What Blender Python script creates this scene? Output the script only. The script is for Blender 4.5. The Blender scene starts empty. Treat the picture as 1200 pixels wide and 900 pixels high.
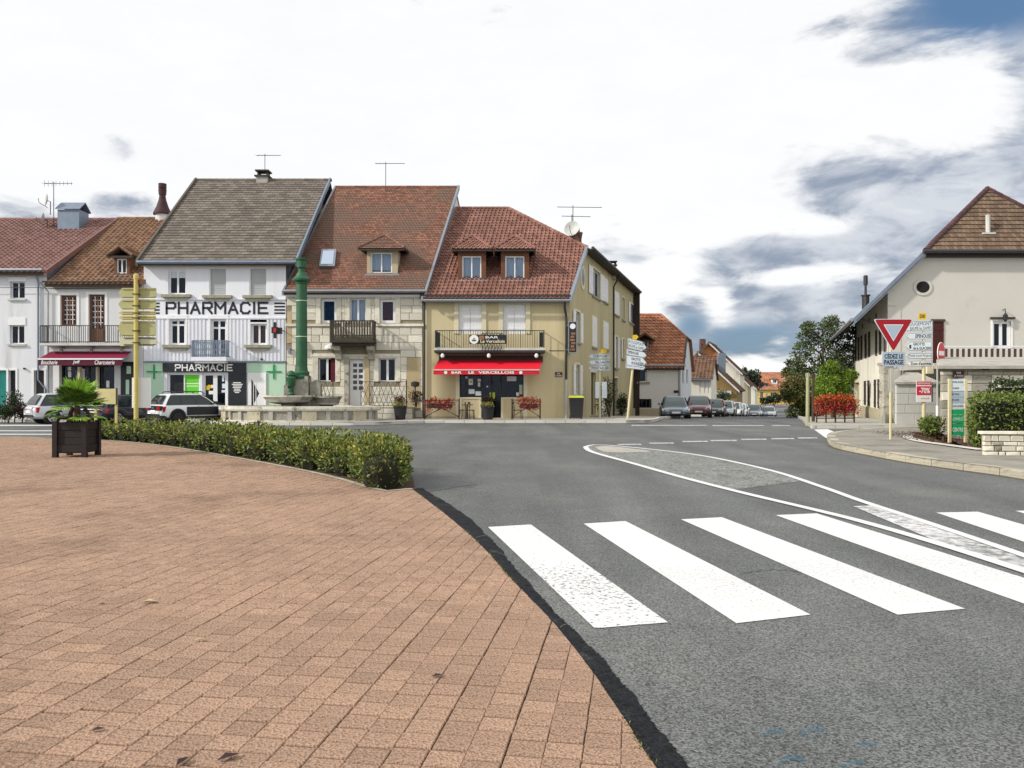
import bpy, math, random
from mathutils import Vector, Matrix
R = math.radians
rnd = random.Random(11)
SC = bpy.context.scene
COL = SC.collection
# ------------------------------------------------------------------ camera, sky, sun, exposure
FPX, EYE, HOR = 933.333, 1.65, 457.0        # focal length in photo pixels, eye height, horizon row
cam = bpy.data.objects.new('camera', bpy.data.cameras.new('camera'))
COL.objects.link(cam)
cam.location = (0, 0, EYE)
cam.rotation_euler = (R(90), 0, 0)
cam.data.sensor_width = 36; cam.data.lens = 28.0
cam.data.shift_y = 7.0/1200
cam.data.clip_end = 6000; cam.data.clip_start = 0.05
SC.camera = cam
SC.view_settings.view_transform = 'Standard'
SC.view_settings.look = 'None'
SC.view_settings.gamma = 1.0
SC.view_settings.use_curve_mapping = False
SC.view_settings.exposure = 0.32
SUN_EL, SUN_AZ = R(31), R(248)              # azimuth clockwise from +y: behind the camera and to the left
sd = bpy.data.lights.new('sun', 'SUN'); sd.energy = 3.0; sd.angle = R(2.5); sd.color = (1, .95, .87)
sun = bpy.data.objects.new('sun', sd); COL.objects.link(sun)
sv = Vector((math.sin(SUN_AZ)*math.cos(SUN_EL), math.cos(SUN_AZ)*math.cos(SUN_EL), math.sin(SUN_EL)))
sun.rotation_euler = sv.to_track_quat('Z', 'Y').to_euler()
sun.location = (-30, -30, 40)

def pxdir(px, py):
    return Vector(((px-600)/FPX, 1, (HOR-py)/FPX)).normalized()

def make_world():
    w = bpy.data.worlds.new('World'); SC.world = w; w.use_nodes = True
    nt = w.node_tree; N = nt.nodes; L = nt.links
    N.clear()
    out = N.new('ShaderNodeOutputWorld'); bg = N.new('ShaderNodeBackground')
    L.new(bg.outputs[0], out.inputs[0]); bg.inputs['Strength'].default_value = 0.1
    sky = N.new('ShaderNodeTexSky'); sky.sky_type = 'NISHITA'; sky.sun_disc = False
    sky.sun_elevation = SUN_EL; sky.sun_rotation = SUN_AZ
    tc = N.new('ShaderNodeTexCoord')
    def math_(op, a, b=None, c=None, clamp=False):
        n = N.new('ShaderNodeMath'); n.operation = op; n.use_clamp = clamp
        for i, x in enumerate((a, b, c)):
            if x is None: continue
            if isinstance(x, (int, float)): n.inputs[i].default_value = x
            else: L.new(x, n.inputs[i])
        return n.outputs[0]
    def lobe(px, py, rad_deg, sx=1.0):
        d = pxdir(px, py)
        n = N.new('ShaderNodeVectorMath'); n.operation = 'SUBTRACT'
        L.new(tc.outputs['Generated'], n.inputs[0]); n.inputs[1].default_value = d
        m = N.new('ShaderNodeVectorMath'); m.operation = 'MULTIPLY'
        L.new(n.outputs[0], m.inputs[0]); m.inputs[1].default_value = (1/sx, 1/sx, 1)
        ln = N.new('ShaderNodeVectorMath'); ln.operation = 'LENGTH'; L.new(m.outputs[0], ln.inputs[0])
        r = N.new('ShaderNodeMapRange'); r.interpolation_type = 'SMOOTHSTEP'
        L.new(ln.outputs['Value'], r.inputs[0])
        r.inputs[1].default_value = math.sin(R(rad_deg)); r.inputs[2].default_value = 0
        r.inputs[3].default_value = 0; r.inputs[4].default_value = 1
        return r.outputs[0]
    def noise(scale, zs, detail, dist, off):
        mp = N.new('ShaderNodeMapping'); L.new(tc.outputs['Generated'], mp.inputs[0])
        mp.inputs['Scale'].default_value = (scale, scale, scale*zs); mp.inputs['Location'].default_value = off
        n = N.new('ShaderNodeTexNoise'); L.new(mp.outputs[0], n.inputs['Vector'])
        n.inputs['Scale'].default_value = 1; n.inputs['Detail'].default_value = detail
        n.inputs['Roughness'].default_value = .58; n.inputs['Distortion'].default_value = dist
        return n.outputs['Fac']
    def smooth(x, a, b):
        r = N.new('ShaderNodeMapRange'); r.interpolation_type = 'SMOOTHSTEP'
        L.new(x, r.inputs[0]); r.inputs[1].default_value = a; r.inputs[2].default_value = b
        return r.outputs[0]
    def mix(f, a, b):
        n = N.new('ShaderNodeMix'); n.data_type = 'RGBA'
        L.new(f, n.inputs['Factor'])
        for k, x in ((6, a), (7, b)):
            if isinstance(x, tuple): n.inputs[k].default_value = (*x, 1)
            else: L.new(x, n.inputs[k])
        return n.outputs[2]
    n1 = noise(4.2, 3.4, 12, .55, (3.1, 1.7, .4))
    n2 = noise(11.0, 2.6, 10, .4, (7.3, 2.2, 5.1))
    n3 = noise(2.1, 2.2, 6, .3, (1.3, 5.2, 2.1))
    # thick grey cloud gathers to the right; small scraps to the left
    def total(items):
        bias = None
        for px, py, rad, sx, wgt in items:
            v = math_('MULTIPLY', lobe(px, py, rad, sx), wgt)
            bias = v if bias is None else math_('ADD', bias, v)
        return bias
    bias = total(((1230, 240, 14, 1.4, .60), (900, 385, 7.0, 1.5, .80), (985, 372, 5, 1.4, .36), (1040, 228, 5.0, 2.6, .50), (960, 290, 3, 3.4, .50), (1150, 0, 7.0, 2.2, .62),
                  (1240, 110, 6, .8, .40), (880, 296, 2.0, 3.0, .42), (812, 385, 2.4, 1.3, .46), (735, 297, 1.7, 3.0, .46),
                  (143, 175, 2.2, 1.4, .60), (150, 246, 1.8, 2.6, .50), (30, 255, 1.8, 2.6, .22), (95, 40, 2.0, 2.4, .26), (230, 85, 8, 1.5, -.3), (400, 160, 10, 1.5, -.3), (930, 190, 3, 2.6, .30), (1010, 70, 1.6, 3.0, .30),
                  (912, 398, 1.2, 1.9, -.50), (890, 430, 1.8, 3.6, -.62), (842, 362, 2.4, .8, -.40), (955, 322, 1.5, 4.0, -.62), (960, 263, 1.3, 4.0, -.55), (1060, 110, 6.5, 1.2, -.45), (1120, 218, 1.3, 2.6, -.30), (1130, 165, 2.0, 2.2, -.20)))
    raw = math_('ADD', bias, math_('MULTIPLY', math_('SUBTRACT', n1, .5), 1.5))
    raw = math_('ADD', raw, math_('MULTIPLY', math_('SUBTRACT', n2, .5), .9))
    dark = smooth(raw, .19, .60)
    deep = math_('MAXIMUM', lobe(1170, -8, 4.8, 2.0), math_('MULTIPLY', lobe(880, 404, 3.0, 2.4), 1.0))
    deep = math_('MAXIMUM', deep, math_('MULTIPLY', lobe(812, 382, 2.0, 1.3), .8))
    deep = math_('MULTIPLY', smooth(deep, .12, .85), smooth(raw, .15, .55))
    K = 10.0
    wn = math_('ADD', math_('MULTIPLY', n2, .5), math_('MULTIPLY', n3, .5))
    white = mix(smooth(wn, .38, .60), (.80*K, .805*K, .81*K), (.83*K, .83*K, .83*K))
    grey = mix(smooth(math_('ADD', math_('MULTIPLY', n2, .6), math_('MULTIPLY', n1, .4)), .40, .60), (.56*K, .585*K, .63*K), (.235*K, .28*K, .36*K))
    blue = mix(N_fac(N, .25), (.075*K, .165*K, .315*K), sky.outputs[0])
    c = mix(dark, white, grey)
    c = mix(deep, c, blue)
    c = mix(N_fac(N, .05), c, sky.outputs[0])
    L.new(c, bg.inputs['Color'])
def N_fac(N, v):
    n = N.new('ShaderNodeValue'); n.outputs[0].default_value = v
    return n.outputs[0]
make_world()
SC.cycles.max_bounces = 6
SC.cycles.transparent_max_bounces = 12
SC.cycles.use_denoising = True

# ------------------------------------------------------------------ materials
def mat(name, base, var=.12, scale=3.0, rough=.8, bump=0.0, bscale=60.0, metal=0.0, spec=.3, dirt=None, dscale=.6, dlo=.52, dhi=.7,
        tint=0.0, orand=0.0, streak=False, coat=0.0):
    m = bpy.data.materials.new(name); m.use_nodes = True
    nt = m.node_tree; N = nt.nodes; L = nt.links
    b = N['Principled BSDF']
    b.inputs['Roughness'].default_value = rough; b.inputs['Metallic'].default_value = metal
    b.inputs['Specular IOR Level'].default_value = spec
    if coat: b.inputs['Coat Weight'].default_value = coat; b.inputs['Coat Roughness'].default_value = .06
    tc = N.new('ShaderNodeTexCoord')
    n = N.new('ShaderNodeTexNoise'); n.inputs['Scale'].default_value = scale; n.inputs['Detail'].default_value = 6
    n.inputs['Roughness'].default_value = .65
    if streak:
        mp = N.new('ShaderNodeMapping'); mp.inputs['Scale'].default_value = (1, 1, .12)
        L.new(tc.outputs['Object'], mp.inputs[0]); L.new(mp.outputs[0], n.inputs['Vector'])
    else: L.new(tc.outputs['Object'], n.inputs['Vector'])
    r = N.new('ShaderNodeMapRange'); L.new(n.outputs['Fac'], r.inputs[0])
    r.inputs[1].default_value = .28; r.inputs[2].default_value = .72
    r.inputs[3].default_value = 1-var; r.inputs[4].default_value = 1+var
    val = r.outputs[0]
    def mul(a, x):
        q = N.new('ShaderNodeMath'); q.operation = 'MULTIPLY'; L.new(a, q.inputs[0]); L.new(x, q.inputs[1]); return q.outputs[0]
    def rng(src, amt):
        q = N.new('ShaderNodeMapRange'); L.new(src, q.inputs[0]); q.inputs[3].default_value = 1-amt; q.inputs[4].default_value = 1+amt
        return q.outputs[0]
    if tint:
        a = N.new('ShaderNodeAttribute'); a.attribute_name = 'tint'; val = mul(val, rng(a.outputs['Fac'], tint))
    if orand:
        a = N.new('ShaderNodeObjectInfo'); val = mul(val, rng(a.outputs['Random'], orand))
    vm = N.new('ShaderNodeVectorMath'); vm.operation = 'SCALE'; vm.inputs[0].default_value = base[:3]; L.new(val, vm.inputs['Scale'])
    col = vm.outputs[0]
    if dirt:
        n2 = N.new('ShaderNodeTexNoise'); n2.inputs['Scale'].default_value = dscale; n2.inputs['Detail'].default_value = 9
        n2.inputs['Roughness'].default_value = .7
        if streak: L.new(mp.outputs[0], n2.inputs['Vector'])
        else: L.new(tc.outputs['Object'], n2.inputs['Vector'])
        q = N.new('ShaderNodeMapRange'); q.interpolation_type = 'SMOOTHSTEP'; L.new(n2.outputs['Fac'], q.inputs[0])
        q.inputs[1].default_value = dlo; q.inputs[2].default_value = dhi
        x = N.new('ShaderNodeMix'); x.data_type = 'RGBA'; L.new(q.outputs[0], x.inputs['Factor']); L.new(col, x.inputs[6])
        x.inputs[7].default_value = (*dirt, 1); col = x.outputs[2]
    L.new(col, b.inputs['Base Color'])
    if bump:
        n3 = N.new('ShaderNodeTexNoise'); n3.inputs['Scale'].default_value = bscale; n3.inputs['Detail'].default_value = 4
        L.new(tc.outputs['Object'], n3.inputs['Vector'])
        bp = N.new('ShaderNodeBump'); bp.inputs['Strength'].default_value = bump; bp.inputs['Distance'].default_value = .02
        L.new(n3.outputs['Fac'], bp.inputs['Height']); L.new(bp.outputs[0], b.inputs['Normal'])
    return m

def speckle(m, scale, lo, hi, amt_dark, amt_light):
    """adds aggregate grain: the base colour is multiplied by a fine two-octave noise"""
    nt = m.node_tree; N = nt.nodes; L = nt.links; b = N['Principled BSDF']
    src = b.inputs['Base Color'].links[0].from_socket
    tc = N.new('ShaderNodeTexCoord'); n = N.new('ShaderNodeTexNoise'); n.inputs['Scale'].default_value = scale
    n.inputs['Detail'].default_value = 3; n.inputs['Roughness'].default_value = .8
    L.new(tc.outputs['Object'], n.inputs['Vector'])
    vo = N.new('ShaderNodeTexVoronoi'); vo.inputs['Scale'].default_value = scale*1.25; L.new(tc.outputs['Object'], vo.inputs['Vector'])
    sp = N.new('ShaderNodeSeparateColor'); L.new(vo.outputs['Color'], sp.inputs[0])
    am = N.new('ShaderNodeMath'); am.operation = 'MULTIPLY_ADD'; L.new(sp.outputs[0], am.inputs[0]); am.inputs[1].default_value = .34; L.new(n.outputs['Fac'], am.inputs[2])
    r = N.new('ShaderNodeMapRange'); L.new(am.outputs[0], r.inputs[0]); r.inputs[1].default_value = lo+.10; r.inputs[2].default_value = hi+.24
    r.inputs[3].default_value = amt_dark; r.inputs[4].default_value = amt_light
    v = N.new('ShaderNodeVectorMath'); v.operation = 'SCALE'; L.new(src, v.inputs[0]); L.new(r.outputs[0], v.inputs['Scale'])
    L.new(v.outputs[0], b.inputs['Base Color'])
    bp = N.new('ShaderNodeBump'); bp.inputs['Strength'].default_value = .25; bp.inputs['Distance'].default_value = .008
    L.new(n.outputs['Fac'], bp.inputs['Height']); L.new(bp.outputs[0], b.inputs['Normal'])
    return m

def glass_mat(name, tintc=(.85, .9, .95), clear=1.0, gloss=(.6, .68, .8)):
    m = bpy.data.materials.new(name); m.use_nodes = True
    nt = m.node_tree; N = nt.nodes; L = nt.links; N.clear()
    o = N.new('ShaderNodeOutputMaterial'); t = N.new('ShaderNodeBsdfTransparent'); g = N.new('ShaderNodeBsdfGlossy')
    t.inputs[0].default_value = (*[c*clear for c in tintc], 1); g.inputs['Color'].default_value = (*gloss, 1); g.inputs['Roughness'].default_value = .03
    f = N.new('ShaderNodeFresnel'); f.inputs[0].default_value = 1.32
    tc = N.new('ShaderNodeTexCoord'); n = N.new('ShaderNodeTexNoise'); n.inputs['Scale'].default_value = 1.3
    bp = N.new('ShaderNodeBump'); bp.inputs['Strength'].default_value = .06; bp.inputs['Distance'].default_value = .05
    L.new(tc.outputs['Object'], n.inputs['Vector']); L.new(n.outputs['Fac'], bp.inputs['Height']); L.new(bp.outputs[0], g.inputs['Normal'])
    x = N.new('ShaderNodeMixShader'); L.new(f.outputs[0], x.inputs[0]); L.new(t.outputs[0], x.inputs[1]); L.new(g.outputs[0], x.inputs[2])
    L.new(x.outputs[0], o.inputs[0])
    return m

class M: pass
M.white_wall = mat('white_render', (.72, .73, .76), .05, 1.5, .9, .15, 40, dirt=(.5, .5, .5), dscale=.8, dlo=.5, dhi=.78, streak=True)
M.white_wall2 = mat('pharmacy_render', (.78, .79, .84), .04, 1.2, .9, .1, 40, dirt=(.55, .55, .56), dscale=.7, dlo=.52, dhi=.85, streak=True)
M.cream_wall = mat('butcher_render', (.66, .66, .66), .06, 1.2, .9, .15, 40, dirt=(.42, .4, .37), dscale=.7, dlo=.55, dhi=.8, streak=True)
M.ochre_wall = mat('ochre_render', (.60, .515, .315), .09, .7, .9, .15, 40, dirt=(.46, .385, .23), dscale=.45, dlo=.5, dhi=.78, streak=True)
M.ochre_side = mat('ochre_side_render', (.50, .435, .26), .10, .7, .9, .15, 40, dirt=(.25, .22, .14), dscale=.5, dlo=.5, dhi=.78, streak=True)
M.beige_wall = mat('beige_render', (.58, .56, .51), .04, .5, .92, .12, 40, dirt=(.42, .4, .36), dscale=.35, dlo=.55, dhi=.8)
M.ivory_wall = mat('ivory_render', (.80, .765, .665), .06, 1, .9, .15, 40, dirt=(.42, .38, .29), dscale=.7, dlo=.52, dhi=.75, streak=True)
M.grey_wall = mat('grey_render', (.72, .71, .66), .05, 1, .9, .1, 40, dirt=(.4, .39, .36), dscale=.5, dlo=.55, dhi=.8)
M.tan_wall = mat('tan_render', (.45, .39, .27), .08, 1, .9, .1, 40)
M.brown_wall = mat('brown_render', (.28, .19, .08), .12, 1, .9, .1, 40)
M.orange_wall = mat('orange_render', (.52, .20, .08), .15, 3, .9, .1, 40)
M.yellow_wall = mat('yellow_render', (.70, .48, .14), .08, 1, .9, .1, 40)
M.slate = mat('slate_cladding', (.07, .075, .09), .35, 5, .7, .2, 20, dirt=(.22, .22, .22), dscale=2, dlo=.5, dhi=.65)
M.mortar = mat('mortar', (.27, .235, .165), .14, 3, .95, .3, 30)
M.stone = mat('limestone', (.70, .665, .56), .14, 4, .9, .3, 25, orand=.13, dirt=(.42, .33, .19), dscale=1.6, dlo=.5, dhi=.72)
M.stone_ochre = mat('ochre_limestone', (.50, .40, .235), .15, 3, .9, .25, 25, orand=.2, dirt=(.3, .22, .12), dscale=3, dlo=.52, dhi=.7)
M.stone_grey = mat('grey_limestone', (.36, .34, .28), .22, 4, .92, .35, 20, orand=.25, dirt=(.13, .13, .11), dscale=3, dlo=.5, dhi=.68)
M.fount = mat('fountain_stone', (.46, .41, .30), .16, 3, .9, .25, 20, dirt=(.13, .11, .08), dscale=2.2, dlo=.5, dhi=.7)
M.fount_pale = mat('fountain_rim_stone', (.6, .57, .48), .12, 3, .9, .2, 20, dirt=(.16, .14, .10), dscale=1.8, dlo=.48, dhi=.7)
M.sill = mat('sill_stone', (.33, .31, .24), .25, 8, .9, .3, 20)
M.cream_trim = mat('cream_trim', (.70, .64, .45), .06, 3, .8)
M.concrete = mat('concrete', (.40, .385, .34), .15, 2, .92, .25, 30, dirt=(.2, .19, .16), dscale=1.2, dlo=.5, dhi=.75)
M.concrete_w = mat('pale_concrete', (.56, .56, .53), .12, 2, .92, .25, 30, dirt=(.25, .25, .22), dscale=1.5, dlo=.52, dhi=.75, streak=True)
M.kerb = mat('kerb_stone', (.43, .395, .31), .2, 4, .9, .4, 30, orand=.14, dirt=(.17, .145, .10), dscale=2.5, dlo=.5, dhi=.7)
M.kerb_w = mat('pale_kerb', (.62, .6, .54), .1, 4, .9, .2, 30, orand=.06, dirt=(.35, .33, .28), dscale=2, dlo=.55, dhi=.75)
M.pave = mat('pavement_tarmac', (.275, .255, .22), .16, 1.5, .95, .3, 60, dirt=(.16, .15, .125), dscale=1.0, dlo=.46, dhi=.7)
M.pave_w = mat('pavement_concrete', (.42, .40, .35), .14, 1.5, .95, .2, 60, dirt=(.27, .25, .21), dscale=.8, dlo=.48, dhi=.72)
M.asphalt = speckle(mat('asphalt', (.098, .103, .101), .12, .55, .78, 0, spec=.35, dirt=(.132, .132, .122), dscale=.28, dlo=.45, dhi=.75), 72, .36, .64, .28, 2.0)
def lanes(m, rot, amt):
    nt = m.node_tree; N = nt.nodes; L = nt.links; b = N['Principled BSDF']; src = b.inputs['Base Color'].links[0].from_socket
    tc = N.new('ShaderNodeTexCoord'); mp = N.new('ShaderNodeMapping'); mp.inputs['Rotation'].default_value = (0, 0, rot); mp.inputs['Scale'].default_value = (.9, .09, 1)
    n = N.new('ShaderNodeTexNoise'); n.inputs['Scale'].default_value = 1; n.inputs['Detail'].default_value = 5; L.new(tc.outputs['Object'], mp.inputs[0]); L.new(mp.outputs[0], n.inputs['Vector'])
    r = N.new('ShaderNodeMapRange'); L.new(n.outputs['Fac'], r.inputs[0]); r.inputs[1].default_value = .3; r.inputs[2].default_value = .7; r.inputs[3].default_value = 1-amt; r.inputs[4].default_value = 1+amt
    v = N.new('ShaderNodeVectorMath'); v.operation = 'SCALE'; L.new(src, v.inputs[0]); L.new(r.outputs[0], v.inputs['Scale']); L.new(v.outputs[0], b.inputs['Base Color'])
lanes(M.asphalt, R(-25), .22)
M.asphalt_far = mat('street_asphalt', (.13, .133, .14), .12, .4, .9, .2, 50, spec=.25, dirt=(.23, .225, .21), dscale=.25, dlo=.45, dhi=.7)
M.bitumen = speckle(mat('dark_bitumen', (.010, .011, .013), .4, 6, .8, 0, spec=.15, dirt=(.05, .052, .045), dscale=3, dlo=.55, dhi=.72), 70, .38, .62, .2, 2.6)
M.chips = speckle(mat('island_chippings', (.20, .205, .195), .15, 1.4, .95, 0, dirt=(.12, .12, .10), dscale=1.2, dlo=.5, dhi=.7), 20, .36, .64, .45, 1.6)
M.paver = speckle(mat('clay_paver', (.318, .208, .146), .10, .9, .95, 0, spec=.2, orand=.07, tint=.09, dirt=(.17, .108, .075), dscale=.38, dlo=.47, dhi=.78), 110, .36, .64, .5, 1.55)
M.joint = mat('joint_sand', (.07, .05, .035), .3, 8, .95)
M.soil = mat('soil', (.085, .05, .032), .4, 8, .95, .8, 20)
M.earth = mat('earth', (.10, .11, .05), .3, .5, .95, .3, 5)
M.grassy = mat('meadow', (.07, .10, .03), .3, .2, .95)
def worn_paint(name, wear_lo, wear_hi, scale, under=(.10, .104, .10), amt=1.0):
    m = mat(name, (.68, .68, .675), .08, 1.8, .85, .2, 50, spec=.2)
    nt = m.node_tree; N = nt.nodes; L = nt.links; b = N['Principled BSDF']
    src = b.inputs['Base Color'].links[0].from_socket
    tc = N.new('ShaderNodeTexCoord')
    n = N.new('ShaderNodeTexNoise'); n.inputs['Scale'].default_value = scale; n.inputs['Detail'].default_value = 6; n.inputs['Roughness'].default_value = .72
    L.new(tc.outputs['Object'], n.inputs['Vector'])
    p = N.new('ShaderNodeTexNoise'); p.inputs['Scale'].default_value = .45; p.inputs['Detail'].default_value = 3
    L.new(tc.outputs['Object'], p.inputs['Vector'])
    a = N.new('ShaderNodeMath'); a.operation = 'MULTIPLY_ADD'; L.new(p.outputs['Fac'], a.inputs[0]); a.inputs[1].default_value = .35; L.new(n.outputs['Fac'], a.inputs[2])
    r = N.new('ShaderNodeMapRange'); L.new(a.outputs[0], r.inputs[0]); r.inputs[1].default_value = wear_lo; r.inputs[2].default_value = wear_hi
    r.inputs[4].default_value = amt
    x = N.new('ShaderNodeMix'); x.data_type = 'RGBA'; L.new(r.outputs[0], x.inputs['Factor']); L.new(src, x.inputs[6]); x.inputs[7].default_value = (*under, 1)
    L.new(x.outputs[2], b.inputs['Base Color'])
    return m
M.paint = worn_paint('road_paint', .76, .92, 32)
M.paint_worn = worn_paint('cracked_road_paint', .75, .82, 22)
M.paint_scuffed = worn_paint('scuffed_road_paint', .58, .80, 7, amt=.85)
M.paint_line = worn_paint('line_paint', .90, 1.0, 12)
M.tile_edge = mat('painted_shadow_tile_edge', (.05, .036, .03), .3, 4, .95)  # near-black tile fronts: the shadow line between courses, painted as colour
M.tile_edge_grey = mat('painted_shadow_grey_tile_edge', (.045, .04, .036), .3, 4, .95)  # same painted shadow line, for the grey roof
M.tile_grey = mat('grey_brown_tiles', (.165, .14, .118), .12, 2, .9, .1, 30, tint=.28, dirt=(.12, .11, .09), dscale=.8, dlo=.5, dhi=.75)
M.tile_red = mat('red_brown_tiles', (.22, .105, .072), .14, 1.2, .9, .1, 30, tint=.32, dirt=(.165, .105, .078), dscale=.35, dlo=.42, dhi=.62)
M.tile_terra = mat('terracotta_tiles', (.255, .124, .095), .14, 1.2, .85, .1, 30, tint=.28, dirt=(.185, .09, .068), dscale=.5, dlo=.46, dhi=.7)
M.tile_pink = mat('pinkish_tiles', (.25, .135, .118), .12, 1.2, .9, .1, 30, tint=.22, dirt=(.22, .12, .1), dscale=.5, dlo=.48, dhi=.7)
M.tile_brown = mat('brown_tiles', (.24, .135, .082), .14, 1.2, .9, .1, 30, tint=.3, dirt=(.2, .12, .07), dscale=.5, dlo=.48, dhi=.7)
M.tile_orange = mat('orange_tiles', (.40, .175, .10), .14, 1.2, .9, .1, 30, tint=.25, dirt=(.32, .14, .07), dscale=.4, dlo=.48, dhi=.7)
M.tile_dark = mat('dark_brown_tiles', (.15, .085, .055), .14, 1.2, .9, .1, 30, tint=.3)
M.tile_beige = mat('beige_brown_tiles', (.175, .118, .080), .10, 1.2, .9, .1, 30, tint=.28)
M.roof_under = mat('roof_boarding', (.10, .07, .05), .2, 3, .9)
M.zinc = mat('zinc', (.30, .33, .37), .12, 3, .45, 0, metal=.6, dirt=(.2, .2, .2), dscale=2, dlo=.55, dhi=.75)
M.zinc_blue = mat('blue_grey_metal', (.20, .25, .32), .12, 3, .5, 0, metal=.3)
M.dark_metal = mat('dark_metal', (.03, .03, .035), .2, 5, .5, 0, spec=.5)
M.iron = mat('wrought_iron', (.018, .02, .022), .2, 6, .5, spec=.5)
M.rust_iron = mat('brown_painted_iron', (.07, .035, .03), .2, 6, .6, spec=.4)
M.white = mat('white_paint', (.80, .80, .80), .03, 3, .45, spec=.4)
M.pvc = mat('white_window_frame', (.78, .79, .80), .03, 3, .4, spec=.4)
M.shutter_grey = mat('grey_roller_shutter', (.43, .45, .46), .04, 3, .6)
M.wood = mat('brown_wood', (.15, .062, .03), .25, 8, .6)
M.wood_dark = mat('dark_weathered_wood', (.055, .045, .036), .3, 8, .75)
M.wood_black = mat('dark_planter_wood', (.017, .011, .011), .25, 6, .6, spec=.35)
M.glass = glass_mat('window_glass')
M.glass_sky = glass_mat('sky_reflecting_glass', (.5, .55, .6), .6)
M.curtain = mat('white_curtain', (.62, .65, .70), .12, 9, .9, streak=True)
M.curtain_red = mat('burgundy_curtain', (.10, .016, .03), .3, 6, .9)
M.curtain_blue = mat('blue_curtain', (.025, .06, .12), .6, 4, .8)
M.curtain_brown = mat('brown_curtain', (.2, .075, .055), .2, 6, .9)
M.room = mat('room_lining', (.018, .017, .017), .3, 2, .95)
M.letter_dark = mat('dark_lettering', (.02, .024, .04), .1, 3, .5)
M.letter_white = mat('white_lettering', (.82, .82, .80), .03, 3, .5)
M.letter_cream = mat('cream_lettering', (.72, .64, .42), .05, 3, .5)
M.letter_brown = mat('rust_ornament', (.30, .14, .07), .2, 6, .6)
M.black = mat('black_panel', (.014, .017, .024), .15, 3, .4, spec=.4)
M.black_plastic = mat('black_plastic', (.02, .02, .022), .15, 5, .5, spec=.4)
M.rubber = mat('tyre_rubber', (.014, .014, .014), .2, 6, .85)
M.green_pale = mat('pale_green_panel', (.47, .66, .50), .04, 2, .55)
M.green_cross = mat('green_cross', (.02, .30, .09), .1, 3, .4)
M.green_lime = mat('lime_poster', (.14, .62, .03), .06, 2, .5)
M.green_iron = mat('green_cast_iron', (.022, .105, .045), .25, 3, .5, .1, 12, spec=.45, dirt=(.03, .085, .05), dscale=2.5, dlo=.5, dhi=.7)
M.green_sign = mat('green_sign', (.02, .38, .14), .06, 3, .45)
M.red_awning = mat('red_awning', (.66, .010, .028), .07, 2, .8, streak=True)
M.burgundy = mat('burgundy_awning', (.20, .012, .045), .08, 2, .8)
M.burgundy_dark = mat('burgundy_valance', (.10, .010, .03), .1, 2, .8)
M.shutter_red = mat('oxblood_shutter', (.06, .013, .012), .25, 5, .7)
M.teal = mat('teal_door', (.04, .34, .30), .1, 3, .5)
M.sign_yellow = mat('faded_yellow_metal', (.54, .47, .19), .10, 3, .55, spec=.4, dirt=(.38, .33, .13), dscale=3, dlo=.5, dhi=.75)
M.post_yellow = mat('faded_yellow_post', (.58, .48, .15), .1, 4, .55)
M.sign_olive = mat('olive_sign_back', (.42, .40, .19), .1, 3, .6)
M.cartouche = mat('yellow_cartouche', (.72, .47, .02), .05, 3, .5)
M.sign_white = mat('sign_white', (.66, .72, .76), .04, 3, .45)
M.sign_red = mat('sign_red', (.34, .008, .018), .05, 3, .4)
M.sign_red2 = mat('bright_sign_red', (.62, .015, .03), .05, 3, .4)
M.sign_grey = mat('sign_grey_blue', (.38, .47, .56), .04, 3, .4)
M.post_grey = mat('galvanised_post', (.48, .49, .48), .1, 4, .5, metal=.3)
M.post_cream = mat('cream_post', (.62, .55, .33), .1, 4, .6)
M.plate_brown = mat('brown_plaque', (.06, .02, .02), .1, 3, .4)
M.pink_red = mat('sale_red', (.60, .03, .09), .05, 3, .5)
M.brick = mat('chimney_brick', (.16, .085, .07), .3, 6, .9, .3, 20, dirt=(.04, .035, .035), dscale=4, dlo=.48, dhi=.62)
M.pot_purple = mat('dark_clay_pot', (.06, .025, .03), .25, 6, .7)
M.dish = mat('dish_grey', (.5, .5, .48), .1, 3, .5)
M.hedge = mat('hedge_leaves', (.125, .17, .032), .22, 1.2, .6, spec=.35, tint=.62)
M.hedge_yellow = mat('hedge_young_leaves', (.30, .285, .05), .2, 1.2, .6, spec=.3, tint=.45)
M.hedge_dark = mat('dark_hedge_leaves', (.035, .055, .018), .2, 1.2, .6, spec=.3, tint=.6)
M.leaf_tree = mat('tree_leaves', (.10, .135, .06), .2, 1, .65, spec=.3, tint=.65)
M.leaf_lime = mat('bright_leaves', (.155, .245, .025), .15, 1, .6, spec=.3, tint=.5)
M.leaf_olive = mat('olive_leaves', (.09, .10, .022), .2, 1, .65, spec=.3, tint=.6)
M.leaf_far = mat('far_leaves', (.035, .055, .035), .25, .3, .8, tint=.5)
M.flower_red = mat('red_flowers', (.40, .045, .035), .2, 6, .8, tint=.6)
M.flower_orange = mat('orange_red_flowers', (.58, .10, .03), .2, 6, .8, tint=.6)
M.plant_dark = mat('dark_plant_leaves', (.045, .03, .02), .3, 6, .8, tint=.6)
M.frond = mat('palm_frond', (.085, .165, .025), .2, 5, .55, spec=.35, tint=.5)
M.frond_lime = mat('young_palm_frond', (.24, .42, .04), .15, 5, .5, spec=.35, tint=.4)
M.bark = mat('bark', (.075, .05, .033), .3, 8, .95, .5, 15)
M.water = mat('water', (.03, .04, .04), .1, 2, .08, .2, 6, spec=.5)
M.rim = mat('alloy_rim', (.5, .5, .5), .05, 3, .35, metal=.7)
M.car_glass = mat('car_glass', (.02, .03, .032), .1, 2, .05, spec=.6)
M.car_glass_lt = mat('car_glass_green', (.10, .14, .14), .1, 2, .05, spec=.6)
M.tail = mat('tail_lamp', (.42, .008, .01), .05, 2, .15, spec=.6)
M.lamp = mat('head_lamp', (.7, .72, .74), .05, 2, .1, spec=.6)
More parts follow.
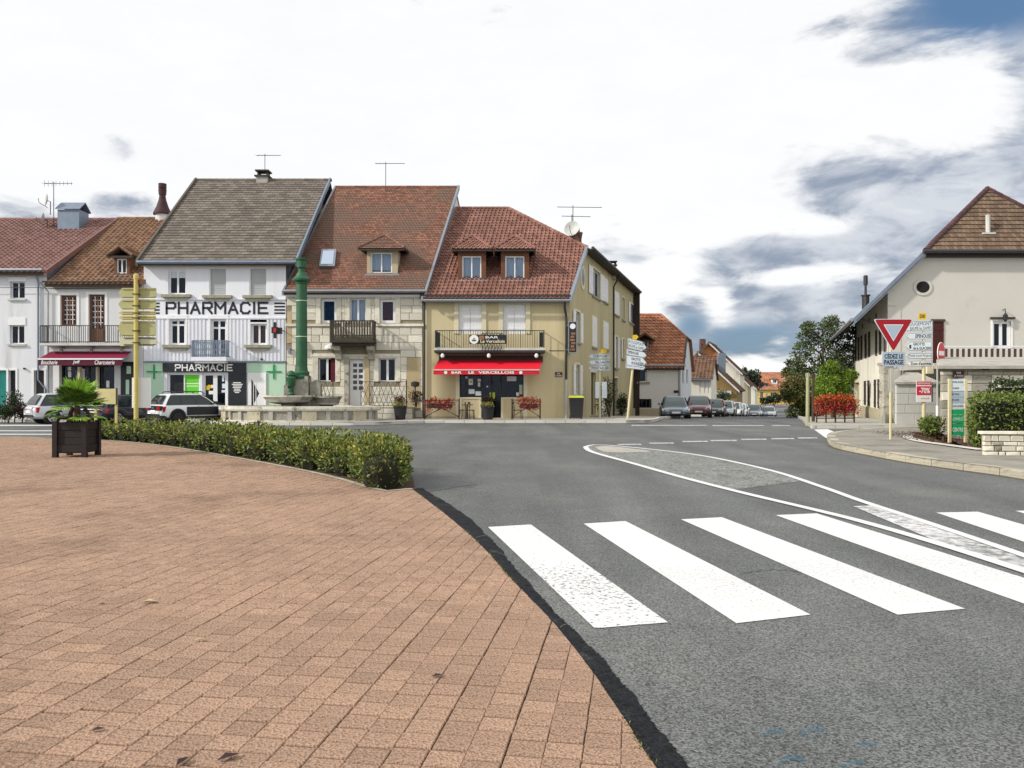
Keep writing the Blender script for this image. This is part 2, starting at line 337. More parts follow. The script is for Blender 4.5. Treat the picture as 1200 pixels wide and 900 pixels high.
def paint(name, c, metal=.35):
    return mat(name, c, .02, 2, .3, metal=metal, spec=.5, coat=.8)
# ------------------------------------------------------------------ building helpers
def G(px, py, z=0.0):
    """ground point (x, depth) seen at a photo pixel"""
    D = (EYE-z)*FPX/(py-HOR)
    return ((px-600)*D/FPX, D)
ORG = {}; KIDS = {}
def reg(o, parent, origin):
    COL.objects.link(o); ORG[o.name] = Vector(origin)
    if parent is not None:
        o.parent = parent; KIDS.setdefault(parent.name, []).append(o)
def tag(o, label=None, cat=None, group=None, kind=None):
    for k, v in (('label', label), ('category', cat), ('group', group), ('kind', kind)):
        if v: o[k] = v
    return o
def thing(name, label, cat, loc, group=None, rz=None):
    """an Empty at the thing's base; with rz given the parts are modelled in its local axes"""
    o = bpy.data.objects.new(name, None); o.empty_display_size = .2
    o.location = loc
    reg(o, None, (0, 0, 0) if rz is not None else loc)
    if rz is not None: o.rotation_euler = (0, 0, rz)
    return tag(o, label, cat, group)
class Frame:
    """a vertical plane: u runs along it, o outward, z up"""
    def __init__(s, o, u):
        l = math.hypot(*u); s.o = o; s.u = (u[0]/l, u[1]/l); s.n = (s.u[1], -s.u[0])
    def P(s, u, o, z): return (s.o[0]+s.u[0]*u+s.n[0]*o, s.o[1]+s.u[1]*u+s.n[1]*o, z)
    def at(s, px, py):
        k = (px-600)/FPX
        u = (k*s.o[1]-s.o[0])/(s.u[0]-k*s.u[1])
        return u, EYE+(HOR-py)*(s.o[1]+s.u[1]*u)/FPX
    def rc(s, x0, x1, yt, yb):
        xm = (x0+x1)/2
        return s.at(x0, 0)[0], s.at(x1, 0)[0], s.at(xm, yb)[1], s.at(xm, yt)[1]
def ymir(F):  # same plane seen from behind
    return Frame(F.o, (-F.u[0], -F.u[1]))
class MB:
    def __init__(s): s.v = []; s.f = []; s.m = []; s.t = []
    def add(s, vs, fs, mi=0, t=.5):
        k = len(s.v); s.v.extend(vs)
        for f in fs: s.f.append(tuple(k+i for i in f)); s.m.append(mi); s.t.append(t)
    def hexa(s, p, mi=0, t=.5):
        s.add(p, [(0, 3, 2, 1), (4, 5, 6, 7), (0, 1, 5, 4), (1, 2, 6, 5), (2, 3, 7, 6), (3, 0, 4, 7)], mi, t)
    def box(s, x0, x1, y0, y1, z0, z1, mi=0, t=.5):
        s.hexa([(x0, y0, z0), (x1, y0, z0), (x1, y1, z0), (x0, y1, z0), (x0, y0, z1), (x1, y0, z1), (x1, y1, z1), (x0, y1, z1)], mi, t)
    def fbox(s, F, u0, u1, o0, o1, z0, z1, mi=0, t=.5):
        P = F.P
        s.hexa([P(u0, o1, z0), P(u1, o1, z0), P(u1, o0, z0), P(u0, o0, z0), P(u0, o1, z1), P(u1, o1, z1), P(u1, o0, z1), P(u0, o0, z1)], mi, t)
    def prism(s, pts, off, mi=0, t=.5):
        """polygon pts (3-D) extruded by the vector off"""
        n = len(pts); q = [tuple(a+b for a, b in zip(p, off)) for p in pts]
        s.add(list(map(tuple, pts))+q, [tuple(range(n)), tuple(range(2*n-1, n-1, -1))]+[(i, i+n, (i+1) % n+n, (i+1) % n) for i in range(n)], mi, t)
    def fprism(s, F, uz, o0, o1, mi=0):
        s.prism([F.P(u, o0, z) for u, z in uz], tuple(b-a for a, b in zip(F.P(0, o0, 0), F.P(0, o1, 0))), mi)
    def quad(s, pts, mi=0, t=.5): s.add(list(map(tuple, pts)), [tuple(range(len(pts)))], mi, t)
    def tube(s, pts, r, n=6, mi=0, t=.5):
        pts = [Vector(p) for p in pts]; rs = r if isinstance(r, (list, tuple)) else [r]*len(pts)
        vs = []; a0 = None
        for i, p in enumerate(pts):
            d = (pts[min(i+1, len(pts)-1)]-pts[max(i-1, 0)]).normalized()
            if a0 is None: a0 = d.orthogonal().normalized()
            a = (a0-d*a0.dot(d)).normalized(); b = d.cross(a); a0 = a
            for k in range(n):
                w = 2*math.pi*k/n; vs.append(tuple(p+(a*math.cos(w)+b*math.sin(w))*rs[i]))
        fs = [(i*n+k, i*n+(k+1) % n, (i+1)*n+(k+1) % n, (i+1)*n+k) for i in range(len(pts)-1) for k in range(n)]
        fs += [tuple(range(n-1, -1, -1)), tuple(range((len(pts)-1)*n, len(pts)*n))]
        s.add(vs, fs, mi, t)
    def lathe(s, c, prof, n=24, ry=1.0, mi=0, t=.5, cap=True):
        vs = []
        for r, z in prof:
            for k in range(n):
                w = 2*math.pi*k/n; vs.append((c[0]+r*math.cos(w), c[1]+r*ry*math.sin(w), c[2]+z))
        fs = [(i*n+k, i*n+(k+1) % n, (i+1)*n+(k+1) % n, (i+1)*n+k) for i in range(len(prof)-1) for k in range(n)]
        if cap: fs += [tuple(range(n-1, -1, -1)), tuple(range((len(prof)-1)*n, len(prof)*n))]
        s.add(vs, fs, mi, t)
    def leaf(s, p, d, nrm, l, w, mi=0, t=.5):
        d = d.normalized(); sd_ = d.cross(nrm)
        if sd_.length < 1e-4: sd_ = d.orthogonal()
        sd_.normalize(); up = sd_.cross(d)*(w*.25)
        s.add([tuple(p), tuple(p+d*(l*.45)+sd_*(w*.5)+up), tuple(p+d*l), tuple(p+d*(l*.45)-sd_*(w*.5)+up)], [(0, 1, 2, 3)], mi, t)
    def build(s, name, m, parent=None, smooth=False, kind=None, origin=None):
        if origin is not None: org = Vector(origin)
        elif parent is not None: org = ORG[parent.name]
        else:
            xs, ys, zs = zip(*s.v); org = Vector(((min(xs)+max(xs))/2, (min(ys)+max(ys))/2, min(zs)))
        me = bpy.data.meshes.new(name)
        me.from_pydata([(x-org.x, y-org.y, z-org.z) for x, y, z in s.v], [], s.f)
        for q in (m if isinstance(m, (list, tuple)) else [m]): me.materials.append(q)
        if any(s.m): me.polygons.foreach_set('material_index', s.m)
        if any(t != .5 for t in s.t):
            a = me.attributes.new('tint', 'FLOAT', 'FACE'); a.data.foreach_set('value', s.t)
        if smooth: me.polygons.foreach_set('use_smooth', [True]*len(s.f))
        me.update()
        o = bpy.data.objects.new(name, me)
        if parent is None: o.location = org
        reg(o, parent, org)
        if kind: o['kind'] = kind
        return o
def inst(mesh, name, parent, loc, scale, rz=0.0, ry=0.0):
    """a part that shares a mesh; loc in world coordinates (parent unrotated)"""
    o = bpy.data.objects.new(name, mesh)
    o.location = Vector(loc)-ORG[parent.name]; o.scale = scale; o.rotation_euler = (0, ry, rz)
    reg(o, parent, loc)
    return o
def dup(o, loc=None, rz=None, label=None, parent=None):
    c = o.copy(); reg(c, parent, ORG[o.name])
    if loc is not None: c.location = loc
    if rz is not None: c.rotation_euler = (0, 0, rz)
    if label: c['label'] = label
    for k in KIDS.get(o.name, []): dup(k, parent=c)
    return c
_txt = {}
def text_mesh(s, bold=.02, narrow=1.0):
    if 'M' in s: bold = 0
    key = (s, bold)
    if key in _txt: return _txt[key]
    cu = bpy.data.curves.new('lettering', 'FONT'); cu.body = s; cu.size = 1; cu.offset = bold; cu.extrude = .0; cu.resolution_u = 3
    cu.align_x = 'CENTER'
    ob = bpy.data.objects.new('lettering_source', cu)
    me = bpy.data.meshes.new_from_object(ob)
    bpy.data.objects.remove(ob); bpy.data.curves.remove(cu)
    xs = [v.co.x for v in me.vertices]; ys = [v.co.y for v in me.vertices]
    _txt[key] = ([(v.co.x, v.co.y) for v in me.vertices], [tuple(p.vertices) for p in me.polygons], min(xs), max(xs), min(ys), max(ys))
    bpy.data.meshes.remove(me)
    return _txt[key]
def text(parent, F, s, u0, u1, z0, z1, m, o=.012, bold=.02, slant=0.0, tilt=0.0, name='lettering', local=False):
    """lettering stretched to fill the rectangle u0..u1, z0..z1 of the plane F"""
    vs, fs, x0, x1, y0, y1 = text_mesh(s, bold)
    mb = MB(); pts = []
    for x, y in vs:
        a = (x-x0)/(x1-x0); b = (y-y0)/(y1-y0)
        pts.append(F.P(u0+a*(u1-u0)+slant*b*(z1-z0), o, z0+b*(z1-z0)+tilt*(a-.5)*(u1-u0)))
    mb.add(pts, fs)
    return mb.build(name, m, parent)
STROKES = {'P': [((0, 0), (0, 1)), ((0, 1), (.8, 1), (1, .88), (1, .6), (.8, .47), (0, .47))], 'H': [((0, 0), (0, 1)), ((1, 0), (1, 1)), ((0, .5), (1, .5))],
           'A': [((0, 0), (.5, 1), (1, 0)), ((.2, .33), (.8, .33))], 'R': [((0, 0), (0, 1)), ((0, 1), (.8, 1), (1, .88), (1, .62), (.8, .5), (0, .5)), ((.5, .5), (1, 0))],
           'M': [((0, 0), (0, 1), (.5, .45), (1, 1), (1, 0))], 'C': [((1, .82), (.8, 1), (.25, 1), (0, .78), (0, .22), (.25, 0), (.8, 0), (1, .18))], 'I': [((0, 0), (0, 1))], 'E': [((1, 1), (0, 1), (0, 0), (1, 0)), ((0, .5), (.85, .5))]}
def stroke_text(parent, F, s, u0, u1, z0, z1, w, m, o):
    """sign-writer's letters of even stroke width"""
    wd = [.22 if c == 'I' else (1.15 if c == 'M' else 1.0) for c in s]; gap = .42; tot = sum(wd)+gap*(len(s)-1); k = (u1-u0-w)/tot; u = u0+w/2; mb = MB(); n = 0
    for c, q in zip(s, wd):
        for st in STROKES[c]:
            P = [Vector((u+x*q*k if c != 'I' else u+q*k/2, z0+w/2+y*(z1-z0-w))) for x, y in st]
            for a, b in zip(P, P[1:]):
                d = (b-a).normalized(); e = Vector((-d.y, d.x))*w/2; a2, b2 = a-d*w/2, b+d*w/2; n += 1
                mb.fprism(F, [tuple(a2-e), tuple(b2-e), tuple(b2+e), tuple(a2+e)], o-.008, o+.0006*(n % 5))
        u += (q+gap)*k
    return mb.build('lettering', m, parent)
def wall(mb, F, u0, u1, z0, z1, ops=(), depth=.24, mi=0, o=0.0):
    ops = [q for q in ops if q[1] > u0 and q[0] < u1 and q[3] > z0 and q[2] < z1]
    us = sorted({u0, u1, *[min(max(x, u0), u1) for q in ops for x in q[:2]]})
    zs = sorted({z0, z1, *[min(max(x, z0), z1) for q in ops for x in q[2:4]]})
    for a, b in zip(us, us[1:]):
        for c, d in zip(zs, zs[1:]):
            um, zm = (a+b)/2, (c+d)/2
            if any(q[0] < um < q[1] and q[2] < zm < q[3] for q in ops): continue
            mb.quad([F.P(a, o, c), F.P(b, o, c), F.P(b, o, d), F.P(a, o, d)], mi)
    for a, b, c, d in [q[:4] for q in ops]:
        P = F.P; e = o-depth
        mb.quad([P(a, o, c), P(a, o, d), P(a, e, d), P(a, e, c)], mi); mb.quad([P(b, o, c), P(b, e, c), P(b, e, d), P(b, o, d)], mi)
        mb.quad([P(a, o, d), P(b, o, d), P(b, e, d), P(a, e, d)], mi); mb.quad([P(a, o, c), P(a, e, c), P(b, e, c), P(b, o, c)], mi)
def window(par, F, q, fm=None, cols=2, rows=1, rec=.13, fr=.06, bar=.045, curtain=None, sill=None, glass=None, name='window', transom=None, room=True):
    u0, u1, z0, z1 = q[:4]; fm = fm or M.pvc; glass = glass or M.glass
    mb = MB(); a, b = -rec-.06, -rec
    mb.fbox(F, u0, u0+fr, a, b, z0, z1); mb.fbox(F, u1-fr, u1, a, b, z0, z1)
    mb.fbox(F, u0+fr, u1-fr, a, b, z0, z0+fr); mb.fbox(F, u0+fr, u1-fr, a, b, z1-fr, z1)
    w_ = (u1-u0-2*fr)/cols; h_ = (z1-z0-2*fr)/rows
    for i in range(1, cols): mb.fbox(F, u0+fr+w_*i-bar/2, u0+fr+w_*i+bar/2, a, b+.012, z0+fr, z1-fr)
    for j in range(1, rows): mb.fbox(F, u0+fr, u1-fr, a, b+.006, z0+fr+h_*j-bar/3, z0+fr+h_*j+bar/3)
    if transom: mb.fbox(F, u0+fr, u1-fr, a, b+.008, z0+(z1-z0)*transom-bar/2, z0+(z1-z0)*transom+bar/2)
    w = mb.build(name, fm, par)
    for i in range(cols):
        p = MB(); p.fbox(F, u0+fr+w_*i, u0+fr+w_*(i+1), a+.02, a+.03, z0+fr, z1-fr); p.build('pane', glass, w)
    if curtain:
        c = MB(); n = 10
        for i in range(n):
            ua, ub = u0+(u1-u0)*i/n, u0+(u1-u0)*(i+1)/n
            oa, ob = a-.06-.03*(i % 2), a-.06-.03*((i+1) % 2)
            c.quad([F.P(ua, oa, z0), F.P(ub, ob, z0), F.P(ub, ob, z1), F.P(ua, oa, z1)])
        c.build('curtain', curtain, w)
    elif room:
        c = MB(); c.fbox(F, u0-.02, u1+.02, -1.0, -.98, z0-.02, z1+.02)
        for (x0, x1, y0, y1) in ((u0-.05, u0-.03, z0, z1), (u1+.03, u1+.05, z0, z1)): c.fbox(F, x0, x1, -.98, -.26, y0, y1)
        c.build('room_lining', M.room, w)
    if sill:
        c = MB(); e = .12
        c.fbox(F, u0-e, u1+e, -.02, .13, z0-.17, z0-.005); c.fbox(F, u0-e+.08, u1+e-.08, -.02, .09, z0-.27, z0-.17)
        c.build('sill', sill, w)
    return w
def surround(par, F, q, w=.13, proj=.03, m=None, bottom=False, name='window_surround'):
    u0, u1, z0, z1 = q[:4]; mb = MB()
    mb.fbox(F, u0-w, u0, -.02, proj, z0, z1+w); mb.fbox(F, u1, u1+w, -.02, proj, z0, z1+w); mb.fbox(F, u0, u1, -.02, proj, z1, z1+w)
    if bottom: mb.fbox(F, u0-w, u1+w, -.02, proj+.01, z0-w, z0)
    return mb.build(name, m, par)
def shutter(par, F, u0, u1, z0, z1, m, o=.015, slats=0, name='shutter'):
    mb = MB(); mb.fbox(F, u0, u1, o, o+.035, z0, z1)
    mb.fbox(F, u0, u1, o+.035, o+.05, z0+.15*(z1-z0), z0+.2*(z1-z0)); mb.fbox(F, u0, u1, o+.035, o+.05, z0+.8*(z1-z0), z0+.85*(z1-z0))
    n = max(2, int((u1-u0)/.12))
    for i in range(1, n):
        x = u0+(u1-u0)*i/n; mb.fbox(F, x-.006, x+.006, o+.035, o+.042, z0+.02, z1-.02)
    return mb.build(name, m, par)
def railing(par, F, u0, u1, o, z0, z1, m, n, r=.012, ret=True, name='railing', swirl=False):
    mb = MB(); P = F.P
    for z in (z0+.06, z1): mb.fbox(F, u0, u1, o-.02, o+.02, z-.02, z+.02)
    for i in range(n+1):
        u = u0+(u1-u0)*i/n; rr = r*1.6 if i % 6 == 0 else r
        mb.fbox(F, u-rr, u+rr, o-rr, o+rr, z0, z1)
        if swirl and i < n:
            um = u+(u1-u0)/n/2
            mb.tube([P(um, o, z0+.1), P(um+.06, o, z0+.28), P(um-.06, o, z0+.5), P(um, o, z1-.06)], r*.9, 4)
    if ret:
        for u in (u0, u1):
            for z in (z0+.06, z1): mb.fbox(F, u-.02, u+.02, .0, o-.02, z-.02, z+.02)
            k = max(2, int(o/.15))
            for i in range(1, k): mb.fbox(F, u-r, u+r, o*i/k-r, o*i/k+r, z0, z1)
    return mb.build(name, m, par)
def roof_plane(par, pts, m, tw=.25, th=.27, kind='flat', thick=.14, tiles=True, under=None, name='roof', tk=.03, offs=.5, cut=None):
    """a sloping slab with courses of tiles; pts[0] to pts[1] is the eave"""
    pts = [Vector(p) for p in pts]; U = (pts[1]-pts[0]).normalized()
    V = pts[2]-pts[1]; V = (V-U*V.dot(U)).normalized(); N = U.cross(V)
    if N.z < 0: N = -N
    mb = MB(); mb.prism([tuple(p-N*.01) for p in pts], tuple(-N*thick)); ro = mb.build(name, under or M.roof_under, par)
    if not tiles: return ro
    P0 = pts[0]; uv = [((p-P0).dot(U), (p-P0).dot(V)) for p in pts]
    vmax = max(v for u, v in uv); tb = MB(); rr = random.Random(len(pts)+int(vmax*100))
    def span(v):
        xs = []
        for (ua, va), (ub, vb) in zip(uv, uv[1:]+uv[:1]):
            if (va <= v < vb) or (vb <= v < va): xs.append(ua+(ub-ua)*(v-va)/(vb-va))
        return (min(xs), max(xs)) if len(xs) > 1 else None
    prof = {'flat': ((0, 0), (1, 0)), 'roll': ((0, 0), (.12, .045), (.36, .045), (.5, .004), (1, .0)),
            'canal': ((0, 0), (.2, .06), (.4, .06), (.6, 0), (1, 0))}[kind]
    nr = max(1, round(vmax/th)); th = vmax/nr
    for j in range(nr):
        v0 = j*th; sp = span(v0+th*.5)
        if not sp: continue
        u = sp[0]-(tw*offs*(j % 2) if kind == 'flat' else 0)
        while u < sp[1]-.01:
            a, b = max(u, sp[0]), min(u+tw-(.016 if kind == 'flat' else .008), sp[1]); u += tw
            if b-a < .02: continue
            t = rr.random(); lift = tk+rr.uniform(0, .008); sk = rr.uniform(-.006, .006)
            row0 = []; row1 = []
            for fx, fh in prof:
                uu = a+(b-a)*fx
                row0.append(tuple(P0+U*uu+V*(v0-.02+sk)+N*(lift+fh))); row1.append(tuple(P0+U*uu+V*(v0+th+.01)+N*(.004+fh)))
            base = [tuple(P0+U*(a+(b-a)*fx)+V*(v0-.02+sk)+N*(fh if kind != 'flat' else 0)*.4) for fx, fh in prof]
            k = len(prof)
            tb.add(row0+row1+base, [(i, i+1, k+i+1, k+i) for i in range(k-1)], 0, t)
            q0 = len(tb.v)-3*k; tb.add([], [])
            for i in range(k-1): tb.f.append((q0+2*k+i, q0+2*k+i+1, q0+i+1, q0+i)); tb.m.append(1); tb.t.append(t)  # front faces get the dark material that paints the gap shadow
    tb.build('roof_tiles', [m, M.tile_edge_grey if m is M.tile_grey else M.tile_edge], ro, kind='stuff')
    return ro
def cap(par, a, b, m, r=.11, L=.4, name='ridge_cap'):
    """half-round cap tiles laid end to end from a to b"""
    a = Vector(a); b = Vector(b); n = max(1, round((b-a).length/L)); mb = MB()
    for i in range(n):
        p, q = a+(b-a)*(i/n), a+(b-a)*((i+1)/n+.01)
        mb.tube([p, q], [r*1.06, r*.92], 8, t=rnd.random())
    return mb.build(name, m, par)
def gutter(par, F, u0, u1, z, o=.3, m=None, r=.07, name='gutter'):
    mb = MB(); mb.tube([F.P(u0, o, z), F.P(u1, o, z)], r, 8); return mb.build(name, m or M.zinc, par)
def pipe(par, pts, m=None, r=.045, name='downpipe'):
    mb = MB(); mb.tube(pts, r, 8); return mb.build(name, m or M.zinc, par)
def antenna(label, base, h, L=1.6, rz=0.0, n=9, extra=False):
    t = thing('tv_antenna', label, 'antenna', base, 'television antennas on the roofs')
    mb = MB(); x, y, z = base; mb.tube([(x, y, z-.1), (x, y, z+h)], .022, 6); mb.build('mast', M.dark_metal, t)
    c, s = math.cos(rz), math.sin(rz)
    mb = MB(); zt = z+h-.1
    mb.tube([(x-c*L*.35, y-s*L*.35, zt), (x+c*L*.65, y+s*L*.65, zt)], .018, 5)
    for i in range(n):
        a = -L*.33+L*.96*i/(n-1); w = .32-.02*i
        mb.tube([(x+c*a, y+s*a-w, zt-.05), (x+c*a, y+s*a+w, zt+.05)], .010, 4)
        if extra: mb.tube([(x+c*a, y+s*a, zt-w*.6), (x+c*a, y+s*a, zt+w*.6)], .010, 4)
    mb.build('boom', M.dark_metal, t)
    return t
def dish(label, c, r=.42, face=(-.35, -1, .25)):
    t = thing('satellite_dish', label, 'satellite dish', c, 'satellite dishes on the roofs')
    n = Vector(face).normalized(); a = n.orthogonal().normalized(); b = n.cross(a); mb = MB(); vs = []; c = Vector(c)
    k = 18; rings = (0, .35, .7, 1)
    for q in rings:
        for i in range(k):
            w = 2*math.pi*i/k; vs.append(tuple(c+(a*math.cos(w)+b*math.sin(w))*r*q+n*(r*.28*q*q)))
    mb.add(vs, [(j*k+i, j*k+(i+1) % k, (j+1)*k+(i+1) % k, (j+1)*k+i) for j in range(3) for i in range(k)])
    mb.build('reflector', M.dish, t, smooth=True)
    m2 = MB(); m2.tube([c-Vector((0, 0, r)), c+n*r*1.1-Vector((0, 0, r*.6)), c+n*r*1.2], .018, 5); m2.tube([c, c-n*.15, c-n*.15-Vector((0, 0, .8))], .025, 6)
    m2.build('arm', M.dark_metal, t)
    return t
def leaf_cloud(mb, c, rad, n, l, w, mi=0, rs=rnd, shell=.55, up=.3, tb=0.0, zmin=None):
    """leaves on and inside an ellipsoid"""
    c = Vector(c)
    for _ in range(n):
        d = Vector((rs.gauss(0, 1), rs.gauss(0, 1), rs.gauss(0, 1)))
        if d.length < .01: continue
        d.normalize(); q = shell+(1-shell)*rs.random()**.6
        p = c+Vector((d.x*rad[0], d.y*rad[1], d.z*rad[2]))*q
        if zmin is not None and p.z < zmin: continue
        dd = (d+Vector((rs.gauss(0, .6), rs.gauss(0, .6), rs.gauss(up, .6))))
        nr = Vector((rs.gauss(0, 1), rs.gauss(0, 1), rs.gauss(.6, 1)))
        s_ = rs.uniform(.6, 1.25)
        mb.leaf(p, dd, nr, l*s_, w*s_, mi, min(1, max(0, rs.random()+tb)))
# ------------------------------------------------------------------ ground, road, plaza, pavements, markings
_gz = [(-1e4, 0), (44, 0), (66, -.55), (88, -1.40), (110, -2.15), (130, -2.25), (150, -2.1), (175, -1.95), (200, -1.85), (240, -1.7), (320, -1.4), (1e5, -1.4)]
def gz(y):
    for (a, za), (b, zb) in zip(_gz, _gz[1:]):
        if a <= y <= b: return za+(zb-za)*(y-a)/(b-a)
    return 0
def sheet(name, m, rows, kind='structure', dz=0.0):
    """rows of (y, xl, xr): a strip that follows the slope of the terrain"""
    mb = MB(); vs = []
    for y, a, b in rows: vs += [(a, y, gz(y)+dz), (b, y, gz(y)+dz)]
    mb.add(vs, [(2*i, 2*i+1, 2*i+3, 2*i+2) for i in range(len(rows)-1)])
    return mb.build(name, m, None, kind=kind)
YS = [-60, -12, 0, 20, 44, 55, 66, 77, 88, 99, 110, 120, 130, 140, 150, 162, 175, 188, 200, 220, 240, 280, 320, 600, 1500, 4000]
sheet('ground', M.grassy, [(y, -3000, 3000) for y in YS], dz=-.06)
sheet('road', M.asphalt, [(-30, -60, 60), (44, -60, 60)])
def street_l(y): return 2.5+.36*(y-44)+max(0, y-150)*.05
def street_r(y): return 16.0+.33*(y-44)+max(0, y-150)*.10
sheet('street', M.asphalt_far, [(y, street_l(y)-14, street_r(y)+.2) for y in YS if 44 <= y <= 320], dz=.004)

def path_w(px, z=0.0): return [G(x, y, z) for x, y in px]
def resample(p, n):
    d = [0]
    for a, b in zip(p, p[1:]): d.append(d[-1]+math.dist(a, b))
    out = []; j = 0
    for i in range(n):
        s = d[-1]*i/(n-1)
        while j < len(p)-2 and d[j+1] < s: j += 1
        f = (s-d[j])/max(1e-9, d[j+1]-d[j]); out.append((p[j][0]+(p[j+1][0]-p[j][0])*f, p[j][1]+(p[j+1][1]-p[j][1])*f))
    return out
def smooth_path(p, n):
    """Catmull-Rom through the points"""
    q = [p[0]]+list(p)+[p[-1]]; out = []
    for i in range(1, len(q)-2):
        for k in range(8):
            t = k/8; a, b, c, d = q[i-1:i+3]
            out.append(tuple(.5*((2*b[j])+(-a[j]+c[j])*t+(2*a[j]-5*b[j]+4*c[j]-d[j])*t*t+(-a[j]+3*b[j]-3*c[j]+d[j])*t**3) for j in (0, 1)))
    out.append(tuple(p[-1])); return resample(out, n)
def ribbon(name, m, p, w, z, parent=None, kind='structure', noise=0):
    mb = MB(); vs = []
    for i, a in enumerate(p):
        q, r = p[max(0, i-1)], p[min(len(p)-1, i+1)]; dx, dy = r[0]-q[0], r[1]-q[1]; l = math.hypot(dx, dy)
        n_ = (-dy/l*w/2, dx/l*w/2); vs += [(a[0]+n_[0], a[1]+n_[1], z), (a[0]-n_[0], a[1]-n_[1], z)]
    mb.add(vs, [(2*i, 2*i+1, 2*i+3, 2*i+2) for i in range(len(p)-1)])
    return mb.build(name, m, parent, kind=kind)
def flat(name, m, pts, z, parent=None, kind='structure'):
    mb = MB(); mb.quad([(x, y, z+(gz(y) if y > 44 else 0)) for x, y in pts]); return mb.build(name, m, parent, kind=kind)
# chamfered unit stone shared by kerbs, blocks and pavers: x -.5...5, y 0..1 (front at 0), z 0..1
def unit_stone(name, m, c=.06, cz=.06, rough=0.0, seed=1):
    rr = random.Random(seed); mb = MB(); j = lambda: rr.uniform(-rough, rough)
    f = [(-.5+c, 0, cz), (.5-c, 0, cz), (.5-c, 0, 1-cz), (-.5+c, 0, 1-cz)]
    o_ = [(-.5, c*1.2, 0), (.5, c*1.2, 0), (.5, c*1.2, 1), (-.5, c*1.2, 1)]
    b = [(-.5, 1, 0), (.5, 1, 0), (.5, 1, 1), (-.5, 1, 1)]
    f = [(x+j(), y+j()*2, z+j()) for x, y, z in f]; o_ = [(x+j()*.6, y, z+j()*.6) for x, y, z in o_]
    mb.add(f+o_+b, [(0, 1, 2, 3)]+[(i+4, (i+1) % 4+4, (i+1) % 4, i) for i in range(4)]+[(i+8, (i+1) % 4+8, (i+1) % 4+4, i+4) for i in range(4)])
    me = bpy.data.meshes.new(name); me.from_pydata(mb.v, [], mb.f); me.materials.append(m); return me
def unit_kerb(m):
    mb = MB(); c = .12
    sec = [(0, 0), (0, 1-c), (c, 1), (1, 1), (1, 0)]
    vs = [(-.5, y, z) for y, z in sec]+[(.5, y, z) for y, z in sec]
    mb.add(vs, [(0, 1, 2, 3, 4), (9, 8, 7, 6, 5)]+[(i, i+5, (i+1) % 5+5, (i+1) % 5) for i in range(5)])
    me = bpy.data.meshes.new('kerb_stone'); me.from_pydata(mb.v, [], mb.f); me.materials.append(m); return me
KERB = unit_kerb(M.kerb); KERB_W = unit_kerb(M.kerb_w); KERB_D = unit_kerb(M.concrete)
def kerb(parent, p, w, h, L, me, z0=-.02):
    d = sum(math.dist(a, b) for a, b in zip(p, p[1:])); n = max(2, round(d/L)+1); q = resample(p, n)
    for a, b in zip(q, q[1:]):
        l = math.dist(a, b); y = (a[1]+b[1])/2
        inst(me, 'kerb_stone', parent, ((a[0]+b[0])/2, y, gz(y)+z0+rnd.uniform(-.006, .006)), (l-.018, w*rnd.uniform(.97, 1.03), h), math.atan2(b[1]-a[1], b[0]-a[0])+rnd.uniform(-.012, .012))

# ---- brick plaza
inner_px = [(483, 573.5), (518, 600), (560, 636), (600, 680), (645, 727), (683, 773), (715, 818), (747, 867), (768, 900)]
outer_px = [(494, 572), (540, 600), (577, 634), (613, 677), (660, 727), (700, 767), (735, 806), (767, 847), (805, 900)]
INNER = smooth_path(path_w(inner_px, .05)+[(.78, 2.6), (1.0, 1.4), (1.25, -.2), (1.5, -2)], 60)
OUTER = smooth_path(path_w(outer_px)+[(.95, 2.6), (1.2, 1.4), (1.48, -.2), (1.75, -2)], 60)
hedge_px = [(-150, 509.5), (0, 512), (70, 514.5), (135, 517), (200, 524), (300, 541), (380, 557), (430, 571), (452, 576), (483, 573.5)]
BED = smooth_path(path_w(hedge_px, .05), 60)
PLAZA = BED[:-1]+INNER+[(-14, -2), (-25, 10)]
plaza = flat('plaza', M.joint, PLAZA, .045)
def clip_half(poly, a, b):
    """keep the part of poly to the left of a->b"""
    out = []; sgn = lambda p: (b[0]-a[0])*(p[1]-a[1])-(b[1]-a[1])*(p[0]-a[0])
    for p, q in zip(poly, poly[1:]+poly[:1]):
        sp, sq = sgn(p), sgn(q)
        if sp >= 0: out.append(p)
        if sp*sq < 0: f = sp/(sp-sq); out.append((p[0]+(q[0]-p[0])*f, p[1]+(q[1]-p[1])*f))
    return out
def inside(p, poly):
    c = False
    for (ax, ay), (bx, by) in zip(poly, poly[1:]+poly[:1]):
        if (ay > p[1]) != (by > p[1]) and p[0] < (bx-ax)*(p[1]-ay)/(by-ay)+ax: c = not c
    return c
EDGE = BED+INNER[1:]
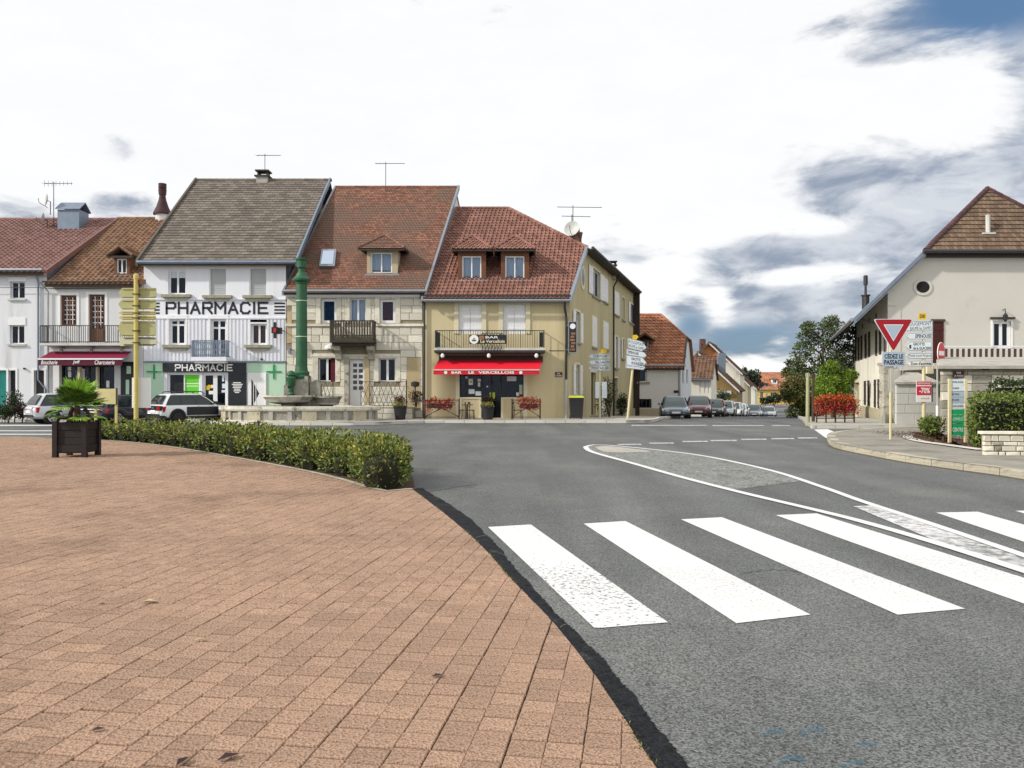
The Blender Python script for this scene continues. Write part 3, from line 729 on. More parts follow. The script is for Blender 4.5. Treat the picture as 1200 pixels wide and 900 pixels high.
def lay_pavers():
    th = R(9); ux, uy = math.cos(th), -math.sin(th); vx, vy = math.sin(th), math.cos(th)
    S, SV, gap = .167, .156, .0030; pieces = []; rr = random.Random(5)
    for i in range(-220, 40):
        off = rr.choice((0, .5, .33, .5, .1))*SV; ph = rr.uniform(0, 6.28)
        for j in range(-40, 270):
            cx, cy = i*S*ux+(j*SV+off)*vx, i*S*uy+(j*SV+off)*vy
            cx += .012*math.sin(cy*.55+ph*.12)
            if cy < 1.0 or cy > 31 or abs(cx) > cy*.70+5: continue
            h = S/2-gap/2; g2 = SV/2-.0066-rr.uniform(0, .003)
            e = [rr.uniform(-.0018, .0018) for _ in range(4)]
            q = [(-h+e[0], -g2+e[1]), (h+e[2], -g2+e[1]), (h+e[2], g2+e[3]), (-h+e[0], g2+e[3])]
            q = [(cx+a*ux+b*vx, cy+a*uy+b*vy) for a, b in q]
            ins = [inside(p, PLAZA) for p in q]
            if not any(ins): continue
            if not all(ins):
                a, b = min(zip(EDGE, EDGE[1:]), key=lambda s: math.dist(((s[0][0]+s[1][0])/2, (s[0][1]+s[1][1])/2), (cx, cy)))
                q = clip_half(q, b, a)
                if len(q) < 3: continue
            pieces.append((cy, q, rr.uniform(-.0025, .0025), rr.random()))
    pieces.sort(key=lambda s: s[0] if s[0] > 3.3 and abs(s[1][0][0]) < s[0]*.645 else 1000+s[0])
    def put(mb, q, dz, t, cy):
        c = (sum(p[0] for p in q)/len(q), sum(p[1] for p in q)/len(q)); n = len(q); ch = .0035
        top = []
        for p in q:
            d = math.dist(p, c); f = max(0, 1-ch*1.3/d); top.append((c[0]+(p[0]-c[0])*f, c[1]+(p[1]-c[1])*f, .0585+dz+rr.uniform(-.0008, .0008)))
        mid = [(p[0], p[1], .0535+dz) for p in q]
        if cy < 14:
            bot = [(p[0], p[1], .043) for p in q]
            mb.add(top+mid+bot, [tuple(range(n))]+[(i+n, (i+1) % n+n, (i+1) % n, i) for i in range(n)]+[(i+2*n, (i+1) % n+2*n, (i+1) % n+n, i+n) for i in range(n)], 0, t)
        else:
            mb.add(top+[(p[0], p[1], .044) for p in q], [tuple(range(n))]+[(i+n, (i+1) % n+n, (i+1) % n, i) for i in range(n)], 0, t)
    for cy, q, dz, t in pieces[:300]:
        mb = MB(); put(mb, q, dz, t, cy); mb.build('paver', M.paver, plaza, origin=(q[0][0], q[0][1], 0))
        o = KIDS[plaza.name][-1]; o.location = Vector((q[0][0], q[0][1], 0))-ORG[plaza.name]
    mb = MB()
    for cy, q, dz, t in pieces[300:]: put(mb, q, dz, t, cy)
    mb.build('pavers', M.paver, plaza, kind='stuff')
lay_pavers()
# dark bitumen ramp between plaza and road
mb = MB(); vs = []
for a, b in zip(resample(INNER, 700), resample(OUTER, 700)):
    m_ = ((a[0]+b[0])/2, (a[1]+b[1])/2); e = rnd.uniform(-.007, .010)+.012*math.sin(a[1]*7)*math.sin(a[1]*3.1)
    vs += [(a[0], a[1], .052), (m_[0], m_[1], .034+rnd.uniform(-.004, .004)), (b[0]+e, b[1]+e*.3, .004)]
mb.add(vs, [q for i in range(699) for q in ((3*i, 3*i+1, 3*i+4, 3*i+3), (3*i+1, 3*i+2, 3*i+5, 3*i+4))])
mb.build('gutter_strip', M.bitumen, None, kind='structure', smooth=True)
def tufts():
    rs = random.Random(8); mb = MB(); q = resample(INNER, 400)
    for i, (x, y) in enumerate(q[:380]):
        if math.sin(i*.13)+math.sin(i*.047+1) < .2: continue
        for k in range(3):
            d = Vector((rs.gauss(0, .5), rs.gauss(0, .5), 1)); mb.leaf(Vector((x+rs.uniform(-.02, .012), y+rs.uniform(-.02, .02), .05)), d, Vector((rs.gauss(0, 1), rs.gauss(0, 1), 0)), rs.uniform(.01, .026), .008, 0, rs.random())
    mb.build('weeds', mat('joint_weeds', (.12, .13, .03), .3, 5, .9, tint=.6), None, kind='stuff')
tufts()
for i in (64, 112, 150):                 # pale joints showing through the bitumen
    a, b = resample(INNER, 220)[i], resample(OUTER, 220)[i]; p = [(a[0]+(b[0]-a[0])*f, a[1]+(b[1]-a[1])*f+rnd.uniform(-.006, .006)) for f in (.15, .4, .6, .85)]
    mb = MB(); vs = []
    for (x, y), z in zip(p, (.052, .048, .036, .022)): vs += [(x, y-.003, z+.003), (x, y+.003, z+.003)]
    mb.add(vs, [(2*j, 2*j+1, 2*j+3, 2*j+2) for j in range(3)]); mb.build('kerb_joint', M.concrete, None, kind='structure')
def crack(pts, w=.010):
    p = smooth_path(path_w(pts), 70); p = [(x+rnd.uniform(-.012, .012), y+rnd.uniform(-.03, .03)) for x, y in p]
    ribbon('road_crack', mat('crack_filler', (.05, .052, .05), .4, 9, .9), p, w, .0042)
crack([(500, 577), (540, 570), (560, 568)], .02); crack([(870, 672), (905, 668), (940, 671)], .007)
# flush stone edging along the hedge bed, bed soil
edging = ribbon('plaza_edging', M.kerb, BED, .11, .066)
bed_back = [(x*1.07, y*1.07+.35) for x, y in BED[20:]]
flat('planting_bed', M.soil, BED[20:]+[G(486, 571), G(483, 560), G(470, 542)]+bed_back[::-1][6:], .03)

# ---- pavement in front of the corner buildings
side = lambda y, off: 3.09+.295*(y-42.4)+off
PV = [(-15.9, 40.6), (-15.2, 39.2), (-13.8, 37.8), (-12, 37.25), (-9.5, 37.15), (-7.5, 37.2), (-5.9, 37.7), (-4.9, 39.3), (-4.0, 39.55), (6.0, 39.5), (6.9, 40.0), (7.5, 41.5), (9.3, 48), (11.2, 53)]
pavement = flat('pavement', M.pave_w, PV+[(side(53, 0), 53), (3.09, 42.42), (-15.9, 42.42)], .15)
kerb(pavement, PV, .14, .172, 1.0, KERB_W, -.02)
pavement2 = flat('pavement', M.pave_w, [(-34, 41.0), (-15.9, 40.6), (-15.9, 42.42), (-34, 42.42)], .12)
kerb(pavement2, [(-34, 41.0), (-15.9, 40.6)], .14, .143, 1.0, KERB_W, -.02)
ribbon('gutter_strip', M.bitumen, [(x, y-.17) for x, y in PV[5:11]], .30, .004)
# ---- pavement that forms the corner on the right, with its stone kerb
PR = smooth_path(path_w([(969, 515), (970.5, 518.5), (979, 525), (1016, 533), (1070, 543), (1157, 555), (1200, 561), (1300, 578)])+[(14, 11.0)], 40)
PF = smooth_path(path_w([(969, 515), (976, 511), (1005, 507.5), (1037, 505.5), (1098, 504), (1180, 503.5)])+[(25, 33.3)], 30)
corner = flat('pavement', M.pave, PR+[(30, 12), (34, 30)]+PF[::-1][:-1], .148)
kerb(corner, PR, .26, .17, .95, KERB, -.02)
kerb(corner, PF[::-1], .22, .17, .95, KERB, -.02)
gd = [(x-.05, y-.10) for x, y in PR[6:36]]
ribbon('gutter_strip', worn_paint('gutter_dirt', .2, .3, 3, (.12, .10, .07)), gd, .22, .004)
# mulch bed with pale edging
BEDR = smooth_path(path_w([(1062, 510.5), (1066, 514), (1080, 518), (1112, 522.5), (1152, 528)], .15), 24)
flat('planting_bed', M.soil, BEDR+[G(1175, 527, .15), (13.3, 22), (14, 28), G(1100, 506, .15)], .17)
ribbon('bed_edging', M.kerb_w, BEDR, .34, .176)
# ---- pavement before the long house on the far side of the side street
far_pave = flat('pavement', M.pave_w, [(12.8, 34), (26, 34), (26, 39.95), (18.9, 40), (24.5, 60), (21.3, 60), (14.5, 39.5)], .15)
kerb(far_pave, [(12.8, 34), (26, 34)], .15, .17, 1.0, KERB_W, -.02)
kerb(far_pave, [(21.3, 60), (14.5, 39.5), (12.8, 34)], .15, .17, 1.0, KERB_D, -.02)

# ---- painted markings
def mark(px, m, name='road_marking', z=.005):
    return flat(name, m, path_w(px), z)
def stripe(px, m): return mark(px, m, 'crossing_stripe')
stripe([(572, 618), (622, 615), (783, 730), (697, 737)], M.paint_worn)
stripe([(684, 614), (733, 611), (950, 721), (863, 731)], M.paint)
stripe([(798, 609), (846, 606.5), (1131, 714), (1052, 721)], M.paint)
stripe([(909, 604), (957, 602), (1262, 697), (1200, 708)], M.paint)
stripe([(1097, 601), (1146, 600), (1400, 672), (1340, 682)], M.paint)
stripe([(1190, 599), (1238, 598), (1520, 668), (1460, 678)], M.paint)
lo = smooth_path(path_w([(686, 524), (694, 530), (740, 543), (800, 560), (870, 578), (950, 597), (1010, 612), (1100, 638), (1200, 670), (1290, 700)]), 60)
hi = smooth_path(path_w([(686, 524), (700, 521.5), (745, 525), (820, 534), (900, 551), (960, 570), (1010, 588), (1080, 611), (1200, 652), (1290, 684)]), 60)
isl = flat('traffic_island', M.chips, lo[:36]+hi[:36][::-1][:-1], .0045)
tip = flat('traffic_island', M.pave_w, smooth_path(path_w([(697, 524), (712, 530), (762, 529.5), (740, 526), (712, 523), (697, 524)]), 30), .0085)
flat('road_marking', M.paint_scuffed, path_w([(1000, 594), (1022, 592.5), (1080, 613), (1200, 655), (1290, 688), (1290, 697), (1200, 667), (1100, 636)]), .0085)
ribbon('road_marking', M.paint_line, lo, .15, .0125)
ribbon('road_marking', M.paint_line, hi, .13, .0125)
for a, b, y in ((725, 752, 521), (762, 790, 519.5), (801, 830, 517.5), (834, 864, 516.4), (870, 899, 515), (905, 931, 514.2), (936, 958, 513.4)):
    mark([(a, y+.7), (b, y+.4), (b-1, y-.7), (a-2, y-.5)], M.paint_scuffed)
mark([(954, 503.4), (970, 503), (991, 512), (968, 513.5)], M.paint_line)
for a, b, y in ((740, 828, 498.6), (835, 895, 498.8), (905, 926, 498.8)):
    mark([(a, y+.45), (b, y+.35), (b, y-.35), (a, y-.45)], M.paint_scuffed)
for y, h_ in ((498.5, .6), (505, .45), (509, .5)):
    mark([(-80, y+h_), (62, y+h_*.8), (62, y-h_*.8), (-80, y-h_)], M.paint_line)
# blue survey spray on the tarmac
def spray():
    m = worn_paint('blue_spray', .50, .68, 14, (.118, .124, .118)); b = m.node_tree.nodes['Principled BSDF']
    mx = b.inputs['Base Color'].links[0].from_node; 
    for l in list(mx.inputs[6].links): m.node_tree.links.remove(l)
    mx.inputs[6].default_value = (.04, .17, .26, 1); [m.node_tree.links.remove(l) for l in list(b.inputs['Base Color'].links)]; b.inputs['Base Color'].default_value = (.04, .17, .26, 1)
    N = m.node_tree.nodes; L = m.node_tree.links; ms = N.new('ShaderNodeMixShader'); tr = N.new('ShaderNodeBsdfTransparent')
    fac = mx.inputs['Factor'].links[0].from_socket; L.new(fac, ms.inputs[0]); L.new(b.outputs[0], ms.inputs[1]); L.new(tr.outputs[0], ms.inputs[2])
    L.new(ms.outputs[0], [n for n in N if n.type == 'OUTPUT_MATERIAL'][0].inputs[0])
    for x0, y0, w, h_ in ((906, 860, 30, 12), (955, 858, 34, 16), (930, 892, 34, 14), (1015, 874, 26, 10), (1000, 896, 40, 8)):
        q = [(x0+w/2*math.cos(t)*(1+.25*math.sin(3*t+x0)), y0+h_/2*math.sin(t)) for t in [i*.5236 for i in range(12)]]
        mark(q, m, 'spray_mark', .004)
spray()
# fallen leaves on the bricks
for px, py, s, rz, c, lab in ((105, 858, .07, .3, 0, 'dark curled leaf on the paving nearest the left picture edge'), (165, 706.8, .12, .1, 1, 'larger pale straw leaf lying on the brick paving'), (116, 709, .05, .5, 0, 'tiny dark leaf just left of the larger straw leaf'), (254, 893, .1, .6, 0, 'dark leaf at the bottom edge, right one of a pair'), (206, 899, .08, 1.2, 0, 'dark leaf at the bottom edge, left one of a pair'), (227, 752.5, .07, .7, 1, 'thin pale twig-like leaf below the larger straw leaf'), (505, 794, .07, .2, 0, 'small dark leaf on the paving near the dark gutter strip')):
    x, y = G(px, py, .06); mb = MB()
    mb.leaf(Vector((x, y, .066)), Vector((math.cos(rz), math.sin(rz), .06)), Vector((0, 0, 1)), s, s*.5)
    lf = mb.build('fallen_leaf', mat('dry_leaf', ((.05, .03, .03), (.45, .38, .22))[c], .2, 20, .8), None)
    tag(lf, lab, 'leaf', 'leaves dropped on the plaza')
# ------------------------------------------------------------------ the row of houses across the road
D0 = 42.4
FR = Frame((0, D0), (1, 0))
X = lambda px: (px-600)*D0/FPX
Z = lambda py: EYE+(HOR-py)*D0/FPX
def q4(x0, x1, yt, yb, F=None): return (F or FR).rc(x0, x1, yt, yb)
def gable_body(par, xl, xr, h, Ze, m, mt, sl=0.0, sr=0.0, D=D0, zb=-.3, mtl=None, mtr=None, left=True, right=True):
    def side(x, s, nm, mm):
        mb = MB(); mb.quad([(x, D, zb), (x, D, Ze), (x+s*h, D+h, Ze+m*h), (x+s*2*h, D+2*h, Ze), (x+s*2*h, D+2*h, zb)]); mb.build(nm, mm, par)
    if left: side(xl, sl, 'gable_wall', mtl or mt)
    if right: side(xr, sr, 'gable_wall', mtr or mt)
    mb = MB(); mb.quad([(xl+sl*2*h, D+2*h, zb), (xr+sr*2*h, D+2*h, zb), (xr+sr*2*h, D+2*h, Ze), (xl+sl*2*h, D+2*h, Ze)]); mb.build('back_wall', mt, par)
def gable_roof(par, xl, xr, h, Ze, m, tm, tw, th, kind='flat', ov=.4, sl=0.0, sr=0.0, D=D0, capm=None, ridge=True):
    f = lambda x, s, d: (x+s*d, D+d, Ze+m*d+.10)
    r = roof_plane(par, [f(xl, sl, -ov), f(xr, sr, -ov), f(xr, sr, h), f(xl, sl, h)], tm, tw, th, kind)
    g = lambda x, s, d: (x+s*d, D+d, Ze+m*(2*h-d)+.10)
    roof_plane(par, [g(xr, sr, 2*h+ov), g(xl, sl, 2*h+ov), g(xl, sl, h), g(xr, sr, h)], tm, tiles=False, under=tm)
    if ridge: cap(r, f(xl, sl, h), f(xr, sr, h), capm or tm)
    return r
def verge(par, a, b, m, w=.08, h=.16, name='verge_board'):
    a = Vector(a); b = Vector(b); d = (b-a).normalized(); mb = MB()
    mb.prism([a+Vector((-w, 0, -h)), a+Vector((w, 0, -h)), a+Vector((w, 0, h*.8)), a+Vector((-w, 0, h*.8))], tuple(b-a)); return mb.build(name, m, par)
def dormer(par, x0, x1, y_sill, y_eave, y_apex, roofz, tm, wallm, fm, glass=None, cols=2, ov=.35, wpx=None, cur=None, gable=False, hangs=True, kind='flat', tw=.22, th=.2, D=D0):
    """a dormer whose front stands where the roof passes the sill"""
    d = 0.0
    for _ in range(60):
        z = EYE+(HOR-y_sill)*(D+d)/FPX
        d += (z-roofz(d))/2.2
    Fd = Frame((0, D+d), (1, 0)); u0, u1, zs, ze = Fd.rc(x0, x1, y_eave, y_sill)
    za = Fd.at(0, y_apex)[1]; w0, w1, wz0, wz1 = Fd.rc(*wpx)
    t = MB(); hz = ze-zs
    back = d
    while roofz(back) < ze: back += .05
    wall(t, Fd, u0, u1, zs-.1, ze, [(w0, w1, wz0, wz1)], .16)
    for u in (u0, u1): t.quad([Fd.P(u, 0, zs-.1), Fd.P(u, 0, ze), Fd.P(u, -(back-d), ze)])
    dm = t.build('dormer', wallm, par)
    window(dm, Fd, (w0, w1, wz0, wz1), fm, cols=cols, rec=.06, fr=.07, bar=.07, curtain=cur, glass=glass)
    s = MB(); s.fbox(Fd, u0-.1, u1+.1, .0, .12, zs-.14, zs-.02); s.build('sill', M.zinc, dm)
    um = (u0+u1)/2; dep = back-d
    a = Vector(Fd.P(u0-ov, ov, ze-.02)); b = Vector(Fd.P(u1+ov, ov, ze-.02))
    ra = d
    while roofz(ra) < za: ra += .05
    hip = 0 if gable else min((za-ze)*1.0, ra-d-.1)
    p = Vector((um, D+d+hip-(ov if gable else 0), za)); e = Vector((um, D+ra+.3, za)); bb = Vector(Fd.P(u1+ov, -dep-.2, ze+.05)); ab = Vector(Fd.P(u0-ov, -dep-.2, ze+.05))
    if not gable: roof_plane(dm, [a, b, p], tm, tw, th, kind, thick=.06)
    roof_plane(dm, [b, bb, e, p], tm, tw, th, kind, thick=.06)
    roof_plane(dm, [ab, a, p, e], tm, tw, th, kind, thick=.06)
    for k, l in ((a, p), (b, p), (p, e)):
        if (l-k).length > .15: cap(dm, k+Vector((0, 0, .04)), l+Vector((0, 0, .04)), tm, .07, .3)
    f = MB(); f.fbox(Fd, u0-ov, u1+ov, ov-.05, ov-.01, ze-.14, ze-.03); f.build('fascia', M.wood_dark, dm)
    return dm
# ============ white house at the far left
def white_house():
    Ze, m, h = 7.97, .574, 7.4; xl, xr = -33.0, X(55)
    t = thing('house', 'white rendered house with pinkish tiles and teal ground floor door', 'house', ((xl+xr)/2, D0, 0))
    w1, w2 = q4(12, 29, 330, 350), q4(11.5, 28.5, 381, 403); d1, d2, d3 = q4(-6, 8, 434, 487), q4(10, 18.5, 434, 487), q4(40, 52, 434, 487)
    mb = MB(); wall(mb, FR, xl, xr, -.3, Ze, [w1, w2, d1, d2, d3]); mb.build('wall', M.white_wall, t)
    gable_body(t, xl, xr, h, Ze, m, M.white_wall, mtr=M.zinc_blue)
    r = gable_roof(t, xl, xr+.12, h, Ze, m, M.tile_pink, .3, .3, 'roll')
    verge(r, (xr+.14, D0-.4, Ze-.13), (xr+.14, D0+h, Ze+m*h+.1), M.tile_pink)
    gutter(t, FR, xl, xr, Ze+.02, .42, M.zinc)
    for q, b in ((w1, 5.2), (w2, 8.5)):
        window(t, FR, q, M.pvc, 2, curtain=None); bx = MB(); bx.fbox(FR, q[0]-.08, q[1]+.08, -.1, .03, q[3], q[3]+b*.0454); bx.build('shutter_box', M.white, t)
        s = MB(); s.fbox(FR, q[0]-.1, q[1]+.1, 0, .1, q[2]-.1, q[2]); s.build('sill', M.concrete_w, t)
    def door(q, m_, name='door', glazed=False):
        mb = MB(); mb.fbox(FR, q[0]+.02, q[1]-.02, -.24, -.18, .12, q[3]-.02); o = mb.build(name, m_, t)
        k = MB(); k.fbox(FR, q[1]-.22, q[1]-.16, -.18, -.12, 1.1, 1.16); k.build('handle', M.zinc, o)
    door(d1, M.teal); door(d2, M.black); door(d3, M.wood_dark)
    for q in (d2, d3): surround(t, FR, q, .10, .03, M.white, name='door_surround')
    surround(t, FR, d1, .10, .05, M.white, name='door_surround')
    pipe(t, [FR.P(X(45.5), .3, Ze), FR.P(X(45.5), .07, Ze-.6), FR.P(X(45.5), .07, 2.2), FR.P(X(54), .07, 1.7), FR.P(X(54), .07, .15)], M.zinc_blue)
    b = MB(); b.fbox(FR, X(28.5), X(30), 0, .12, Z(433), Z(431)); b.build('wall_lamp', M.dark_metal, t)
    # metal clad chimney stack and its aerials
    zc = 11.2; yb = D0+5.7
    c = MB(); c.box(-27.45, -26.15, yb, yb+1.1, zc-.6, 12.55); ch = c.build('chimney', M.zinc_blue, t)
    c = MB(); c.prism([(-27.55, yb-.1, 12.55), (-26.05, yb-.1, 12.55), (-26.05, yb+.55, 13.05), (-27.55, yb+.55, 13.05)], (0, 0, .05)); c.prism([(-27.55, yb+1.2, 12.55), (-26.05, yb+1.2, 12.55), (-26.05, yb+.56, 13.05), (-27.55, yb+.56, 13.05)], (0, 0, .05))
    c.build('chimney_cap', M.zinc_blue, ch)
    c = MB(); c.box(-27.7, -26.0, yb-.25, yb, zc-.45, zc-.36); c.build('flashing', M.zinc, ch)
    antenna('aerial with a ladder of rods beside the metal clad chimney', (-27.85, yb+.3, 11.4), 2.9, 1.7, 0, 8, True)
    dish('small dish beside the metal clad chimney, upper one', (-28.1, yb+.1, 13.1), .42, (-.9, -.7, .2))
    dish('small dish beside the metal clad chimney, lower one', (-28.3, yb+.1, 12.0), .36, (-1, -.4, .2))
white_house()
# ============ butcher's shop
def butcher():
    Ze, m, h = 7.38, .661, 7.4; xl, xr = X(55), X(168)
    t = thing('shop_building', 'narrow rendered butcher shop with burgundy awning and brown balcony doors', 'shop', ((xl+xr)/2, D0, 0))
    w1, w2, shop = q4(71, 90, 346, 382), q4(104, 123, 345, 401), (X(70), X(134), .15, Z(428))
    mb = MB(); wall(mb, FR, xl, xr, -.3, Ze, [w1, w2, shop]); mb.build('wall', M.cream_wall, t)
    gable_body(t, xl, xr, h, Ze, m, M.cream_wall, left=False)
    r = gable_roof(t, xl+.1, xr-.02, h, Ze, m, M.tile_brown, .28, .29, 'roll')
    gutter(t, FR, xl, xr, Ze-.02, .42, M.wood_dark, .05)
    dormer(t, 134, 152, 322, 300, 290, lambda d: Ze+.1+m*d, M.tile_brown, M.wood, M.white, cols=2, ov=.28, wpx=(136.5, 148.5, 303, 320.5), gable=True, kind='roll')
    for q, door_ in ((w1, 0), (w2, 1)):
        w = window(t, FR, q, M.wood, 2, 6 if not door_ else 8, rec=.12, fr=.13, bar=.09, curtain=None)
        mbb = MB()
        for i in range(2):
            a = q[0]+.13+(q[1]-q[0]-.26)*i/2; b = a+(q[1]-q[0]-.26)/2
            z0 = q[2]+(.75 if door_ else .1); c = (a+b)/2
            mbb.fbox(FR, c-.015, c+.015, -.165, -.10, z0, q[3]-.1)
            for j in range(1, 6): zz = z0+(q[3]-z0)*j/6; mbb.fbox(FR, a+.03, b-.03, -.165, -.10, zz-.015, zz+.015)
        mbb.build('glazing_bar', M.white, w)
        if door_:
            k = MB(); k.fbox(FR, q[0]+.13, q[1]-.13, -.18, -.10, q[2]+.1, q[2]+.72); k.build('door_panel', M.wood, w)
        surround(t, FR, q, .14, .03, M.white)
    b = MB(); zb = Z(403); b.fbox(FR, X(57), X(158), 0, .85, zb-.13, zb); bal = b.build('balcony', M.concrete_w, t)
    railing(bal, FR, X(57.5), X(157), .8, zb, Z(383), M.iron, 40, .011)
    for px in (75, 110, 145): k = MB(); k.fprism(FR, [(0, 0)]*0 or [(X(px)-.06, zb-.13), (X(px)+.06, zb-.13), (X(px)+.06, zb-.45), (X(px)-.06, zb-.45)], 0, .3); k.build('bracket', M.concrete, bal)
    # shop front
    w = window(t, FR, shop, M.wood_black if False else M.black_plastic, 4, 1, rec=.2, fr=.08, bar=.09)
    k = MB()
    for px, yt, hh in ((77, 427, 7), (77, 435, 7), (93, 432, 20), (122, 446, 8)): k.fbox(FR, X(px), X(px+3.6), -.24, -.225, Z(yt+hh), Z(yt))
    k.build('poster', M.letter_white, w)
    for a, b_ in ((91, 94), (112.5, 114.5)): k = MB(); k.fbox(FR, X(a), X(b_), -.2, .02, .15, Z(430)); k.build('pillar', M.cream_trim, t)
    for a, b_ in ((57, 60), (63, 70)): k = MB(); k.fbox(FR, X(a), X(b_), 0, .06, .15, Z(427)); k.build('pilaster', M.white, t)
    ex = (X(142), X(158), .15, Z(428)); k = MB(); k.fbox(FR, ex[0], ex[1], .0, .05, .15, Z(424)); side_door = k.build('side_door', M.black, t)
    k = MB(); k.fbox(FR, X(148), X(152), .05, .065, Z(462), Z(445)); k.fbox(FR, X(149), X(154), .05, .066, Z(438), Z(429)); k.build('poster', M.green_pale, side_door)
    # awning
    u0, u1 = X(47), X(155); zt, zl = Z(411.5), EYE+(HOR-420.5)*(D0-1.25)/FPX; ulo = (45-600)*(D0-1.25)/FPX; uhi = (143-600)*(D0-1.25)/FPX
    k = MB(); P = FR.P; k.prism([P(X(62), .1, zt), P(u1, .1, zt), P(uhi, 1.25, zl), P(ulo, 1.25, zl)], (0, 0, -.03)); aw = k.build('awning', M.burgundy, t)
    k = MB(); k.fbox(FR, ulo, uhi, 1.22, 1.26, zl-.34, zl-.04); k.build('valance', M.burgundy_dark, aw)
    k = MB(); k.fbox(FR, ulo-.02, uhi+.02, 1.2, 1.3, zl-.05, zl+.03); k.fbox(FR, X(62), u1, .02, .2, zt-.02, zt+.12); k.build('awning_bar', M.white, aw)
    for px in (66, 110, 150): k = MB(); k.tube([P(X(px), .1, zt-.1), P(X(px)*.985, 1.2, zl-.02)], .03); k.build('awning_arm', M.white, aw)
    s = (D0-1.27)/FPX; T = lambda a, b, st, sl=.18: text(aw, FR, st, (a-600)*s, (b-600)*s, zl-.29, zl-.07, M.letter_white, 1.272, .012, sl)
    T(48, 67, 'Boucherie'); T(85, 93, 'Jeff'); T(110.5, 134, 'Charcuterie')
    pipe(t, [FR.P(X(52.5), .4, Ze-.05), FR.P(X(57.5), .1, Ze-.5), FR.P(X(57.5), .1, .15)], M.zinc, .04)
    # conical ventilator on the ridge
    c = (-21.9, D0+7.5, Ze+m*7.4); k = MB(); k.lathe(c, [(.42, -.3), (.42, .35)], 16); ch = k.build('chimney', M.cream_wall, t)
    k = MB(); k.lathe(c, [(.55, .35), (.55, .45), (.36, .85), (.22, 1.3), (.18, 1.6)], 20); k.lathe(c, [(.22, 1.6), (.25, 1.95), (.2, 1.97), (.24, 2.02), (.24, 2.3)], 14); k.build('chimney_cowl', M.pot_purple, ch, smooth=False)
butcher()
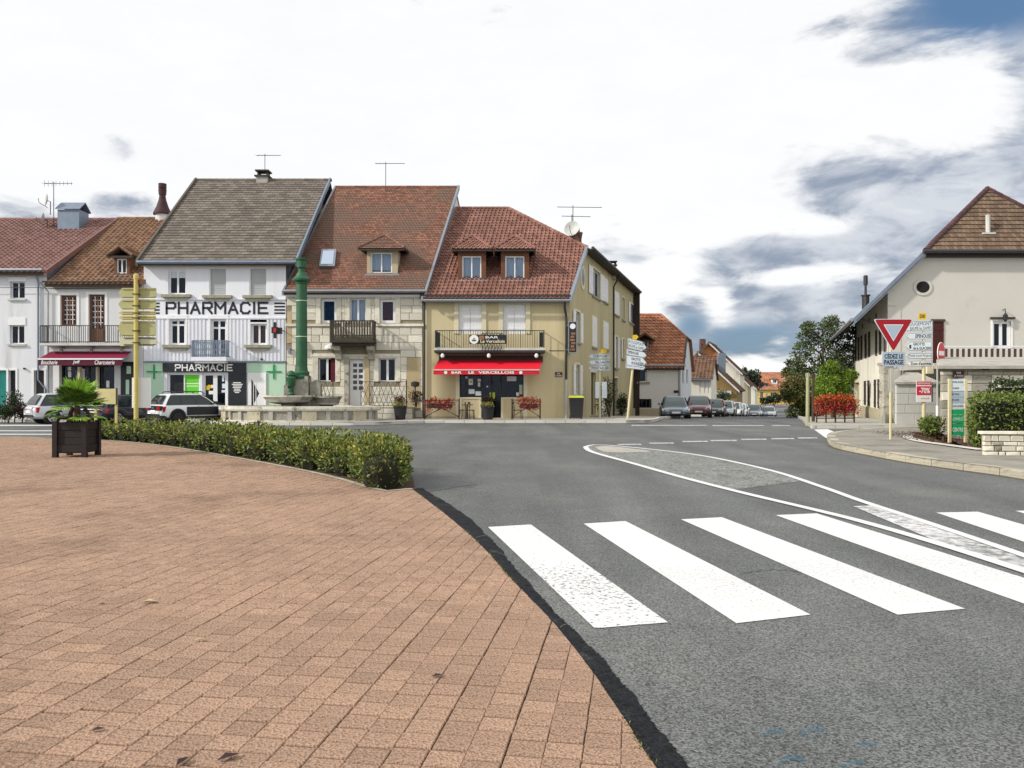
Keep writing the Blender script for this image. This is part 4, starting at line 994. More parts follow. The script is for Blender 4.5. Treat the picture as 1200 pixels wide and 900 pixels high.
# ============ pharmacy
def pharmacy():
    Ze, m, h = 8.60, .82, 7.4; xl, xr = X(168.5), X(335)
    t = thing('shop_building', 'tall white pharmacy with big dark lettering and grey tiled roof', 'pharmacy', ((xl+xr)/2, D0, 0))
    A = [q4(197, 218, 316, 345), q4(245, 266, 315, 346), q4(292, 313, 315, 346)]
    B = [q4(198.5, 217, 374, 404), q4(247, 265, 374, 420), q4(294, 312.5, 379, 404)]
    gs, gd, ws = (X(196), X(234.5), .7, Z(437)), (X(237), X(266), .15, Z(437)), (X(291), X(312), .15, Z(438))
    mb = MB(); wall(mb, FR, xl, xr, -.3, Ze, A+B+[gs, gd]); mb.build('wall', M.white_wall2, t)
    gable_body(t, xl, xr, h, Ze, m, M.white_wall2, mtr=M.slate)
    r = gable_roof(t, xl-.15, xr+.68, h, Ze, m, M.tile_grey, .42, .30, 'flat', ov=.45)
    verge(r, (xr+.66, D0-.45, Ze-.22), (xr+.66, D0+h, Ze+m*h+.12), M.zinc_blue, .05, .18)
    verge(r, (xl-.17, D0-.45, Ze-.22), (xl-.17, D0+h, Ze+m*h+.12), M.tile_grey, .06, .18)
    k = MB(); k.fbox(FR, xl-.1, xr+.66, .0, .42, Ze-.3, Ze-.24); k.build('soffit', M.wood_black, t)
    gutter(t, FR, xl-.15, xr+.68, Ze-.22, .5, M.zinc_blue, .09)
    for i, q in enumerate(A):
        if i == 0: w = window(t, FR, q, M.pvc, 2, curtain=None, sill=None, fr=.09, bar=.09); k = MB(); k.fbox(FR, q[0]+.1, q[1]-.1, -.165, -.15, q[3]-.42, q[3]-.1); k.build('blind', M.curtain, w)
        else:
            k = MB(); n = 22
            for j in range(n): z = q[2]+(q[3]-q[2])*j/n; k.fbox(FR, q[0], q[1], -.12-.012*(j % 2), -.09-.012*(j % 2), z, z+(q[3]-q[2])/n)
            k.build('roller_shutter', M.shutter_grey, t)
            k = MB(); k.fbox(FR, q[0], q[0]+.06, -.09, -.02, q[2], q[3]); k.fbox(FR, q[1]-.06, q[1], -.09, -.02, q[2], q[3]); k.build('shutter_rail', M.pvc, t)
        k = MB(); P = FR.P; e = .3
        k.fbox(FR, q[0]-e, q[1]+e, -.02, .2, q[2]-.16, q[2]-.01); k.fprism(FR, [(q[0]-e+.06, q[2]-.16), (q[1]+e-.06, q[2]-.16), (q[1]+.06, q[2]-.3), (q[0]-.06, q[2]-.3)], -.02, .13); k.build('sill', M.sill, t)
    for i, q in enumerate(B):
        if i == 2:
            k = MB(); k.fbox(FR, q[0], q[1], -.1, -.02, q[3], q[3]+.0); bx = MB(); bx.fbox(FR, q[0]-.02, q[1]+.02, .0, .05, q[3]-.02, q[3]+.22); bx.build('shutter_box', M.white, t)
        window(t, FR, q, M.pvc, 2, transom=.78 if i < 2 else None, curtain=M.curtain_brown if i == 2 else None, fr=.1, bar=.1)
        k = MB(); k.fbox(FR, q[0]-.12, q[0]-.02, 0, .04, q[2], q[3]+.06); k.fbox(FR, q[1]+.02, q[1]+.12, 0, .04, q[2], q[3]+.06); k.fbox(FR, q[0]-.12, q[1]+.12, 0, .05, q[3]+.06, q[3]+.2); k.build('window_surround', M.white, t)
        if i != 1:
            e = .3; k = MB(); k.fbox(FR, q[0]-e, q[1]+e, -.02, .2, q[2]-.16, q[2]-.01); k.fprism(FR, [(q[0]-e+.06, q[2]-.16), (q[1]+e-.06, q[2]-.16), (q[1]+.06, q[2]-.3), (q[0]-.06, q[2]-.3)], -.02, .13); k.build('sill', M.sill, t)
    # ribbed cladding between the windows, string courses
    k = MB(); zt, zb = Z(374.5), Z(423); px = 172.0
    solid = [(b[0]-.2, b[1]+.2, b[2]-.4, b[3]+.3) for b in B]
    while px < 333:
        u = X(px); px += 4.4
        z1 = zt
        for s in solid:
            if s[0] < u+.05 < s[1]: z1 = s[2]-.02
        k.fbox(FR, u, u+.10, 0, .035, zb, z1)
    k.build('cladding_rib', M.white_wall2, t, kind='stuff')
    k = MB(); k.fbox(FR, xl, xr, 0, .06, Z(351.5), Z(350)); k.build('string_course', M.white_wall2, t)
    k = MB(); k.fbox(FR, xl, xr, 0, .06, Z(373.6), Z(372)); k.build('string_course', M.white_wall2, t)
    k = MB(); k.fbox(FR, xl, xr, 0, .09, Z(424.6), Z(423.2)); k.build('string_course', M.zinc_blue, t)
    # painted sign
    stroke_text(t, FR, 'PHARMACIE', X(194), X(314.5), Z(368.3), Z(353.6), .115, M.letter_dark, .012)
    k = MB()
    for a, b in ((181, 187), (321.5, 334)):
        for yy in (354.5, 358.3, 362.2, 366): k.fbox(FR, X(a), X(b), 0, .012, Z(yy+2), Z(yy))
    k.build('sign_stripe', M.letter_dark, t)
    # balcony
    k = MB(); zb = Z(419); k.fbox(FR, X(230), X(271), 0, .75, zb-.2, zb); k.fbox(FR, X(233), X(268), 0, .6, zb-.32, zb-.2); bal = k.build('balcony', M.white_wall2, t)
    railing(bal, FR, X(231.5), X(269.5), .7, zb, Z(400), M.zinc_blue, 16, .02, swirl=True)
    # ground floor
    def panel(a, b, yt, m_, name, o=.03, yb=487, par=t): k = MB(); k.fbox(FR, X(a), X(b), 0, o, Z(yb), Z(yt)); return k.build(name, m_, par)
    panel(169.5, 191.5, 425, M.green_pale, 'panel'); panel(312.5, 334.5, 425, M.green_pale, 'panel'); panel(289, 312.5, 425, M.green_pale, 'panel', yb=437)
    fs = panel(191.5, 289, 425.3, M.black, 'sign_board', .10, 436.3); panel(268, 289, 436.4, M.black, 'sign_panel', .09, 475)
    stroke_text(fs, FR, 'PHARMACIE', X(206), X(273.5), Z(434.9), Z(426.9), .062, M.letter_white, .114)
    kk = MB()
    for j, (a, b) in enumerate(((274, 283), (272.5, 285), (274, 284), (273.5, 283.5), (275, 282), (274.5, 283), (276, 281))): kk.fbox(FR, X(a), X(b), .09, .098, Z(449+j*1.9), Z(448+j*1.9))
    kk.build('opening_hours', M.letter_white, t)
    k = MB(); k.fbox(FR, X(169.5), X(334.5), .0, .04, .1, .45); k.build('plinth', M.concrete, t)
    w = window(t, FR, gs, M.pvc, 2, rec=.1, fr=.1, bar=.06, room=False)
    k = MB(); k.fbox(FR, X(215.5), X(233), -.13, -.125, .8, Z(437.5)); k.build('poster', M.green_lime, w)
    k = MB(); k.fbox(FR, X(215.5), X(233), -.124, -.12, Z(450), Z(449)); k.fbox(FR, X(217), X(231), -.124, -.12, Z(453), Z(452)); k.build('poster', M.letter_white, w)
    k = MB(); k.fbox(FR, X(197.5), X(214), -.7, -.65, .7, Z(448)); k.build('display', mat('window_display', (.12, .075, .03), .6, 3, .8), w)
    for a, b, z0, z1 in ((X(196)-.02, X(234.5)+.02, .68, Z(437)+.02),): k = MB(); k.fbox(FR, a, b, -1.6, -1.58, z0, z1); k.build('room_lining', M.room, w)
    w = window(t, FR, gd, M.pvc, 2, rec=.1, fr=.13, bar=.22)
    k = MB()
    for a, b, y0, y1, in ((259.5, 262, 438, 447), (262.5, 265, 438, 443), (259.5, 265, 449.5, 455), (259, 265.5, 457, 460)): k.fbox(FR, X(a), X(b), -.1, -.09, Z(y1), Z(y0))
    k.build('notice', M.sign_white, w)
    k = MB(); k.fbox(FR, X(241), X(245), -.1, -.09, Z(457), Z(452)); k.fbox(FR, X(243), X(248), -.1, -.088, Z(455), Z(451)); k.build('sticker', M.cartouche, w)
    k = MB(); k.fbox(FR, X(247), X(250.5), -.1, -.085, Z(454.5), Z(451)); k.fbox(FR, X(244), X(250), -.1, -.085, Z(462), Z(458)); k.build('sticker', M.letter_white, w)
    dr = panel(290.5, 312.3, 437, M.white, 'door', .05)
    k = MB(); k.fprism(FR, [(X(295), Z(444)), (X(304), Z(461)), (X(295), Z(478))], .05, .058); k.build('painted_arrow', M.black, dr)
    k = MB()
    for px in (297.2, 300): k.fbox(FR, X(px), X(px)+.03, .058, .064, Z(474), Z(449))
    k.build('painted_line', M.letter_white, dr)
    k = MB(); k.fbox(FR, X(311), X(312.5), .05, .09, Z(478), Z(437)); k.build('jamb', M.white, dr)
    for px in (181, 321):
        k = MB(); u, z = X(px), Z(435.5); k.fbox(FR, u-.38, u+.38, .03, .08, z-.035, z+.035); k.fbox(FR, u-.035, u+.035, .03, .081, z-.38, z+.38); k.build('cross_sign', M.green_cross, t)
    # projecting cross
    z = Z(388); u = X(329); k = MB()
    k.fbox(FR, X(325), X(327.6), .5, .7, z-.42, z+.42); k.fbox(FR, X(322.5), X(330), .52, .68, z-.16, z+.16); k.fbox(FR, X(327), X(334.4), .56, .64, z-.2, z+.14); cs = k.build('pharmacy_cross', M.black, t)
    k = MB(); k.fbox(FR, X(325.2), X(328), .69, .71, z-.1, z+.1); k.build('lamp_dot', M.sign_red2, cs)
    k = MB(); k.tube([FR.P(X(333), .0, z), FR.P(X(333), .6, z)], .03); k.build('bracket', M.dark_metal, cs)
    k = MB(); k.fbox(FR, X(305.5), X(308), 0, .1, Z(421.5), Z(420)); k.build('vent', M.dark_metal, t)
    # chimney
    zc = Ze+m*h; k = MB(); x0 = -15.55; k.box(x0-.35, x0+.35, D0+7.1, D0+7.8, zc-.4, zc+.35); ch = k.build('chimney', M.concrete, t)
    k = MB()
    for a in (-.3, .26): k.box(x0+a, x0+a+.06, D0+7.15, D0+7.75, zc+.35, zc+.6)
    k.box(x0-.42, x0+.42, D0+7.05, D0+7.85, zc+.6, zc+.68); k.box(x0-.45, x0+.45, D0+7.0, D0+7.9, zc+.26, zc+.34); k.build('chimney_cap', M.wood_dark, ch)
    antenna('thin aerial rising from the chimney on the grey pharmacy roof', (x0+.1, D0+7.4, zc+.6), 1.15, 1.5, 0, 7)
pharmacy()
# ============ stone house
BLOCKS = [unit_stone('stone_block', mm, .035, .07, .018, i) for i, mm in enumerate((M.stone, M.stone, M.stone, M.stone, M.stone, M.stone, M.stone))]
def lay_blocks(par, F, u0, u1, z0, z1, ops, rh, bl, meshes, proj=.035, pieces=None, limit=290, seed=3, weights=None):
    rr = random.Random(seed); z = z0; n = 0
    while z < z1-.08:
        hh = min(rh*rr.uniform(.85, 1.15), z1-z)
        if z1-z-hh < .12: hh = z1-z
        cuts = [(u0, u1)]
        for a, b, c, d in [q[:4] for q in ops]:
            if c < z+hh-.02 and d > z+.02:
                nc = []
                for p, q in cuts:
                    if b <= p or a >= q: nc.append((p, q)); continue
                    if a > p: nc.append((p, a))
                    if b < q: nc.append((b, q))
                cuts = nc
        for p, q in cuts:
            u = p
            if q-p < .06: continue
            while u < q-.02:
                l = bl*rr.uniform(.6, 1.35)
                if q-u-l < bl*.45: l = q-u
                if n < limit:
                    me = rr.choice(meshes); o_ = proj*rr.uniform(.7, 1.2)
                    x, y, _ = F.P(u+l/2, o_, 0); ang = math.atan2(F.u[1], F.u[0])
                    inst(me, 'stone_block', par, (x, y, z), (l-.025, .12, hh-.022), ang); n += 1
                u += l
        z += hh
    return n
def stone_house():
    Ze, m, h = 7.06, 1.011, 7.0; xl, xr = X(335.5), X(497.3); sr = .17
    t = thing('house', 'two storey limestone house with a red roof and dark wooden balcony', 'house', ((xl+xr)/2, D0, 0))
    A = [q4(376, 394.5, 350, 378.5), q4(410, 429, 350, 377.5), q4(445, 463.5, 350.5, 378.5)]
    B = [q4(373, 393, 419.5, 447), q4(444, 463.5, 420, 447)]; dr = (X(409.5), X(427), .75, Z(421))
    ops = A+B+[dr]
    mb = MB(); wall(mb, FR, xl, xr, -.3, Ze, ops, .3); mb.build('wall', M.mortar, t)
    gable_body(t, xl, xr, h, Ze, m, M.mortar, .0, sr, mtr=M.white_wall)
    f = lambda x, s, d: (x+s*d, D0+d, Ze+m*d+.1)
    r = roof_plane(t, [f(xl-.02, .155, -.4), f(xr+.15, sr, -.4), f(xr+.15, sr, h), f(xl-.02, .155, h)], M.tile_red, .19, .185, 'flat', tk=.022)
    roof_plane(t, [(xr+2.6, D0+2*h, Ze), (xl, D0+2*h, Ze), (xl+1, D0+h, Ze+m*h), (xr+1.2, D0+h, Ze+m*h)], M.tile_red, tiles=False, under=M.tile_red)
    cap(r, f(xl, .155, h), f(xr+.15, sr, h), M.tile_red, .09)
    verge(r, f(xl-.02, .155, -.4), f(xl-.02, .155, h), M.zinc, .05, .12); verge(r, f(xr+.17, sr, -.4), f(xr+.17, sr, h), M.zinc, .06, .16)
    gutter(t, FR, xl-.05, xr+.1, Ze-.2, .5, M.zinc, .08)
    k = MB(); k.fbox(FR, xl, xr, 0, .32, Ze-.42, Ze-.32); k.fbox(FR, xl, xr, 0, .2, Ze-.5, Ze-.42); k.build('cornice', M.white_wall, t)
    rz = lambda d: Ze+.1+m*d
    dormer(t, 430, 466, 321, 292, 272, rz, M.tile_red, M.tan_wall, M.white, ov=.42, wpx=(434.5, 459.5, 296, 320), cur=M.curtain, kind='flat', tw=.19, th=.185)
    # skylight
    d = 1.9; z = rz(d); k = MB(); n = math.hypot(1, m); s = lambda px, d_: ((px-600)*(D0+d_)/FPX, D0+d_, rz(d_)+.1)
    k.prism([s(374.5, 1.05), s(392.5, 1.05), s(394.5, 2.15), s(377.5, 2.15)], (0, -.09, .09)); sk = k.build('skylight', M.zinc, t)
    k = MB(); k.prism([tuple(Vector(p)+Vector((0, -.1, .1))) for p in (s(376.5, 1.15), s(390.5, 1.15), s(392.3, 2.02), s(379.3, 2.02))], (0, -.005, .005)); k.build('pane', M.glass_sky, sk)
    window(t, FR, A[0], M.pvc, 1, rec=.08, fr=.14, curtain=M.curtain_blue); window(t, FR, A[1], M.pvc, 2, rec=.08, fr=.07, bar=.1, curtain=M.curtain); window(t, FR, A[2], M.pvc, 1, rec=.08, fr=.14, curtain=M.curtain_red)
    window(t, FR, B[0], M.pvc, 2, rec=.12, fr=.06, bar=.12, curtain=None); window(t, FR, B[1], M.pvc, 2, rec=.12, fr=.06, bar=.12)
    k = MB(); k.fbox(FR, X(387), X(392.5), -.13, -.1, B[0][2], B[0][3]); k.build('shutter', M.curtain_red, t)
    # door with ten panes
    k = MB(); k.fbox(FR, dr[0], dr[1], -.2, -.12, dr[2], dr[3]); d_ = k.build('door', M.white, t)
    for i in range(2):
        for j in range(5):
            u = X(413.3+i*6.7); z1 = Z(425.8+j*6.7); k = MB(); k.fbox(FR, u, u+.21, -.12, -.112, z1-.19, z1); k.build('pane', M.car_glass, d_)
    k = MB(); k.fbox(FR, dr[1]-.14, dr[1]-.08, -.12, -.06, 1.55, 1.62); k.build('handle', M.zinc, d_)
    # dressed frames, string courses, plaster patches
    zs = Z(382.5); k = MB(); k.fbox(FR, xl, X(391), 0, .1, zs, zs+.14); k.build('string_course', M.stone, t); k = MB(); k.fbox(FR, X(441), xr, 0, .1, zs, zs+.14); k.build('string_course', M.stone, t)
    zs2 = Z(418); k = MB(); k.fbox(FR, X(366), X(469), 0, .07, zs2, zs2+.12); k.build('string_course', M.stone, t)
    pat = [(X(477), X(493), Z(478), Z(419)), (X(336.5), X(342), Z(402), Z(365))]
    for q in pat: k = MB(); k.fbox(FR, q[0], q[1], 0, .03, q[2], q[3]); k.build('plaster_patch', M.stone_ochre, t)
    fr_ = []
    for q in A+B+[dr]:
        w = .26
        for a, b in ((q[0]-w, q[0]-.005), (q[1]+.005, q[1]+w)):
            k = MB(); k.fbox(FR, a, b, 0, .05, q[2]-.02, q[3]); k.build('jamb_stone', M.stone, t); fr_.append((a, b, q[2]-.02, q[3]))
        k = MB(); k.fbox(FR, q[0]-w, q[1]+w, 0, .052, q[3], min(q[3]+.25, q[3]+.25)); k.build('lintel', M.stone, t); fr_.append((q[0]-w, q[1]+w, q[3], q[3]+.25))
    k = MB(); k.fbox(FR, X(404), X(409), 0, .12, .75, Z(418.4)); k.build('pilaster', M.stone_grey, t); k = MB(); k.fbox(FR, X(427.5), X(433), 0, .12, .75, Z(418.4)); k.build('pilaster', M.stone_ochre, t)
    lay_blocks(t, FR, xl+.02, xr-.1, .2, Ze-.5, ops+fr_+pat+[(xl, X(391), zs, zs+.14), (X(441), xr, zs, zs+.14), (X(366), X(469), zs2, zs2+.12), (X(391), X(441), Z(401.5), Z(398)), (X(404), X(433), .7, Z(411))], .385, .62, BLOCKS)
    # wooden balcony on stone brackets
    zb = Z(401.5); k = MB(); k.fbox(FR, X(391), X(441), .05, .95, zb-.05, zb+.12); k.fbox(FR, X(393), X(439), .05, .8, zb-.22, zb-.05); bal = k.build('balcony', M.wood_dark, t)
    mb = MB(); zt = Z(377.5)
    for z in (zb+.14, zt-.05): mb.fbox(FR, X(391), X(441), .86, .94, z, z+.07); mb.fbox(FR, X(391), X(391)+.07, .05, .86, z, z+.07); mb.fbox(FR, X(441)-.07, X(441), .05, .86, z, z+.07)
    for i in range(0, 17): u = X(391)+(X(441)-X(391)-.07)*i/16; mb.fbox(FR, u, u+(.10 if i % 16 == 0 else .065), .87, .93, zb+.2, zt-.05)
    for i in range(1, 7):
        for u in (X(391), X(441)-.06): mb.fbox(FR, u, u+.06, .05+.8*i/7, .09+.8*i/7, zb+.2, zt-.05)
    mb.build('railing', M.wood_dark, bal)
    for px in (398, 436):
        k = MB(); u = X(px); k.prism([FR.P(u-.16, 0, zb-.22), FR.P(u-.16, .75, zb-.22), FR.P(u-.16, .7, zb-.42), FR.P(u-.16, .35, zb-.55), FR.P(u-.16, .3, zb-.9), FR.P(u-.16, 0, zb-.95)], (.32, 0, 0)); k.build('bracket', M.stone_grey, bal)
    k = MB(); k.lathe(FR.P(X(388), .25, Z(408)), [(.28, -.04), (.24, .12), (.05, .2)], 10); k.build('wall_lamp', M.letter_white, t)
    k = MB(); k.fbox(FR, X(338), X(341), 0, .15, Z(414), Z(408)); k.build('meter_box', M.zinc, t)
    # entrance platform, steps, iron railings
    k = MB(); k.fbox(FR, X(366), X(487), .06, 1.0, .0, .74); pl = k.build('entrance_platform', M.stone_grey, t)
    for i in range(3): k = MB(); k.fbox(FR, X(396), X(427), 1.0+.3*(2-i), 1.3+.3*(2-i), .0, .2+.18*i); k.build('step', M.stone_grey, pl)
    lay_blocks(pl, Frame((0, D0-1.0), (1, 0)), X(428), X(486), .16, .7, [], .28, .55, BLOCKS[:2], .03, seed=9)
    def lattice(a, b, n):
        mb = MB(); o = .95; z0, z1 = .76, Z(447.5)
        for z in (z0+.08, z1): mb.tube([FR.P(a, o, z), FR.P(b, o, z)], .02, 4)
        for i in range(n):
            ua, ub = a+(b-a)*i/n, a+(b-a)*(i+1)/n
            mb.tube([FR.P(ua, o, z0+.08), FR.P(ub, o, z1)], .013, 4); mb.tube([FR.P(ua, o, z1), FR.P(ub, o, z0+.08)], .013, 4)
            um = (ua+ub)/2; zm = (z0+z1)/2
            mb.tube([FR.P(um, o, z0+.08), FR.P(ub, o, zm), FR.P(um, o, z1), FR.P(ua, o, zm), FR.P(um, o, z0+.08)], .011, 4)
        for u in (a, b): mb.tube([FR.P(u, o, z0), FR.P(u, o, z1+.08)], .025, 6)
        mb.build('railing', M.iron, pl)
    lattice(X(369), X(395), 3); lattice(X(427), X(479), 5)
    pipe(t, [FR.P(X(495), .5, Ze-.25), FR.P(X(493.5), .3, Ze-.55), FR.P(X(497.5), .1, Z(355)), FR.P(X(497.5), .1, .15)], M.dark_metal, .05)
    antenna('tall double aerial standing on the red ridge of the stone house', ((452-600)*(D0+6.6)/FPX, D0+6.6, rz(6.6)), 1.85, 1.8, 0, 9)
    bx = -7.4; by = D0+6.6; zt = rz(6.6)
stone_house()
# ============ corner bar
def bar():
    Ze, m = 6.78, .9; xl, xr = X(497.6), 3.09
    t = thing('bar_building', 'ochre corner bar with red awning, white shutters and two dormers', 'bar', ((xl+xr)/2, D0, 0))
    fz = lambda d: Ze+.1+m*d
    FS = Frame((xr, D0), (.295, 1)); uV = 3.29*1.0426; uE = 24.6; zE = 9.72
    A = [q4(537.5, 564.5, 357, 391), q4(589.5, 616, 357, 391)]; shop = (X(538.5), X(613.5), .16, Z(437.5))
    mb = MB(); wall(mb, FR, xl, xr, -.3, Ze, A+[shop], .3); mb.build('wall', M.ochre_wall, t)
    def sq(x0, x1, t0, b0): # window on the side wall from its left edge's top and bottom rows
        u0, z1 = FS.at(x0, t0); return (u0, FS.at(x1, 0)[0], FS.at(x0, b0)[1], z1)
    W3 = [sq(694.2, 702.8, 313.5, 345.5), sq(729, 732, 348, 374), sq(738.3, 742.2, 355, 378)]
    S3 = [sq(707, 712, 325, 352.5), sq(720, 725.3, 341, 367.5)]
    W2 = [sq(674, 679.5, 364, 400), sq(720.5, 723.6, 394, 431), sq(729, 731.3, 397, 420)]
    S2 = [sq(694, 699, 371, 406), sq(707, 712.5, 377, 408)]
    W1 = [sq(674, 679, 427, 462.5), sq(692, 698, 436, 487), sq(719.5, 723.5, 443, 484)]
    mb = MB(); wall(mb, FS, 0, uE, -1.2, Ze, W3+W2+W1, .3); wall(mb, FS, uV, uE, Ze, zE, W3, .3)
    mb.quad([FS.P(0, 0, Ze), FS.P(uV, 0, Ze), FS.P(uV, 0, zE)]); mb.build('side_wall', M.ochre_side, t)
    mb = MB(); mb.quad([(xl, D0, -.3), (xl, D0, Ze), (xl+1.1, D0+6.6, fz(6.6)), (xl+4, D0+24, 12.7), (xl+4, D0+24, -1)]); mb.quad([FS.P(uE, 0, -1.2), FS.P(uE, 0, zE), (4.7, 66.2, 12.8), (-1, 66.2, 9), (-1, 66.2, -1)]); mb.build('back_wall', M.wood_dark, t)
    P3 = lambda x, d: (x, D0+d, fz(d))
    L, Rr, V = P3(-3.41, 6.6), P3(-.21, 6.6), P3(4.25, 3.29)
    r = roof_plane(t, [P3(-4.62, -.45), P3(3.0, -.45), V, Rr, L], M.tile_terra, .235, .30, 'roll', tk=.03)
    far_e, far_r = (10.55, 66.6, fz(3.29)), (4.95, 66.6, fz(6.6))
    r2 = roof_plane(t, [V, far_e, far_r, Rr], M.tile_terra, .235, .3, 'roll', tk=.03)
    roof_plane(t, [(-8, 66.6, 8.5), (-9, 50, 8.5), L, Rr, far_r], M.tile_terra, tiles=False, under=M.tile_terra)
    cap(r, L, Rr, M.tile_terra, .12, .35); cap(r, V, Rr, M.tile_terra, .12, .35); cap(r, P3(-4.62, -.45), L, M.tile_terra, .09, .3)
    verge(r, P3(3.08, -.45), Vector(V)+Vector((.05, 0, 0)), M.zinc, .08, .16); verge(r, P3(-4.74, -.45), P3(-3.5, 6.6), M.zinc, .06, .13)
    gutter(t, FR, -4.65, 3.05, fz(-.45)-.12, .55, M.zinc, .08)
    k = MB(); k.fbox(FR, xl, xr, 0, .45, Ze-.22, Ze-.1); k.build('soffit', M.wood_dark, t)
    k = MB(); k.fbox(FS, uV, uE+.4, 0, .55, zE-.08, zE+.02); k.build('soffit', M.wood_dark, t); gutter(t, FS, uV, uE+.4, zE+.06, .58, M.dark_metal, .09)
    k = MB(); k.fbox(FS, uE, uE+.35, -4, .5, -.8, zE-.1); k.build('party_wall', mat('dark_boarded_gable', (.05, .035, .03), .25, 6, .85), t)
    # dormers
    for a in (0, 50.5):
        dormer(t, 536.5+a, 569.5+a, 328, 292.5, 272.5, fz, M.tile_terra, M.wood, M.white, ov=.34, wpx=(541.5+a, 564+a, 300, 327.5), cur=M.curtain, kind='roll', tw=.235, th=.28, cols=2)
    # first floor windows: white shutters closed inside cream frames
    for q in A:
        surround(t, FR, q, .24, .05, M.cream_trim)
        um = (q[0]+q[1])/2; sh = MB(); sh.fbox(FR, q[0], q[1], -.2, -.1, q[2], q[3]); w = sh.build('window', M.white, t)
        shutter(w, FR, q[0]+.01, um-.012, q[2], q[3], M.white, -.09); shutter(w, FR, um+.012, q[1]-.01, q[2], q[3], M.white, -.09)
    # balcony
    zb = Z(411); u0, u1 = X(511), X(638); k = MB(); k.fbox(FR, u0, u1, 0, 1.0, zb-.14, zb); k.fbox(FR, u0+.25, u1-.25, 0, .8, zb-.3, zb-.14); k.fbox(FR, X(515), X(636), 0, .3, zb-.62, zb-.3); bal = k.build('balcony', M.wood_dark, t)
    railing(bal, FR, u0+.05, u1-.05, .95, zb, Z(389), M.iron, 46, .010)
    k = MB(); k.fbox(FR, u0, u1, .99, 1.02, zb-.02, zb+.1); k.build('edge_strip', M.concrete_w, bal)
    for u in (u0+.1, u1-.3): k = MB(); k.fbox(FR, u, u+.2, .9, .93, zb+.15, Z(391)); k.build('railing_panel', M.black, bal)
    for px in (520.5, 573.5, 628): k = MB(); k.lathe(FR.P(X(px), 1.0, zb-.3), [(.04, -.12), (.09, -.07), (.10, .02), (.05, .1)], 10); k.build('lamp', M.letter_white, bal)
    # bar sign on the railing
    s = (D0-1.02)/FPX; BX = lambda px: (px-600)*s; BZ = lambda py: EYE+(HOR-py)*s; Fb = Frame((0, D0-1.02), (1, 0))
    k = MB(); k.fbox(Fb, BX(550), BX(594), .0, .03, BZ(403), BZ(392.5)); sg = k.build('bar_sign', M.black, t)
    k = MB(); k.lathe((0, 0, 0), [(.22, 0)], 20); c = MB(); cu, cz = BX(555.5), BZ(397.7)
    c.fprism(Fb, [(cu+.235*math.cos(a), cz+.235*math.sin(a)) for a in [i*.3142 for i in range(20)]], .03, .036); c.build('logo_disc', M.letter_white, sg)
    c = MB(); c.fprism(Fb, [(cu-.13, cz-.03), (cu-.08, cz-.1), (cu+.08, cz-.1), (cu+.13, cz-.03)], .036, .042); c.fprism(Fb, [(cu-.07, cz), (cu, cz+.08), (cu+.07, cz)], .036, .042); c.build('logo_mark', M.black, sg)
    text(sg, Fb, 'BAR', BX(569), BX(584), BZ(396.6), BZ(394), M.letter_white, .036, .015); text(sg, Fb, 'Le Vercellois', BX(563), BX(591.5), BZ(401.8), BZ(398), M.letter_cream, .036, .02)
    c = MB(); c.fbox(Fb, BX(561.5), BX(567.5), .03, .035, BZ(398), BZ(393.5)); c.build('logo_patch', M.letter_brown, sg)
    c = MB()
    for i in range(7):
        u = BX(564+i*3.6); c.tube([Fb.P(u, .04, BZ(392.6)), Fb.P(u+.06, .05, BZ(390)), Fb.P(u+.16, .04, BZ(391.5))], .02, 5); c.tube([Fb.P(u, .04, BZ(403)), Fb.P(u+.07, .05, BZ(408)), Fb.P(u+.14, .05, BZ(405)), Fb.P(u+.03, .04, BZ(411))], .018, 5)
    c.build('scrollwork', M.iron, sg)
    # awning
    o = 1.5; s2 = (D0-o)/FPX; ul, ur = (508-600)*s2, (632-600)*s2; zl = EYE+(HOR-432.8)*s2; zt = Z(420.5)
    k = MB(); P = FR.P; k.prism([P(X(515), .1, zt), P(X(636), .1, zt), P(ur, o, zl), P(ul, o, zl)], (0, 0, -.03)); aw = k.build('awning', M.red_awning, t)
    k = MB(); k.fbox(FR, ul, ur, o-.02, o+.01, zl-.27, zl-.05); k.build('valance', M.sign_red2, aw)
    k = MB(); k.fbox(FR, ul-.02, ur+.02, o-.04, o+.04, zl-.06, zl+.0); k.build('awning_bar', M.concrete_w, aw)
    k = MB(); k.fbox(FR, X(535), X(618), .05, .28, Z(420.3), Z(418)); k.build('awning_case', M.cream_trim, aw)
    for px in (525, 622): k = MB(); k.tube([P(X(px), .15, zt-.15), P(X(px)*.985, .8, zl-.1), P(X(px)*.97, o-.06, zl-.04)], .035); k.build('awning_arm', M.white, aw)
    s3 = (D0-o-.012)/FPX; T = lambda a, b, st: text(aw, FR, st, (a-600)*s3, (b-600)*s3, zl-.225, zl-.095, M.letter_white, o+.014, .03)
    T(529, 541, 'BAR'); T(549, 555.5, 'LE'); T(560.5, 602.5, 'VERCELLOIS')
    for px in (522.3, 610.3):
        c = MB(); cu, cz = (px-600)*s3, zl-.16; c.fprism(FR, [(cu+.085*math.cos(a), cz+.085*math.sin(a)) for a in [i*.4488 for i in range(14)]], o+.01, o+.014); c.build('logo_disc', M.letter_white, aw)
    # shop front
    surround(t, FR, shop, .2, .05, M.cream_trim, name='shop_surround')
    u0, u1 = shop[:2]; zs = Z(466)
    k = MB(); k.fbox(FR, u0, u1, -.2, -.12, shop[3]-.1, shop[3]); k.fbox(FR, u0, X(564), -.2, -.12, zs, zs+.07); k.fbox(FR, X(587), u1, -.2, -.12, zs, zs+.07)
    for px in (538.5, 564, 575.5, 586.5, 612.6): k.fbox(FR, X(px), X(px)+.06, -.2, -.1, .16, shop[3]-.1)
    f = k.build('shop_window', M.black_plastic, t)
